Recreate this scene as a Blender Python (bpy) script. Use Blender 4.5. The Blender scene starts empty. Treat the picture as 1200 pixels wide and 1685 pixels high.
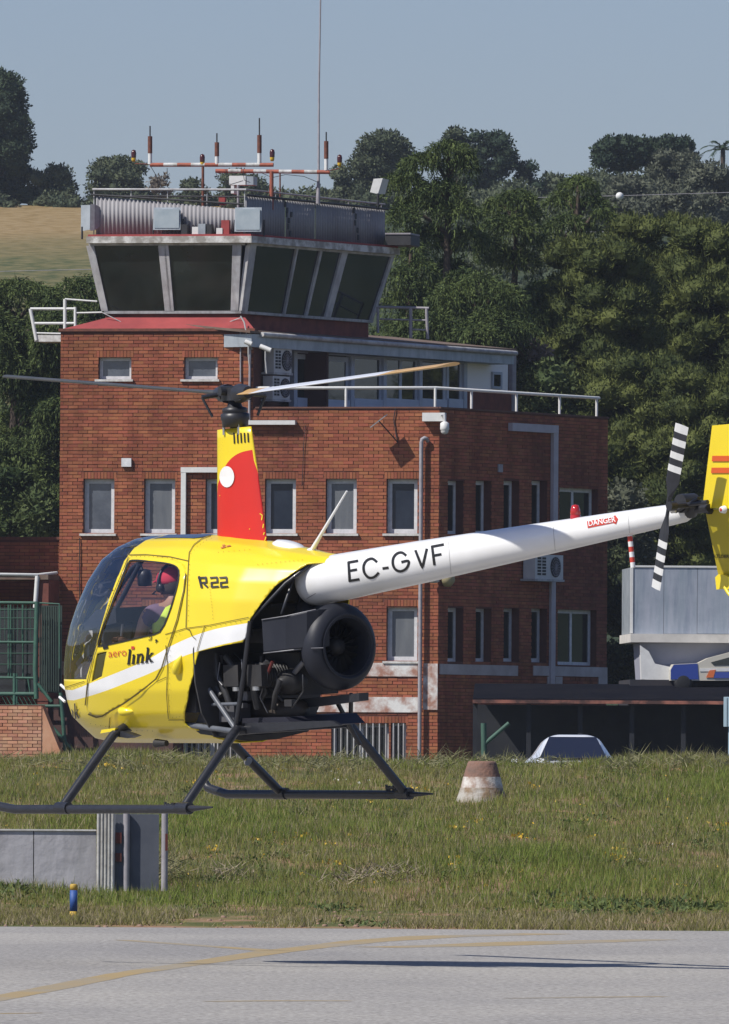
import bpy, bmesh, math, random
import numpy as np
from mathutils import Vector, Matrix, noise
from mathutils.bvhtree import BVHTree
random.seed(7); rng = np.random.default_rng(7)
sc = bpy.context.scene
col = sc.collection
R = math.radians

# ------------------------------------------------------------------ camera
F = 20000.0                                   # focal length in photo pixels (1200 wide)
CAM = Vector((0.0, 0.0, 1.2))
PITCH = math.atan((1290 - 842.5) / F)
ROLL = R(0.35)
cam_d = bpy.data.cameras.new('camera')
cam_d.sensor_fit = 'HORIZONTAL'; cam_d.sensor_width = 36; cam_d.lens = F / 1200 * 36
cam_d.clip_start = 1; cam_d.clip_end = 12000
cam = bpy.data.objects.new('camera', cam_d); col.objects.link(cam)
CR = Matrix.Rotation(math.pi/2 + PITCH, 3, 'X') @ Matrix.Rotation(ROLL, 3, 'Z')
cam.matrix_world = Matrix.Translation(CAM) @ CR.to_4x4()
sc.camera = cam

# ------------------------------------------------------------------ light
A_F = R(12)                                   # plan angle of the tower's front
UF = Vector((math.cos(A_F), -math.sin(A_F), 0)); NF = Vector((-math.sin(A_F), -math.cos(A_F), 0))
SUN = (UF*0.45 - NF*0.42 + Vector((0, 0, -0.68))).normalized()     # direction the light travels
sun_d = bpy.data.lights.new('sun', 'SUN'); sun_d.energy = 4.3; sun_d.angle = R(0.5); sun_d.color = (1.0, 0.955, 0.89)
sun = bpy.data.objects.new('sun', sun_d); col.objects.link(sun)
sun.rotation_mode = 'QUATERNION'; sun.rotation_quaternion = SUN.to_track_quat('-Z', 'Y')
w = bpy.data.worlds.new('World'); sc.world = w; w.use_nodes = True
wn = w.node_tree; wn.nodes.clear()
sky = wn.nodes.new('ShaderNodeTexSky'); sky.sky_type = 'NISHITA'; sky.sun_disc = False
to_sun = -SUN
sky.sun_elevation = math.asin(to_sun.z); sky.sun_rotation = math.atan2(to_sun.x, to_sun.y)
sky.altitude = 0; sky.air_density = 1.0; sky.dust_density = 0.6; sky.ozone_density = 2.5
tint = wn.nodes.new('ShaderNodeMix'); tint.data_type = 'RGBA'; tint.blend_type = 'MULTIPLY'
tint.inputs[0].default_value = 1.0; tint.inputs[7].default_value = (0.635, 0.65, 0.82, 1)
bg = wn.nodes.new('ShaderNodeBackground'); bg.inputs['Strength'].default_value = 0.095
wo = wn.nodes.new('ShaderNodeOutputWorld')
wn.links.new(sky.outputs[0], tint.inputs[6]); wn.links.new(tint.outputs[2], bg.inputs['Color']); wn.links.new(bg.outputs[0], wo.inputs['Surface'])
sc.view_settings.view_transform = 'Standard'; sc.view_settings.look = 'None'
sc.view_settings.exposure = 0.22; sc.view_settings.gamma = 1.0; sc.view_settings.use_curve_mapping = False
sc.cycles.max_bounces = 6; sc.cycles.transparent_max_bounces = 12; sc.cycles.volume_bounces = 0

# ------------------------------------------------------------------ pixel rays
def ray(px, py):
    return (CR @ Vector(((px-600)/F, (842.5-py)/F, -1))).normalized()
def P(px, py, Y):
    d = ray(px, py); return CAM + d*(Y/d.y)
def Pz(px, py, z):
    d = ray(px, py); return CAM + d*((z-CAM.z)/d.z)
def Ppl(px, py, o, n):
    d = ray(px, py); return CAM + d*((o-CAM).dot(n)/d.dot(n))

class Frame:
    """an upright plane: o origin (z=0), u along it, n out of it"""
    def __init__(s, o, u):
        s.o = Vector((o[0], o[1], 0)); s.u = Vector((u[0], u[1], 0)).normalized(); s.n = Vector((s.u.y, -s.u.x, 0))
    def pt(s, a, z, d=0.0):
        return s.o + s.u*a + s.n*d + Vector((0, 0, z))
    def px(s, x, y, d=0.0):
        p = Ppl(x, y, s.o + s.n*d, s.n); return (p-s.o).dot(s.u), p.z
    def rect(s, x0, y0, x1, y1, d=0.0):
        xm, ym = (x0+x1)/2, (y0+y1)/2
        return s.px(x0, ym, d)[0], s.px(x1, ym, d)[0], s.px(xm, y1, d)[1], s.px(xm, y0, d)[1]
    def back(s, d):
        return Frame(s.o - s.n*d, s.u)

# ------------------------------------------------------------------ materials
def mat(name, c1, c2=None, scale=5.0, rough=0.7, metal=0.0, bump=0.0, bscale=None, c3=None, island=0.0, stretch=None, spec=0.5, coat=0.0, contrast=0.5, detail=6.0):
    m = bpy.data.materials.new(name); m.use_nodes = True
    nt = m.node_tree; N = nt.nodes; L = nt.links
    b = N['Principled BSDF']
    b.inputs['Roughness'].default_value = rough; b.inputs['Metallic'].default_value = metal
    b.inputs['Specular IOR Level'].default_value = spec; b.inputs['Coat Weight'].default_value = coat
    b.inputs['Coat Roughness'].default_value = 0.08
    b.inputs['Base Color'].default_value = (*c1, 1)
    tc = N.new('ShaderNodeTexCoord'); vec = tc.outputs['Object']
    if stretch:
        mp = N.new('ShaderNodeMapping'); mp.inputs['Scale'].default_value = stretch
        L.new(vec, mp.inputs['Vector']); vec = mp.outputs[0]
    out = None
    if c2:
        n = N.new('ShaderNodeTexNoise'); n.inputs['Scale'].default_value = scale; n.inputs['Detail'].default_value = detail
        n.inputs['Roughness'].default_value = 0.6
        L.new(vec, n.inputs['Vector'])
        r = N.new('ShaderNodeValToRGB'); e = r.color_ramp.elements
        e[0].position = 0.5-0.25*(1-contrast)-0.05; e[1].position = 0.5+0.25*(1-contrast)+0.05
        e[0].color = (*c1, 1); e[1].color = (*c2, 1)
        L.new(n.outputs['Fac'], r.inputs['Fac']); out = r.outputs['Color']
        if c3:
            n2 = N.new('ShaderNodeTexNoise'); n2.inputs['Scale'].default_value = scale*0.23; n2.inputs['Detail'].default_value = 4
            L.new(vec, n2.inputs['Vector'])
            r2 = N.new('ShaderNodeValToRGB'); r2.color_ramp.elements[0].position = 0.5; r2.color_ramp.elements[1].position = 0.66
            L.new(n2.outputs['Fac'], r2.inputs['Fac'])
            mx = N.new('ShaderNodeMix'); mx.data_type = 'RGBA'; mx.inputs[7].default_value = (*c3, 1)
            L.new(r2.outputs['Color'], mx.inputs[0]); L.new(out, mx.inputs[6]); out = mx.outputs[2]
    if island > 0:
        g = N.new('ShaderNodeNewGeometry'); oi = N.new('ShaderNodeObjectInfo')
        ad = N.new('ShaderNodeMath'); ad.operation = 'ADD'; L.new(g.outputs['Random Per Island'], ad.inputs[0]); L.new(oi.outputs['Random'], ad.inputs[1])
        fr = N.new('ShaderNodeMath'); fr.operation = 'FRACT'; L.new(ad.outputs[0], fr.inputs[0])
        mr = N.new('ShaderNodeMapRange'); mr.inputs['To Min'].default_value = 1-island; mr.inputs['To Max'].default_value = 1+island
        L.new(fr.outputs[0], mr.inputs['Value'])
        hs = N.new('ShaderNodeHueSaturation'); L.new(mr.outputs[0], hs.inputs['Value'])
        mh = N.new('ShaderNodeMapRange'); mh.inputs['To Min'].default_value = 0.5-0.03*island; mh.inputs['To Max'].default_value = 0.5+0.06*island
        f2 = N.new('ShaderNodeMath'); f2.operation = 'MULTIPLY'; f2.inputs[1].default_value = 7.31; L.new(fr.outputs[0], f2.inputs[0])
        f3 = N.new('ShaderNodeMath'); f3.operation = 'FRACT'; L.new(f2.outputs[0], f3.inputs[0]); L.new(f3.outputs[0], mh.inputs['Value'])
        L.new(mh.outputs[0], hs.inputs['Hue'])
        if out: L.new(out, hs.inputs['Color'])
        else: hs.inputs['Color'].default_value = (*c1, 1)
        out = hs.outputs['Color']
    if out: L.new(out, b.inputs['Base Color'])
    if bump > 0:
        n3 = N.new('ShaderNodeTexNoise'); n3.inputs['Scale'].default_value = bscale or scale*4; n3.inputs['Detail'].default_value = 5
        L.new(vec, n3.inputs['Vector'])
        bp = N.new('ShaderNodeBump'); bp.inputs['Strength'].default_value = min(1, bump); bp.inputs['Distance'].default_value = 0.02
        L.new(n3.outputs['Fac'], bp.inputs['Height']); L.new(bp.outputs[0], b.inputs['Normal'])
    return m

def glass_mat(name, tint=(0.8, 0.85, 0.9), rough=0.02, base=0.06, refl=1.0):
    m = bpy.data.materials.new(name); m.use_nodes = True
    nt = m.node_tree; N = nt.nodes; L = nt.links; N.clear()
    t = N.new('ShaderNodeBsdfTransparent'); t.inputs[0].default_value = (*tint, 1)
    g = N.new('ShaderNodeBsdfGlossy'); g.inputs['Roughness'].default_value = rough; g.inputs[0].default_value = (refl, refl, refl, 1)
    lw = N.new('ShaderNodeFresnel'); lw.inputs[0].default_value = 1.5
    ad = N.new('ShaderNodeMath'); ad.operation = 'ADD'; ad.use_clamp = True; ad.inputs[1].default_value = base
    mx = N.new('ShaderNodeMixShader'); o = N.new('ShaderNodeOutputMaterial')
    L.new(lw.outputs[0], ad.inputs[0]); L.new(ad.outputs[0], mx.inputs[0]); L.new(t.outputs[0], mx.inputs[1]); L.new(g.outputs[0], mx.inputs[2]); L.new(mx.outputs[0], o.inputs['Surface'])
    return m

def leaf_mat(name, c1, c2, scale=0.6, transl=0.10):
    """foliage: clump colour from world-size noise plus a little light through the leaf"""
    m = bpy.data.materials.new(name); m.use_nodes = True
    nt = m.node_tree; N = nt.nodes; L = nt.links; b = N['Principled BSDF']; o = N['Material Output']
    tc = N.new('ShaderNodeTexCoord'); n = N.new('ShaderNodeTexNoise'); n.inputs['Scale'].default_value = scale; n.inputs['Detail'].default_value = 3
    L.new(tc.outputs['Object'], n.inputs['Vector'])
    g = N.new('ShaderNodeNewGeometry')
    ad = N.new('ShaderNodeMath'); ad.operation = 'MULTIPLY_ADD'; ad.inputs[1].default_value = 0.5; L.new(g.outputs['Random Per Island'], ad.inputs[0]); 
    sb = N.new('ShaderNodeMath'); sb.operation = 'SUBTRACT'; sb.inputs[1].default_value = 0.25; L.new(n.outputs['Fac'], sb.inputs[0]); L.new(sb.outputs[0], ad.inputs[2])
    r = N.new('ShaderNodeValToRGB'); e = r.color_ramp.elements; e[0].position = 0.25; e[1].position = 0.75; e[0].color = (*c1, 1); e[1].color = (*c2, 1)
    L.new(ad.outputs[0], r.inputs['Fac']); L.new(r.outputs[0], b.inputs['Base Color'])
    b.inputs['Roughness'].default_value = 0.75; b.inputs['Specular IOR Level'].default_value = 0.2
    t = N.new('ShaderNodeBsdfTranslucent'); L.new(r.outputs[0], t.inputs[0])
    mx = N.new('ShaderNodeMixShader'); mx.inputs[0].default_value = transl
    L.new(b.outputs[0], mx.inputs[1]); L.new(t.outputs[0], mx.inputs[2]); L.new(mx.outputs[0], o.inputs['Surface'])
    return m

M = {}
M['brick'] = mat('brick', (0.36, 0.122, 0.064), (0.285, 0.092, 0.051), scale=0.5, rough=0.9, island=0.20, c3=(0.20, 0.068, 0.045), spec=0.2)
M['mortar'] = mat('mortar', (0.15, 0.065, 0.050), (0.11, 0.048, 0.038), scale=6, rough=0.95, spec=0.1)
M['brick_wash'] = mat('brick_wash', (0.40, 0.16, 0.09), (0.52, 0.30, 0.20), scale=1.6, rough=0.9, island=0.2, spec=0.2)
M['white'] = mat('white_paint', (0.72, 0.72, 0.70), (0.60, 0.60, 0.58), scale=8, rough=0.55, contrast=0.2)
M['frame'] = mat('window_frame', (0.72, 0.72, 0.73), (0.56, 0.57, 0.58), scale=10, rough=0.6)
M['cabframe'] = mat('cab_frame', (0.52, 0.52, 0.52), (0.40, 0.38, 0.38), scale=6, rough=0.7, c3=(0.58, 0.58, 0.56))
M['peel'] = mat('peeling_white_paint', (0.66, 0.65, 0.62), (0.30, 0.28, 0.25), scale=3.2, rough=0.85, contrast=0.85, bump=0.4, bscale=20)
M['sill'] = mat('sill', (0.66, 0.65, 0.62), (0.45, 0.43, 0.40), scale=9, rough=0.8, contrast=0.6)
M['pane'] = mat('pane', (0.05, 0.06, 0.08), (0.12, 0.135, 0.16), scale=1.6, rough=0.10, spec=0.8, bump=.08, bscale=1.5)
M['pane_dark'] = mat('dark_pane', (0.004, 0.006, 0.007), (0.030, 0.038, 0.036), scale=0.7, rough=0.04, spec=0.75, bump=.10, bscale=1.1)  # pale greenish mottling stands in for faint reflections in the glass
M['red_flash'] = mat('red_flashing', (0.36, 0.06, 0.055), (0.25, 0.04, 0.04), scale=2, rough=0.8)
M['roof_felt'] = mat('roof_felt', (0.12, 0.07, 0.05), (0.18, 0.14, 0.11), scale=2, rough=0.9)
M['corr'] = mat('corrugated_sheet', (0.34, 0.335, 0.345), (0.25, 0.24, 0.25), scale=1.5, rough=0.85, stretch=(1, 1, 0.4), spec=.2)
M['galv'] = mat('galvanised', (0.46, 0.50, 0.53), (0.34, 0.38, 0.41), scale=3, rough=0.5, metal=0.3)
M['dark'] = mat('dark_steel', (0.03, 0.03, 0.034), (0.02, 0.02, 0.022), scale=6, rough=0.6)
M['rust'] = mat('rust', (0.20, 0.07, 0.04), (0.10, 0.04, 0.03), scale=9, rough=0.9)
M['redpaint'] = mat('red_paint', (0.42, 0.11, 0.06), (0.22, 0.07, 0.045), scale=7, rough=0.7)
M['pipe_grey'] = mat('grey_pipe', (0.34, 0.33, 0.35), (0.26, 0.24, 0.26), scale=9, rough=0.7)
M['shedpanel'] = mat('shed_panel', (0.50, 0.56, 0.66), (0.42, 0.48, 0.58), scale=2, rough=0.6)
M['shedframe'] = mat('shed_frame', (0.46, 0.52, 0.60), (0.38, 0.43, 0.50), scale=4, rough=0.6)  # bluish shade on the terrace side is mixed into this frame colour
M['acbody'] = mat('ac_casing', (0.60, 0.60, 0.58), (0.50, 0.50, 0.50), scale=4, rough=0.5)
M['yellowlamp'] = mat('yellow_lamp_base', (0.65, 0.42, 0.03), rough=0.5)
M['green_steel'] = mat('green_steel', (0.045, 0.13, 0.085), (0.03, 0.085, 0.06), scale=6, rough=0.6)
M['green_dark'] = mat('dark_green_slats', (0.018, 0.035, 0.028), (0.03, 0.05, 0.04), scale=6, rough=0.7)
M['asphalt'] = None
M['concrete'] = mat('concrete', (0.50, 0.49, 0.51), (0.37, 0.36, 0.38), scale=2.5, rough=0.9, bump=0.4, c3=(0.22, 0.21, 0.20))
M['white_wash'] = mat('worn_whitewash', (0.62, 0.62, 0.60), (0.42, 0.41, 0.39), scale=5, rough=0.85, contrast=0.7, bump=0.3)
M['black'] = mat('black', (0.012, 0.012, 0.013), rough=0.6)

def streak(m, dark=(0.62, 0.60, 0.60), scale=(2.2, 2.2, 0.22), lo=.46, hi=.72, patch=True):
    """rain streaks and old soot on a wall: multiplies the base colour"""
    nt = m.node_tree; N = nt.nodes; L = nt.links; b = N['Principled BSDF']; src = b.inputs['Base Color'].links[0].from_socket
    tc = N.new('ShaderNodeTexCoord')
    for k, (sc_, l_, h_, d_) in enumerate(((scale, lo, hi, dark), ((.35, .35, .5), .48, .60, (.84, .86, .88)))[:2 if patch else 1]):
        mp = N.new('ShaderNodeMapping'); mp.inputs['Scale'].default_value = sc_; L.new(tc.outputs['Object'], mp.inputs['Vector'])
        n = N.new('ShaderNodeTexNoise'); n.inputs['Scale'].default_value = 1.0; n.inputs['Detail'].default_value = 7; n.inputs['Roughness'].default_value = .65; L.new(mp.outputs[0], n.inputs['Vector'])
        r = N.new('ShaderNodeValToRGB'); r.color_ramp.elements[0].position = l_; r.color_ramp.elements[1].position = h_; r.color_ramp.elements[0].color = (1, 1, 1, 1); r.color_ramp.elements[1].color = (*d_, 1)
        L.new(n.outputs['Fac'], r.inputs['Fac']); x = N.new('ShaderNodeMix'); x.data_type = 'RGBA'; x.blend_type = 'MULTIPLY'; x.inputs[0].default_value = 1
        L.new(src, x.inputs[6]); L.new(r.outputs[0], x.inputs[7]); src = x.outputs[2]
    L.new(src, b.inputs['Base Color'])
streak(M['brick']); streak(M['concrete'], dark=(.5, .5, .48), scale=(3, 3, .5), lo=.42); streak(M['cabframe'], dark=(.6, .58, .55), scale=(5, 5, .6)); streak(M['white_wash'], dark=(.6, .58, .54), scale=(6, 6, .6)); streak(M['galv'], dark=(.75, .75, .76), scale=(6, 6, .6))
# ------------------------------------------------------------------ mesh builder
class MB:
    def __init__(s): s.v = []; s.f = []; s.m = []; s.sm = []
    def add(s, vs, fs, mi=0, smooth=False):
        b = len(s.v); s.v.extend([tuple(v) for v in vs])
        for f in fs:
            s.f.append(tuple(b+i for i in f)); s.m.append(mi); s.sm.append(smooth)
    def hexa(s, p, mi=0):
        s.add(p, [(0, 3, 2, 1), (4, 5, 6, 7), (0, 1, 5, 4), (1, 2, 6, 5), (2, 3, 7, 6), (3, 0, 4, 7)], mi)
    def box(s, x0, x1, y0, y1, z0, z1, mi=0, m=None):
        p = [Vector(q) for q in ((x0, y0, z0), (x1, y0, z0), (x1, y1, z0), (x0, y1, z0), (x0, y0, z1), (x1, y0, z1), (x1, y1, z1), (x0, y1, z1))]
        if m: p = [m @ q for q in p]
        s.hexa(p, mi)
    def fbox(s, fr, a0, a1, z0, z1, d0, d1, mi=0):
        """box in a frame: d1 outermost"""
        p = [fr.pt(a0, z0, d1), fr.pt(a1, z0, d1), fr.pt(a1, z0, d0), fr.pt(a0, z0, d0), fr.pt(a0, z1, d1), fr.pt(a1, z1, d1), fr.pt(a1, z1, d0), fr.pt(a0, z1, d0)]
        s.hexa(p, mi)
    def quad(s, a, b, c, d, mi=0): s.add([a, b, c, d], [(0, 1, 2, 3)], mi)
    def tube(s, pts, r, n=10, mi=0, cap=True, smooth=True, flat=1.0):
        pts = [Vector(p) for p in pts]; rs = r if isinstance(r, (list, tuple)) else [r]*len(pts)
        rings = []; up = None
        for i, p in enumerate(pts):
            t = ((pts[min(i+1, len(pts)-1)] - pts[max(i-1, 0)])).normalized()
            if up is None:
                up = Vector((0, 0, 1)) if abs(t.z) < 0.9 else Vector((1, 0, 0))
            a = t.cross(up).normalized(); bb = a.cross(t).normalized(); up = bb
            rings.append([p + (a*math.cos(2*math.pi*k/n) + bb*flat*math.sin(2*math.pi*k/n))*rs[i] for k in range(n)])
        vs = [v for rg in rings for v in rg]; fs = []
        for i in range(len(pts)-1):
            for k in range(n):
                k2 = (k+1) % n
                fs.append((i*n+k, i*n+k2, (i+1)*n+k2, (i+1)*n+k))
        s.add(vs, fs, mi, smooth)
        if cap:
            s.add(rings[0], [tuple(range(n))[::-1]], mi); s.add(rings[-1], [tuple(range(n))], mi)
    def cyl(s, a, b, r, n=12, mi=0): s.tube([a, b], r, n, mi)
    def lathe(s, o, ax, prof, n=20, mi=0, smooth=True):
        """prof: (radius, distance along ax)"""
        ax = Vector(ax).normalized(); u = ax.orthogonal().normalized(); w_ = ax.cross(u)
        o = Vector(o); vs = []; fs = []
        for (r, h) in prof:
            for k in range(n):
                t = 2*math.pi*k/n; vs.append(o + ax*h + (u*math.cos(t) + w_*math.sin(t))*r)
        for i in range(len(prof)-1):
            for k in range(n):
                k2 = (k+1) % n; fs.append((i*n+k, i*n+k2, (i+1)*n+k2, (i+1)*n+k))
        s.add(vs, fs, mi, smooth)
    def prism(s, poly, off, mi=0):
        """flat polygon extruded by vector off"""
        poly = [Vector(p) for p in poly]; off = Vector(off); n = len(poly)
        s.add(poly + [p+off for p in poly], [tuple(range(n))[::-1], tuple(range(n, 2*n))] + [(i, (i+1) % n, n+(i+1) % n, n+i) for i in range(n)], mi)
    def build(s, name, mats, parent=None, **kw):
        me = bpy.data.meshes.new(name)
        vs = s.v
        if parent is not None and not kw.pop('local', False):
            inv = parent.matrix_basis.inverted()
            if parent.parent: inv = (parent.parent.matrix_basis @ parent.matrix_basis).inverted()
            vs = [tuple(inv @ Vector(v)) for v in vs]
        kw.pop('local', None)
        me.from_pydata(vs, [], s.f)
        for m_ in (mats if isinstance(mats, (list, tuple)) else [mats]): me.materials.append(m_)
        me.polygons.foreach_set('material_index', s.m); me.polygons.foreach_set('use_smooth', s.sm)
        me.update()
        o = bpy.data.objects.new(name, me); col.objects.link(o)
        if parent is not None: o.parent = parent
        tag(o, **kw); return o

def np_mesh(name, V, T, mats, parent=None, smooth=False, midx=None, nside=3, **kw):
    """fast mesh from numpy arrays: V (n,3), T (m,nside)"""
    me = bpy.data.meshes.new(name); V = np.asarray(V, np.float32); T = np.asarray(T, np.int32)
    if parent is not None:
        inv = np.array(parent.matrix_basis.inverted()); V = V @ inv[:3, :3].T + inv[:3, 3]
    me.vertices.add(len(V)); me.vertices.foreach_set('co', V.astype(np.float32).ravel())
    me.loops.add(T.size); me.loops.foreach_set('vertex_index', T.ravel())
    me.polygons.add(len(T)); me.polygons.foreach_set('loop_start', np.arange(0, T.size, nside, dtype=np.int32)); me.polygons.foreach_set('loop_total', np.full(len(T), nside, np.int32))
    for m_ in (mats if isinstance(mats, (list, tuple)) else [mats]): me.materials.append(m_)
    if midx is not None: me.polygons.foreach_set('material_index', midx)
    me.polygons.foreach_set('use_smooth', np.full(len(T), smooth))
    me.update(); me.validate()
    o = bpy.data.objects.new(name, me); col.objects.link(o)
    if parent is not None: o.parent = parent
    tag(o, **kw); return o

def tag(o, label=None, cat=None, group=None, kind=None):
    if label: o['label'] = label
    if cat: o['category'] = cat
    if group: o['group'] = group
    if kind: o['kind'] = kind
    return o
def thing(name, loc, label, cat, group=None, mw=None):
    o = bpy.data.objects.new(name, None); col.objects.link(o); o.empty_display_size = 0.2
    o.matrix_basis = mw if mw is not None else Matrix.Translation(Vector(loc))
    return tag(o, label, cat, group)
def copy_thing(o, mw, label=None):
    c = o.copy(); col.objects.link(c); c.matrix_basis = mw
    if label: c['label'] = label
    for ch in [x for x in col.objects if x.parent == o]:
        k = ch.copy(); col.objects.link(k); k.parent = c
        for g in [x for x in col.objects if x.parent == ch]:
            q = g.copy(); col.objects.link(q); q.parent = k
    return c

# ------------------------------------------------------------------ ground
def smooth01(t): t = np.clip(t, 0, 1); return t*t*(3-2*t)
BK = ([96, 100.2, 101, 103, 107, 112, 118, 124, 130, 134, 137, 141, 147, 155, 300], [0, 0, .03, .08, .21, .43, .72, 0.99, 1.24, 1.38, 1.42, 1.34, 1.0, .6, .6])
def edge_y(X): return 100.9 - 0.004*X*10 + 0.10*math.sin(X*1.9) + 0.05*math.sin(X*5.3+1)
def ground_z(X, Y):
    """height of the land at X, Y (numpy arrays or floats)"""
    X = np.asarray(X, float); Y = np.asarray(Y, float)
    side = smooth01((np.abs(X)-30)/60)
    z = np.interp(Y, BK[0], BK[1]) * (1-side)
    bump = 0.06*np.sin(X*0.9+Y*0.4)+0.05*np.sin(X*2.1-Y*0.7+2)
    z = z + bump*smooth01((Y-101.5)/10)*smooth01((160-Y)/20)*(1-side)
    # the hill behind: flatter left, higher right
    h = np.interp(Y, [300, 360, 450, 600, 720, 1200, 4000], [.6, 5, 17.6, 29.7, 30.6, 28, 20])
    hr = 1 + 0.03*smooth01((X-4)/8)*smooth01((Y-400)/200)
    z = z + np.where(Y > 300, (h-.6)*hr, 0)
    return z
def terrain():
    xs = np.unique(np.concatenate([np.linspace(-14, 14, 113), np.linspace(-60, 60, 41), np.linspace(-600, 600, 31), [-5000, -2500, 2500, 5000]]))
    ys = np.unique(np.concatenate([np.linspace(100, 160, 121), np.linspace(160, 1200, 105), [-5000, -1500, -300, 0, 40, 80, 95, 99, 2000, 4000]]))
    X, Y = np.meshgrid(xs, ys); Z = ground_z(X, Y)
    Z = np.where(Y < 100.2, -0.02, Z)
    V = np.stack([X.ravel(), Y.ravel(), Z.ravel()], 1); nx = len(xs)
    i, j = np.meshgrid(np.arange(nx-1), np.arange(len(ys)-1)); b = (j*nx+i).ravel()
    T = np.stack([b, b+1, b+nx+1, b+nx], 1)
    return np_mesh('ground', V, T, M_ground, nside=4, smooth=True, kind='structure', label='grassy ground rising in a bank behind the apron and a dry field on the hill')
def ground_material():
    m = bpy.data.materials.new('ground'); m.use_nodes = True; nt = m.node_tree; N = nt.nodes; L = nt.links; b = N['Principled BSDF']
    tc = N.new('ShaderNodeTexCoord'); sep = N.new('ShaderNodeSeparateXYZ'); L.new(tc.outputs['Object'], sep.inputs[0])
    def ramp(src, stops):
        r = N.new('ShaderNodeValToRGB'); e = r.color_ramp.elements
        while len(e) < len(stops): e.new(0.5)
        for k, (p, c) in enumerate(stops): e[k].position = p; e[k].color = (*c, 1)
        L.new(src, r.inputs['Fac']); return r.outputs['Color']
    def noi(scale, det=6, vec=None, st=None):
        n = N.new('ShaderNodeTexNoise'); n.inputs['Scale'].default_value = scale; n.inputs['Detail'].default_value = det
        v = tc.outputs['Object']
        if st:
            mp = N.new('ShaderNodeMapping'); mp.inputs['Scale'].default_value = st; L.new(v, mp.inputs['Vector']); v = mp.outputs[0]
        L.new(v, n.inputs['Vector']); return n.outputs['Fac']
    near = ramp(noi(1.3), [(0.38, (0.09, 0.10, 0.035)), (0.52, (0.15, 0.135, 0.055)), (0.62, (0.27, 0.17, 0.105))])
    dry = ramp(noi(1.6, 10, st=(1.0, 0.45, 3.0)), [(0.3, (0.20, 0.140, 0.060)), (0.5, (0.265, 0.19, 0.09)), (0.7, (0.31, 0.235, 0.13))])
    scr = ramp(noi(0.4, 6), [(0.35, (0.03, 0.045, 0.025)), (0.65, (0.06, 0.075, 0.04))])
    # dry field only on the left of the hill between 440 and 610 m
    def maprange(src, a, b_, c=0, d=1):
        mr = N.new('ShaderNodeMapRange'); mr.inputs['From Min'].default_value = a; mr.inputs['From Max'].default_value = b_; mr.inputs['To Min'].default_value = c; mr.inputs['To Max'].default_value = d
        mr.clamp = True; L.new(src, mr.inputs['Value']); return mr.outputs[0]
    def mix(f, a, b_):
        x = N.new('ShaderNodeMix'); x.data_type = 'RGBA'; L.new(f, x.inputs[0]); L.new(a, x.inputs[6]); L.new(b_, x.inputs[7]); return x.outputs[2]
    far = maprange(sep.outputs['Y'], 150, 300)
    leftm = maprange(sep.outputs['X'], -5, -7)
    grn = ramp(noi(1.4, 9, st=(1.0, 0.4, 2.0)), [(0.35, (0.07, 0.085, 0.035)), (0.65, (0.17, 0.15, 0.07))])
    wob = N.new('ShaderNodeMath'); wob.operation = 'MULTIPLY_ADD'; wob.inputs[1].default_value = 50; L.new(noi(0.12, 4, st=(1, .3, 1)), wob.inputs[0]); L.new(sep.outputs['Y'], wob.inputs[2])
    dry = mix(maprange(wob.outputs[0], 552, 592), grn, dry)
    c = mix(leftm, scr, dry); c = mix(far, near, c)
    L.new(c, b.inputs['Base Color']); b.inputs['Roughness'].default_value = 0.95; b.inputs['Specular IOR Level'].default_value = 0.1
    bp = N.new('ShaderNodeBump'); bp.inputs['Strength'].default_value = 0.8; bp.inputs['Distance'].default_value = 0.05
    L.new(noi(6, 8), bp.inputs['Height']); L.new(bp.outputs[0], b.inputs['Normal'])
    return m
M_ground = ground_material()
terrain()

def asphalt_material():
    m = bpy.data.materials.new('asphalt'); m.use_nodes = True; nt = m.node_tree; N = nt.nodes; L = nt.links; b = N['Principled BSDF']
    tc = N.new('ShaderNodeTexCoord')
    def noi(scale, det, st=None):
        n = N.new('ShaderNodeTexNoise'); n.inputs['Scale'].default_value = scale; n.inputs['Detail'].default_value = det; n.inputs['Roughness'].default_value = 0.7
        v = tc.outputs['Object']
        if st:
            mp = N.new('ShaderNodeMapping'); mp.inputs['Scale'].default_value = st; L.new(v, mp.inputs['Vector']); v = mp.outputs[0]
        L.new(v, n.inputs['Vector']); return n.outputs['Fac']
    def ramp(src, stops):
        r = N.new('ShaderNodeValToRGB'); e = r.color_ramp.elements
        while len(e) < len(stops): e.new(0.5)
        for k, (p, c) in enumerate(stops): e[k].position = p; e[k].color = (*c, 1)
        L.new(src, r.inputs['Fac']); return r.outputs['Color']
    a = ramp(noi(26, 3, (1, 0.25, 1)), [(0.30, (0.225, 0.215, 0.200)), (0.5, (0.325, 0.312, 0.290)), (0.72, (0.44, 0.425, 0.395))])
    s = ramp(noi(0.55, 5, (0.45, 0.18, 1)), [(0.35, (0.80, 0.80, 0.82)), (0.65, (1.06, 1.05, 1.03))])
    x = N.new('ShaderNodeMix'); x.data_type = 'RGBA'; x.blend_type = 'MULTIPLY'; x.inputs[0].default_value = 1; L.new(a, x.inputs[6]); L.new(s, x.inputs[7])
    L.new(x.outputs[2], b.inputs['Base Color']); b.inputs['Roughness'].default_value = 0.9; b.inputs['Specular IOR Level'].default_value = 0.15
    bp = N.new('ShaderNodeBump'); bp.inputs['Strength'].default_value = 0.5; bp.inputs['Distance'].default_value = 0.004
    L.new(noi(60, 2), bp.inputs['Height']); L.new(bp.outputs[0], b.inputs['Normal'])
    return m
M['asphalt'] = asphalt_material()
mb = MB()
ex = [-3000, -200, -40] + list(np.linspace(-12, 12, 161)) + [40, 200, 3000]
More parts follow.
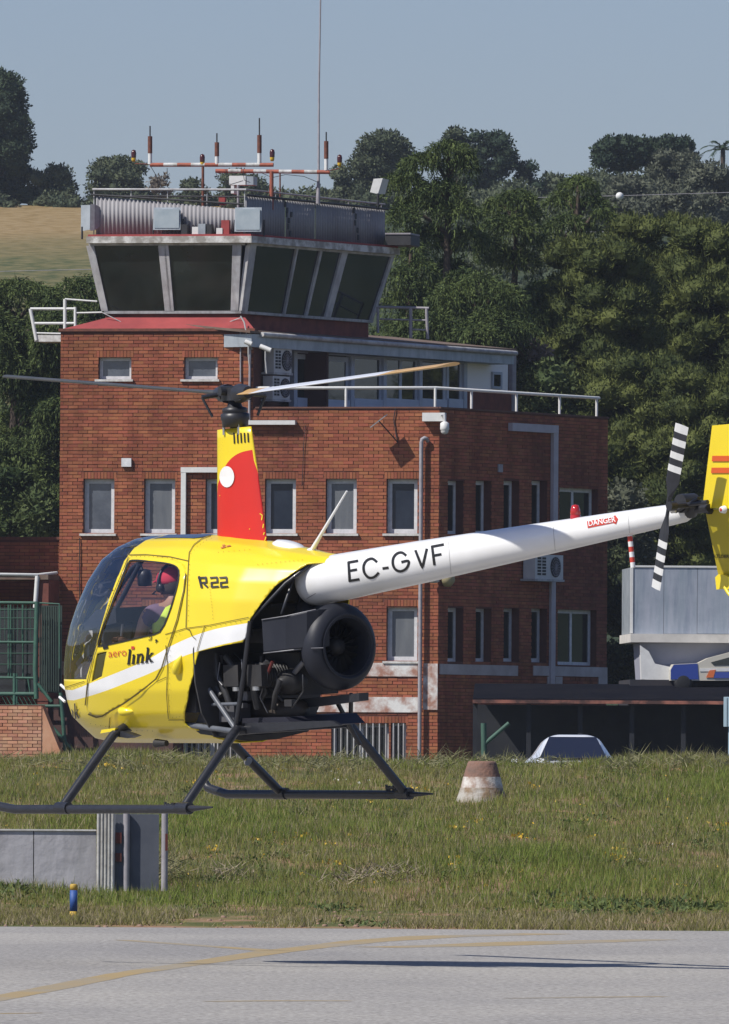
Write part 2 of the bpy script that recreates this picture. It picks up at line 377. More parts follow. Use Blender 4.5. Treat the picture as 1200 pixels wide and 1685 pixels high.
def far_edge(X):
    return 100.45 - 0.045*max(-12, min(12, X)) + (0.10*noise.noise(Vector((X*2.2, 3, 0))) + 0.05*noise.noise(Vector((X*9, 7, 0))))
top = [(x, far_edge(x), 0.004) for x in ex]
n = len(ex)
mb.add([(x, -3000, 0.004) for x in ex] + top, [(i, i+1, n+i+1, n+i) for i in range(n-1)])
mb.build('apron', M['asphalt'], kind='structure', label='pale worn asphalt apron with faded yellow lines')
# yellow markings: thin sheets 4 mm above the apron
def marking(pts, widths, name='painted_line', label=None):
    m_ = MB(); q = [Pz(x, y, 0.0052) for x, y in pts]
    L_, R_ = [], []
    dense = []
    for i in range(len(q)-1):
        for k in range(8):
            t = k/8; dense.append((q[i].lerp(q[i+1], t), widths[i]*(1-t)+widths[i+1]*t))
    dense.append((q[-1], widths[-1]))
    for i, (p, wd) in enumerate(dense):
        a = dense[max(0, i-1)][0]; b_ = dense[min(len(dense)-1, i+1)][0]; t = (b_-a).normalized(); nn = Vector((-t.y, t.x, 0))
        j = 1 + 0.12*noise.noise(p*3)
        L_.append(p+nn*wd/2*j); R_.append(p-nn*wd/2*j)
    k = len(dense); m_.add(L_+R_, [(i, k+i, k+i+1, i+1) for i in range(k-1)])
    return m_.build(name, M['line'], kind='structure', label=label)
M['line'] = mat('faded_yellow_line', (0.36, 0.255, 0.11), (0.30, 0.245, 0.15), scale=3, rough=0.85, c3=(0.28, 0.255, 0.21), stretch=(1, 0.3, 1))
marking([(-60, 1653), (60, 1631), (200, 1603), (330, 1584), (450, 1566), (520, 1558)], [.20, .20, .20, .22, .28, .28], label='faded yellow taxi line sweeping up from the left')
marking([(520.5, 1558), (600, 1549), (720, 1541), (900, 1536.5)], [.28, .36, .5, .5], label='far end of the faded yellow taxi line')
marking([(200, 1547), (300, 1554), (400, 1561), (455, 1565)], [.14, .16, .2, .3], label='yellow branch line joining the taxi line')
marking([(620, 1559), (760, 1556), (900, 1551), (1090, 1546)], [.4, .6, .8, .3], label='thin yellow line near the verge')
marking([(340, 1648), (450, 1647), (578, 1647)], [.10, .22, .10], label='thin worn yellow line left of centre')
marking([(838, 1643), (960, 1641), (1095, 1640)], [.10, .26, .10], label='thin worn yellow line at the lower right')
marking([(-10, 1668), (70, 1667)], [.14, .05], label='scrap of yellow line at the lower left')

# ------------------------------------------------------------------ brick wall helper
COURSE = 0.075
def free_spans(a0, a1, z0, z1, holes):
    sp = [(a0, a1)]
    for (h0, h1, g0, g1) in holes:
        if g0 < z1-0.02 and g1 > z0+0.02:
            n_ = []
            for (s0, s1) in sp:
                if h1 <= s0 or h0 >= s1: n_.append((s0, s1)); continue
                if h0 > s0: n_.append((s0, h0))
                if h1 < s1: n_.append((h1, s1))
            sp = n_
    return [q for q in sp if q[1]-q[0] > 0.02]
def brick_wall(fr, a0, a1, z0, z1, holes, parent, lintels=True, singles=None, bmat=None, skip_below=None, depth=0.25, name='front_wall'):
    """wall of real bricks standing 10 mm proud of a mortar bed; singles = (a0,a1,z0,z1,n) area whose bricks are own objects"""
    rnd = random.Random(int(a1*100)); bmat = bmat or M['brick']
    # mortar bed with the holes left out
    zs = sorted({z0, z1} | {h for o in holes for h in (o[2], o[3]) if z0 < h < z1})
    bed = MB()
    for k in range(len(zs)-1):
        for (s0, s1) in free_spans(a0, a1, zs[k], zs[k+1], holes):
            bed.fbox(fr, s0, s1, zs[k], zs[k+1], -depth, -0.010)
    wall = bed.build(name, M['mortar'], parent)
    lint = []
    if lintels:
        for (h0, h1, g0, g1) in holes:
            if g1 < z1-0.3 and 0.3 < h1-h0 < 1.3: lint.append((h0-0.05, h1+0.05, g1, g1+0.15))
    bw, bh = 0.225, 0.062
    quads = []; single = []
    zc = z0 if skip_below is None else skip_below
    ncourse = int((z1-zc)/COURSE)
    for c in range(ncourse):
        zb = zc + c*COURSE + 0.005
        for (s0, s1) in free_spans(a0, a1, zb, zb+bh, holes + lint):
            off = (c % 2)*bw/2
            k = math.floor((s0-off)/bw)
            while True:
                x0 = max(s0, off + k*bw + 0.005 + rnd.uniform(-.006, .006)); x1 = min(s1, off+(k+1)*bw - 0.005 + rnd.uniform(-.006, .006)); k += 1
                if x0 >= s1: break
                if x1-x0 < 0.03: continue
                zz = rnd.uniform(-.003, .003); pr = rnd.uniform(-.003, .004)
                item = (x0, x1, zb+zz, zb+bh+zz, pr)
                if singles and len(single) < singles[4] and singles[0] < x0 and x1 < singles[1] and singles[2] < zb < singles[3] and x1-x0 > .19: single.append(item)
                else: quads.append(item)
    for (h0, h1, g0, g1) in lint:
        nb = max(3, int((h1-h0)/0.07)); st = (h1-h0)/nb
        for k in range(nb):
            quads.append((h0+k*st+.005, h0+(k+1)*st-.005, g0+.006, g1-.004, rnd.uniform(-.003, .004)))
    V = []; T = []
    u = np.array(fr.u); nn = np.array(fr.n); o_ = np.array(fr.o)
    for q in quads:
        x0, x1, y0, y1, pr = q; b_ = len(V)
        for (x, y, d) in ((x0, y0, pr), (x1, y0, pr), (x1, y1, pr), (x0, y1, pr), (x0, y0, -.02), (x1, y0, -.02), (x1, y1, -.02), (x0, y1, -.02)):
            V.append(o_ + u*x + nn*d + np.array((0, 0, y)))
        T += [(b_, b_+1, b_+2, b_+3), (b_, b_+4, b_+5, b_+1), (b_+1, b_+5, b_+6, b_+2), (b_+2, b_+6, b_+7, b_+3), (b_+3, b_+7, b_+4, b_)]
    pw = wall
    o = np_mesh('brickwork', V, T, bmat, nside=4, kind='stuff')
    # vertices are in world space: move into the parent's space
    inv = np.array(parent.matrix_basis.inverted()); me = o.data; co = np.empty(len(me.vertices)*3, np.float32); me.vertices.foreach_get('co', co)
    co = co.reshape(-1, 3) @ inv[:3, :3].T + inv[:3, 3]; me.vertices.foreach_set('co', co.astype(np.float32).ravel()); me.update()
    o.parent = wall
    if single:
        bm_ = MB(); bm_.box(-0.125, 0.125, -0.02, 0.0, -0.0325, 0.0325)
        first = None
        ang = math.atan2(fr.u.y, fr.u.x)
        for (x0, x1, y0, y1, pr) in single:
            p = fr.pt((x0+x1)/2, (y0+y1)/2, pr) - parent.matrix_basis.translation
            if first is None:
                bm2 = MB(); bm2.box(-0.125, 0.125, 0.0, 0.02, -0.0325, 0.0325); first = bm2.build('brick', bmat); b1 = first
            else:
                b1 = first.copy(); col.objects.link(b1)
            b1.parent = wall; b1.location = p; b1.rotation_euler = (0, 0, ang); b1.scale = ((x1-x0)/0.25, 1, 1)
    return wall

def window(fr, rc, parent, reveal=0.14, panes=1, fw=0.055, sill=True, pm=None, fm=None, name='window', bars=0):
    a0, a1, z0, z1 = rc; b = MB(); d0, d1 = -reveal-0.05, -reveal
    b.fbox(fr, a0, a0+fw, z0, z1, d0, d1); b.fbox(fr, a1-fw, a1, z0, z1, d0, d1)
    b.fbox(fr, a0+fw, a1-fw, z1-fw, z1, d0, d1); b.fbox(fr, a0+fw, a1-fw, z0, z0+fw, d0, d1)
    for k in range(1, panes):
        x = a0 + (a1-a0)*k/panes; b.fbox(fr, x-fw/2, x+fw/2, z0+fw, z1-fw, d0, d1-.003)
    o = b.build(name, fm or M['frame'], parent)
    for k in range(panes):
        x0 = a0 + (a1-a0)*k/panes + fw*.5; x1 = a0 + (a1-a0)*(k+1)/panes - fw*.5
        g = MB(); g.fbox(fr, x0, x1, z0+fw*.6, z1-fw*.6, d0+.012, d1-.022); gp = g.build('pane', pm or M['pane']); reparent(gp, o, parent)
    if sill:
        s_ = MB(); s_.fbox(fr, a0-.07, a1+.05, z0-.05, z0-.002, -reveal, 0.06); so = s_.build('sill', M['sill']); reparent(so, o, parent)
    if bars:
        g = MB()
        for k in range(bars):
            x = a0 + (a1-a0)*(k+.5)/bars; g.fbox(fr, x-.012, x+.012, z0, z1, -.03, -.006)
        reparent(g.build('window_bar', M['cabframe'], kind='stuff'), o, parent)
    return o
def reparent(o, part, root):
    """give a mesh built in world space to a part whose own origin is its root's"""
    me = o.data; me.transform(root.matrix_basis.inverted()); o.parent = part
# ================================================================== CONTROL TOWER
KA = P(722, 900, 265.0)
FRONT = Frame(KA, UF)                                          # a<0 to the left of the corner
UB = Vector((math.cos(R(60)), math.sin(R(60)), 0))
SIDE = Frame(KA, UB)                                           # a>0 going back to the right
tower = thing('control_tower', (KA.x, KA.y, 0.6), 'red brick airfield control tower with glazed cab, terrace and corrugated roof parapet', 'building')
aL = FRONT.px(99, 700)[0]; aT = FRONT.px(417, 600)[0]
zT = FRONT.px(250, 545)[1]; zM = FRONT.px(580, 672)[1]
holes = []
small = [FRONT.rect(162, 588, 216, 624), FRONT.rect(303, 588, 358, 624)]
row2 = [FRONT.rect(x, 788, x+51, 878) for x in (137, 237, 338, 436, 536, 636)]
row1 = [FRONT.rect(x, 998, x+51, 1088) for x in (137, 237, 338, 436, 536, 636)]
row0 = [FRONT.rect(545, 1190, 640, 1262), FRONT.rect(300, 1190, 395, 1262), FRONT.rect(643, 1190, 668, 1262)]
holes = small+row2+row1+row0
# lower part up to the terrace, upper part on top of the left
lo = [h for h in holes if h[3] < zM]
brick_wall(FRONT, aL, -0.002, 0.3, zM, lo, tower, singles=(FRONT.px(500, 800)[0], FRONT.px(690, 800)[0], FRONT.px(600, 775)[1], FRONT.px(600, 676)[1], 300), name='front_wall')
brick_wall(FRONT, aL, aT, zM, zT, small, tower, name='upper_front_wall')
sB1 = SIDE.px(1000, 850)[0]; zB = zM
cols = [737, 783, 829, 875]
rowB2 = [SIDE.rect(x, 791, x+26, 880) for x in cols]; rowB1 = [SIDE.rect(x, 1000, x+26, 1090) for x in cols]
wB = [SIDE.rect(921, 803, 984, 893), SIDE.rect(918, 1003, 982, 1096)]
brick_wall(SIDE, 0.0, sB1, 0.3, zB, rowB2+rowB1+wB, tower, lintels=False, name='side_wall')
for k, h in enumerate(small): window(FRONT, h, tower, fw=.07)
PV = [M['pane'], mat('pane_blue', (.010, .016, .030), (.022, .030, .048), scale=2, rough=.08, spec=.35), mat('pane_curtain', (.16, .17, .18), (.11, .12, .135), scale=1.6, rough=.25, stretch=(3, 3, .6))]
for k, h in enumerate(row2+row1): window(FRONT, h, tower, fw=.10, pm=PV[(0, 2, 1, 1, 2, 1, 0, 1, 2, 0, 2, 2)[k]])
for h in row0[:2]: window(FRONT, h, tower, panes=2, fw=.09, sill=False, bars=9, fm=M['cabframe'], pm=M['pane_dark'])
window(FRONT, row0[2], tower, sill=False, bars=3, pm=M['pane_dark'])
for h in rowB2+rowB1: window(SIDE, h, tower, reveal=.20, fw=.09, sill=False, pm=M['pane_dark'])
for h in wB: window(SIDE, h, tower, reveal=.16, fw=.09, panes=2, sill=False, pm=M['pane_dark'])
# reveals, floors and inner walls so the house is closed
b = MB()
b.fbox(FRONT, aL, -0.3, 0.3, zM-.45, -1.0, -0.5); b.fbox(SIDE, 0.3, sB1-.3, 0.3, zM-.45, -1.0, -.5)
b.build('inner_wall', M['mortar'], tower)
# return wall of the upper storey (towards the terrace) and left return wall
side_ret = Frame(FRONT.pt(aT, 0), (math.cos(A_F+R(66)), math.sin(A_F+R(66)), 0))
b = MB(); b.fbox(side_ret, 0.0, 5.5, zM-.2, zT-.003, -.25, -.012); b.build('upper_side_wall', M['mortar'], tower)
bk = MB(); bk.fbox(FRONT, aL, aT-.3, zM, zT-.2, -5.5, -5.2); bk.fbox(FRONT, aL, aL+.25, .3, zT-.003, -5.2, -.26)
bk.build('rear_wall', M['mortar'], tower)
b = MB()   # terrace floor and flat roof, with the brown coping
b.fbox(FRONT, aL+.02, 0.02, zM-.30, zM-.18, -7.0, -.26)
b.build('terrace_floor', M['roof_felt'], tower)
b = MB()
b.fbox(FRONT, aL-.04, aT+.04, zT, zT+.06, -.32, .05)
b.build('coping', M['rust'], tower)
b = MB()
b.fbox(FRONT, aT+.05, -.02, zM, zM+.035, -.27, .03); b.fbox(SIDE, -.0, sB1, zM, zM+.035, -.27, .03)
b.build('parapet_coping', mat('brown_coping', (0.16, 0.075, 0.05), (0.10, 0.05, 0.04), scale=4, rough=.9), tower)
# corner quoin of the front/side walls
b = MB(); b.box(KA.x-.02, KA.x+.005, KA.y+.02, KA.y+.05, .3, zM-.002); b.build('corner_strip', M['mortar'], tower)
# painted white bands at the foot of the first floor
WB = mat('flaking_white_band', (0.70, 0.69, 0.66), (0.36, 0.19, 0.14), scale=2.4, rough=.85, contrast=.85, bump=.4, detail=9)
b = MB()
a_, b_, c_, d_ = FRONT.rect(90, 1090, 688, 1112); b.fbox(FRONT, aL, b_, c_, d_, .004, .03)
a_, b_, c_, d_ = FRONT.rect(90, 1146, 688, 1171); b.fbox(FRONT, aL, b_, c_, d_, .004, .03)
a_, b_, c_, d_ = FRONT.rect(697, 1092, 722, 1168); b.fbox(FRONT, a_, 0, c_, d_, .004, .034)
b.build('painted_band', WB, tower)
WG = mat('shaded_white_band', (0.50, 0.47, 0.47), (0.36, 0.32, 0.32), scale=2, rough=.85)  # side-wall copy of the white band, its shade put into the colour
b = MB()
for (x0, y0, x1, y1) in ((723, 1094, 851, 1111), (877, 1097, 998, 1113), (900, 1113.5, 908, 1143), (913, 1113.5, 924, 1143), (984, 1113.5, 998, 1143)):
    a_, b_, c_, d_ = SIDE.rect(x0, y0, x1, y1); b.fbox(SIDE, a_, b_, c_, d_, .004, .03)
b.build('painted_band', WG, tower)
# red sloping apron under the cab
b = MB()
pA = [FRONT.pt(FRONT.px(104, 543)[0], zT+.062, -.02), FRONT.pt(aT, zT+.062, -.02), FRONT.pt(FRONT.px(396, 524)[0], FRONT.px(396, 521)[1], -.45), FRONT.pt(FRONT.px(170, 524)[0], FRONT.px(170, 521)[1], -.45)]
b.prism(pA, (0, .03, -.04)); b.build('red_apron_roof', M['red_flash'], tower)

# ---------- cab
cabd = 0.75
CB0 = FRONT.pt(FRONT.px(397, 515, -cabd)[0], 0, -cabd)
CF = Frame(CB0, UF); CS = Frame(CB0, UB)
zc0 = CF.px(280, 516)[1]; zc1 = CF.px(280, 401)[1]
lean = 0.30
aC = CF.px(172, 516)[0]; sC = CS.px(613, 525)[0]
def cab_pt(fr, a, z):         # point on a leaning face; both faces lean outwards by the same amount
    t = (z-zc0)/(zc1-zc0); return t
def cab_face(fr, a0, a1, mull, parent, pm):
    """leaning window band with mullions, as lists of (a, width)"""
    def pt(a, z, d):
        t = (z-zc0)/(zc1-zc0); s_ = (a-a0)/(a1-a0)
        # widen with height on both ends
        aa = a + ((-lean*(1-s_)*1.0 + lean*0.45*s_) if fr is CF else (-lean*.45*(1-s_) + lean*s_*1.6))*t
        return fr.pt(aa, z, d + lean*t)
    def bar(x0, x1, z0, z1, d0, d1, mbx):
        mbx.hexa([pt(x0, z0, d1), pt(x1, z0, d1), pt(x1, z0, d0), pt(x0, z0, d0), pt(x0, z1, d1), pt(x1, z1, d1), pt(x1, z1, d0), pt(x0, z1, d0)])
    w_ = MB(); edges = [a0]
    for (a, wd) in mull:
        bar(a-wd/2, a+wd/2, zc0+.06, zc1-.05, -.09, .02, w_)
    bar(a0, a1, zc0, zc0+.058, -.09, .015, w_); bar(a0, a1, zc1-.048, zc1, -.09, .012, w_)
    o = w_.build('cab_window', M['cabframe'], parent)
    ms = sorted(mull)
    for k in range(len(ms)-1):
        g = MB(); bar(ms[k][0]+ms[k][1]*.4, ms[k+1][0]-ms[k+1][1]*.4, zc0+.05, zc1-.04, -.05, -.03, g)
        reparent(g.build('pane', pm), o, parent)
cf = lambda x: CF.px(x, 516)[0]
cab_face(CF, aC, 0, [(cf(173.5), .15), (cf(277.5), .15), (cf(283.5), .09), (cf(386), .17)], tower, M['pane_dark'])
cs = lambda x: CS.px(x, 520)[0]
cab_face(CS, 0, sC, [(.10, .26), (cs(467), .07), (cs(503), .09), (cs(538), .24), (cs(610), .11)], tower, M['pane_dark'])
# cab core, spandrel brick below, floor inside
back = Vector((UB.x, UB.y, 0))*sC
b = MB()
q0 = CF.pt(aC, 0, -.1); q1 = CF.pt(-.1, 0, -.1); q2 = CS.pt(sC, 0, -.1); q3 = q2 + (q0-q1)
b.prism([Vector((p.x, p.y, zT-.1)) for p in (q0, q1, q2, q3)], (0, 0, zc0-zT+.10))
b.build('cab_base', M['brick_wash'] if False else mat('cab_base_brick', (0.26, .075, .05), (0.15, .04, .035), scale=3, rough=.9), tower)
b = MB(); b.prism([Vector((p.x, p.y, zc0+.003)) + (Vector((q2.x+q0.x, q2.y+q0.y, 0))/2-Vector((p.x, p.y, 0)))*.25 for p in (q0, q1, q2, q3)], (0, 0, zc1-zc0-.01))
b.build('cab_interior', M['black'], tower)
# fascia slab
zs0 = CF.px(260, 401)[1]; zs1 = CF.px(260, 390)[1]
fo = lean+.14
def slab(z0, z1, ex, m_, name):
    b = MB(); f0 = CF.pt(aC-.32-ex, 0, fo+ex); 
    # corner where the two offset planes meet
    A = CF.pt(0, 0, fo+ex); Bp = CS.pt(0, 0, fo+ex)
    # solve A + UF*s = Bp + UB*t
    det = UF.x*(-UB.y) - UF.y*(-UB.x); r_ = Bp-A; s_ = (r_.x*(-UB.y) - r_.y*(-UB.x))/det
    C_ = A + UF*s_; D_ = CS.pt(sC+.45+ex, 0, fo+ex); E_ = D_ + (f0-C_)
    b.prism([Vector((p.x, p.y, z0)) for p in (f0, C_, D_, E_)], (0, 0, z1-z0))
    return b.build(name, m_, tower), C_
sl, CC = slab(zs0, zs1, 0, M['peel'], 'cab_roof_slab')
slab(zs1+.001, zs1+.045, -.03, M['red_flash'], 'cab_roof_flashing')
zr = zs1+.05
# corrugated parapet: wave profile sheets
def corrugated(fr, a0, a1, zA0, zA1, zB0, zB1, d, m_, pitch=.085, amp=.018, name='corrugated_sheet'):
    n_ = max(4, int((a1-a0)/pitch*6)); vs = []; fs = []
    for k in range(n_+1):
        t = k/n_; a = a0+(a1-a0)*t; dd = d + amp*math.sin(2*math.pi*(a-a0)/pitch)
        vs += [fr.pt(a, zA0*(1-t)+zB0*t, dd), fr.pt(a, zA1*(1-t)+zB1*t, dd)]
    for k in range(n_): fs.append((2*k, 2*k+2, 2*k+3, 2*k+1))
    b = MB(); b.add(vs, fs, 0, True); o = b.build(name, m_, tower)
    md = o.modifiers.new('thick', 'SOLIDIFY'); md.thickness = .004
    return o
rd = fo-.40
zp = lambda fr, x, y, d: fr.px(x, y, d)[1]
acl = lambda x, y=350, d=0: CF.px(x, y, d)[0]
corrugated(CF, acl(158, d=rd), acl(402, d=rd), zr, zp(CF, 158, 322, rd), zr, zp(CF, 402, 345, rd), rd, M['corr'], pitch=.092)
s0 = CS.px(404, 350, rd)[0]
prev = s0
for (x0, x1) in ((404, 470), (470.4, 519), (519.4, 581), (581.4, 634)):
    e0 = CS.px(x0, 350, rd)[0]; e1 = CS.px(x1, 350, rd)[0]
    corrugated(CS, e0, e1, zr, zp(CS, x0, 322+(x0-404)*.1, rd), zr, zp(CS, x1, 322+(x1-404)*.1, rd), rd, M['corr'], pitch=.11, amp=.02)
# patched cracks in the side sheets
b = MB()
for (x, y) in ((470, 335), (473, 345), (472, 352), (476, 362), (475, 372), (480, 352), (583, 345), (586, 355), (585, 366), (589, 378), (478, 383), (590, 390)):
    a_ = CS.px(x, y, rd+.03); b.fbox(CS, a_[0]-.04, a_[0]+.04, a_[1]-.07, a_[1]+.05, rd+.024, rd+.03)
b.build('tar_patch', M['dark'], tower, kind='stuff')
# dark lip on top of the sheets + guard rail
b = MB()
z_ = zp(CS, 404, 321, rd); z2 = zp(CS, 635, 344, rd)
b.tube([CS.pt(s0, z_, rd+.03), CS.pt(CS.px(636, 350, rd)[0], z2, rd+.03)], .03, 6)
z3 = zp(CF, 158, 330, rd)
b.tube([CF.pt(acl(150, d=rd), zp(CF, 150, 320, rd), rd+.03), CF.pt(acl(402, d=rd), zp(CF, 402, 336, rd), rd+.03)], .025, 6)
b.tube([CF.pt(acl(150, d=rd), zp(CF, 150, 320, rd), rd-.5), CF.pt(acl(402, d=rd), zp(CF, 402, 322, rd), rd-.5)], .02, 6)
b.build('parapet_lip', M['dark'], tower)
b = MB()
zz = zp(CF, 260, 311, rd)
b.tube([CF.pt(acl(152, d=rd), zz, rd), CF.pt(acl(405, d=rd), zz-.02, rd)], .025, 8)
for x in (154, 215, 275, 340, 402): b.tube([CF.pt(acl(x, d=rd), zr, rd-.04), CF.pt(acl(x, d=rd), zz-.02, rd-.04)], .014, 6)
b.build('guard_rail', M['cabframe'], tower)
b = MB()
b.tube([CS.pt(CS.px(407, 350, rd)[0], zp(CS, 407, 311, rd), rd-.1), CS.pt(CS.px(640, 350, rd)[0], zp(CS, 640, 336, rd), rd-.1)], .018, 8)
for x in (409, 460, 520, 580, 634): b.tube([CS.pt(CS.px(x, 350, rd)[0], zr, rd-.1), CS.pt(CS.px(x, 350, rd)[0], zp(CS, x, 312+(x-407)*.107, rd), rd-.1)], .012, 6)
b.build('guard_rail', M['pipe_grey'], tower)

# ---------- terrace shed, parallel to the side wall
S0 = P(430, 650, 267.2); SH = Frame(S0, UB)
sr = lambda x0, y0, x1, y1, d=0: SH.rect(x0, y0, x1, y1, d)
shed = tower
b = MB()
A0, A1, Z0, Z1 = sr(430, 560, 843, 672)
zroof0 = SH.px(430, 563)[1]; a9 = SH.px(843, 600)[0]
# the back wall of the shed and dark room
b.fbox(SH, .0, a9, zM-.2, SH.px(640, 578)[1], -2.4, -.9); b.build('shed_interior', M['black'], tower)
b = MB(); b.fbox(SH, SH.px(762, 620)[0], SH.px(836, 620)[0], zM-.1, SH.px(800, 585)[1]+.12, -.12, 0.0); b.build('shed_panel', mat('bright_panel', (.86, .86, .86), rough=.6), tower)
b = MB(); b.fbox(SH, SH.px(822, 620)[0], SH.px(846, 620)[0], zM-.1, SH.px(838, 579)[1], -.9, -.125); b.fbox(SH, SH.px(764, 620)[0], a9, zM-.1, SH.px(800, 641)[1], -.1, .03)
b.build('shed_brick_pier', mat('pier_brick', (.2, .06, .04), (.13, .04, .03), scale=5, rough=.9), tower)
b = MB(); b.fbox(SH, SH.px(840, 620)[0], SH.px(846, 620)[0], zM-.1, SH.px(843, 583)[1], -.05, .06); b.build('shed_post', M['pipe_grey'], tower)
rc = sr(808, 612, 824, 640); window(SH, (rc[0], rc[1], rc[2], rc[3]), tower, reveal=-.05, fw=.06, sill=False, pm=M['pane_dark'], fm=M['shedframe'])
def shed_window(x0, x1, y0, y1, panes):
    rc = sr(x0, y0, x1, y1); window(SH, rc, tower, reveal=.02, fw=.11, panes=panes, sill=False, pm=M['pane_dark'], fm=M['shedframe'])
shed_window(487, 575, 585, 668, 2); shed_window(581, 630, 583, 668, 1); shed_window(633, 689, 585, 668, 2); shed_window(692, 735, 588, 668, 1); shed_window(736.5, 762, 590, 668, 1)
b = MB()
for (x0, x1) in ((487, 575), (581, 630), (633, 689), (692, 735), (736.5, 762)):
    rc = sr(x0+1, 655, x1-1, 668); b.fbox(SH, rc[0], rc[1], zM-.1, rc[3]-.02, -.02, .03)
b.build('shed_kick_panel', M['shedpanel'], tower)
b = MB()
for x in (484, 578, 631.3, 690.4, 764): a_ = SH.px(x, 620)[0]; b.fbox(SH, a_-.07, a_+.07, zM-.1, SH.px(x, 582)[1]+.1, -.09, .045)
a_ = SH.px(484, 620)[0]; b.fbox(SH, a_, SH.px(764, 620)[0], SH.px(620, 589)[1], SH.px(620, 580)[1]+.03, -.09, .04)
b.build('shed_post', M['shedframe'], tower)
# fascia: light box with a gutter, and the felt roof
fa0 = SH.px(414, 560, .6)[0]; fa1 = SH.px(846, 580, .6)[0]
zf = SH.px(430, 549, .6)[1]
b = MB(); b.fbox(SH, fa0, fa1, zf-.30, zf-.02, -.1, .6); b.build('shed_fascia', M['galv'], tower)
b = MB(); b.tube([SH.pt(fa0+.35, zf-.02, .66), SH.pt(fa1, zf-.05, .66)], .055, 8); b.build('shed_gutter', M['cabframe'], tower)
b = MB(); b.prism([SH.pt(fa0-.1, zf, .62), SH.pt(fa1+.1, zf, .62), SH.pt(fa1+.1, zf+.32, -2.6), SH.pt(fa0-.1, zf+.32, -2.6)], (0, 0, .05)); b.build('shed_roof', M['roof_felt'], tower)
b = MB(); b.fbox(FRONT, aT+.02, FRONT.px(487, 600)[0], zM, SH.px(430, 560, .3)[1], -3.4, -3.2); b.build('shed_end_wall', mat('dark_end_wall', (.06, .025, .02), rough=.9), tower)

# ---------- terrace railing
zrail = FRONT.px(640, 638)[1]
b = MB()
cr = FRONT.pt(-.10, zrail, -.10)
b.tube([FRONT.pt(FRONT.px(420, 638)[0], zrail, -.10), cr, SIDE.pt(SIDE.px(994, 655)[0], zrail, -.12)], .035, 8)
for x in (568, 715): a_ = FRONT.px(x, 650)[0]; b.tube([FRONT.pt(a_, zM-.02, -.10), FRONT.pt(a_, zrail, -.10)], .03, 8)
for x in (784, 858, 929, 990): a_ = SIDE.px(x, 660)[0]; b.tube([SIDE.pt(a_, zM-.02, -.12), SIDE.pt(a_, zrail, -.12)], .03, 8)
b.build('terrace_railing', M['white'], tower)

# ---------- left balcony of the tower
b = MB(); BL = FRONT.back(1.2)
def seg(bm_, fr, pts, r): bm_.tube([fr.pt(*fr.px(x, y)) for x, y in pts], r, 8)
for pts, r in (([(50, 508), (124, 508)], .03), ([(57, 532), (124, 532)], .03), ([(50, 508), (60, 560)], .04), ([(124, 505), (124, 541)], .035), ([(107, 492), (107, 545)], .04),
               ([(107, 492), (160, 496)], .02), ([(124, 515), (168, 514)], .02), ([(58, 548), (100, 549)], .02), ([(124, 536), (165, 537)], .018)):
    seg(b, BL, pts, r)
b.build('balcony_railing', M['white'], tower)
b = MB(); rc = BL.rect(57, 551, 100, 562); b.fbox(BL, rc[0], rc[1]+.1, rc[2], rc[3], -.9, 0); b.build('balcony_slab', M['sill'], tower)
# rear railing on the right of the cab
b = MB(); BR = FRONT.back(6)
for pts, r in (([(622, 505), (706, 507)], .03), ([(625, 525), (702, 527)], .02), ([(676, 507), (676, 556)], .04), ([(702, 507), (704, 558)], .035), ([(622, 505), (622, 548)], .03), ([(676, 542), (702, 543)], .02)):
    seg(b, BR, pts, r)
b.build('rear_railing', M['pipe_grey'], tower)
# cables and conduits on the wall
b = MB()
def line_on(bm_, fr, pts, r, d=.03): bm_.tube([fr.pt(*fr.px(x, y, d), d) for x, y in pts], r, 6)
line_on(b, FRONT, [(503, 700), (500, 730), (499, 760), (497, 800)], .008); line_on(b, FRONT, [(651, 672), (648, 690), (652, 715), (655, 728)], .012)
line_on(b, FRONT, [(131, 885), (131, 1000), (130, 1100)], .012)
b.build('cable', M['dark'], tower)
b = MB(); line_on(b, FRONT, [(396, 545), (396, 628)], .02); line_on(b, FRONT, [(412, 548), (410, 700)], .03, .04); b.build('conduit', M['pipe_grey'], tower)
b = MB(); line_on(b, FRONT.back(.3), [(168, 514), (200, 530), (240, 541)], .012, .0); line_on(b, FRONT.back(.3), [(322, 541), (360, 536), (396, 523)], .012, .0)
line_on(b, FRONT, [(396, 520), (402, 530), (408, 560), (415, 575)], .018, .04); b.build('cable', M['cabframe'], tower)
b = MB()     # white trunking round the third window
for (x0, y0, x1, y1) in ((299, 772, 307, 882), (299, 769, 400, 777.5)):
    rc = FRONT.rect(x0, y0, x1, y1); b.fbox(FRONT, rc[0], rc[1], rc[2], rc[3], .01, .09 if y1 > 800 else .095)
rc = FRONT.rect(408, 692, 488, 699); b.fbox(FRONT, rc[0], rc[1], rc[2], rc[3], .005, .16)
b.build('trunking', M['white'], tower)
b = MB()
for (x0, y0, x1, y1, d) in ((836, 698, 912, 711, .12), (905.5, 711.5, 913, 905, .09), (903, 957, 910, 1150, .07)):
    rc = SIDE.rect(x0, y0, x1, y1); b.fbox(SIDE, rc[0], rc[1], rc[2], rc[3], .01, d)
b.build('trunking', mat('shaded_white_trunking', (.46, .43, .47), (.38, .35, .38), scale=4, rough=.6), tower)  # white trunking; the side wall's lilac shade is put into its colour
b = MB()     # drain pipe with a bent top
xs_ = FRONT.px(692.5, 900, .12)[0]; zt_ = FRONT.px(692, 722, .12)[1]
b.tube([FRONT.pt(xs_, .4, .12), FRONT.pt(xs_, zt_-.08, .12), FRONT.pt(xs_+.02, zt_-.01, .12), FRONT.pt(xs_+.07, zt_+.02, .12), FRONT.pt(xs_+.11, zt_, .09), FRONT.pt(xs_+.12, zt_-.05, .02)], .045, 10)
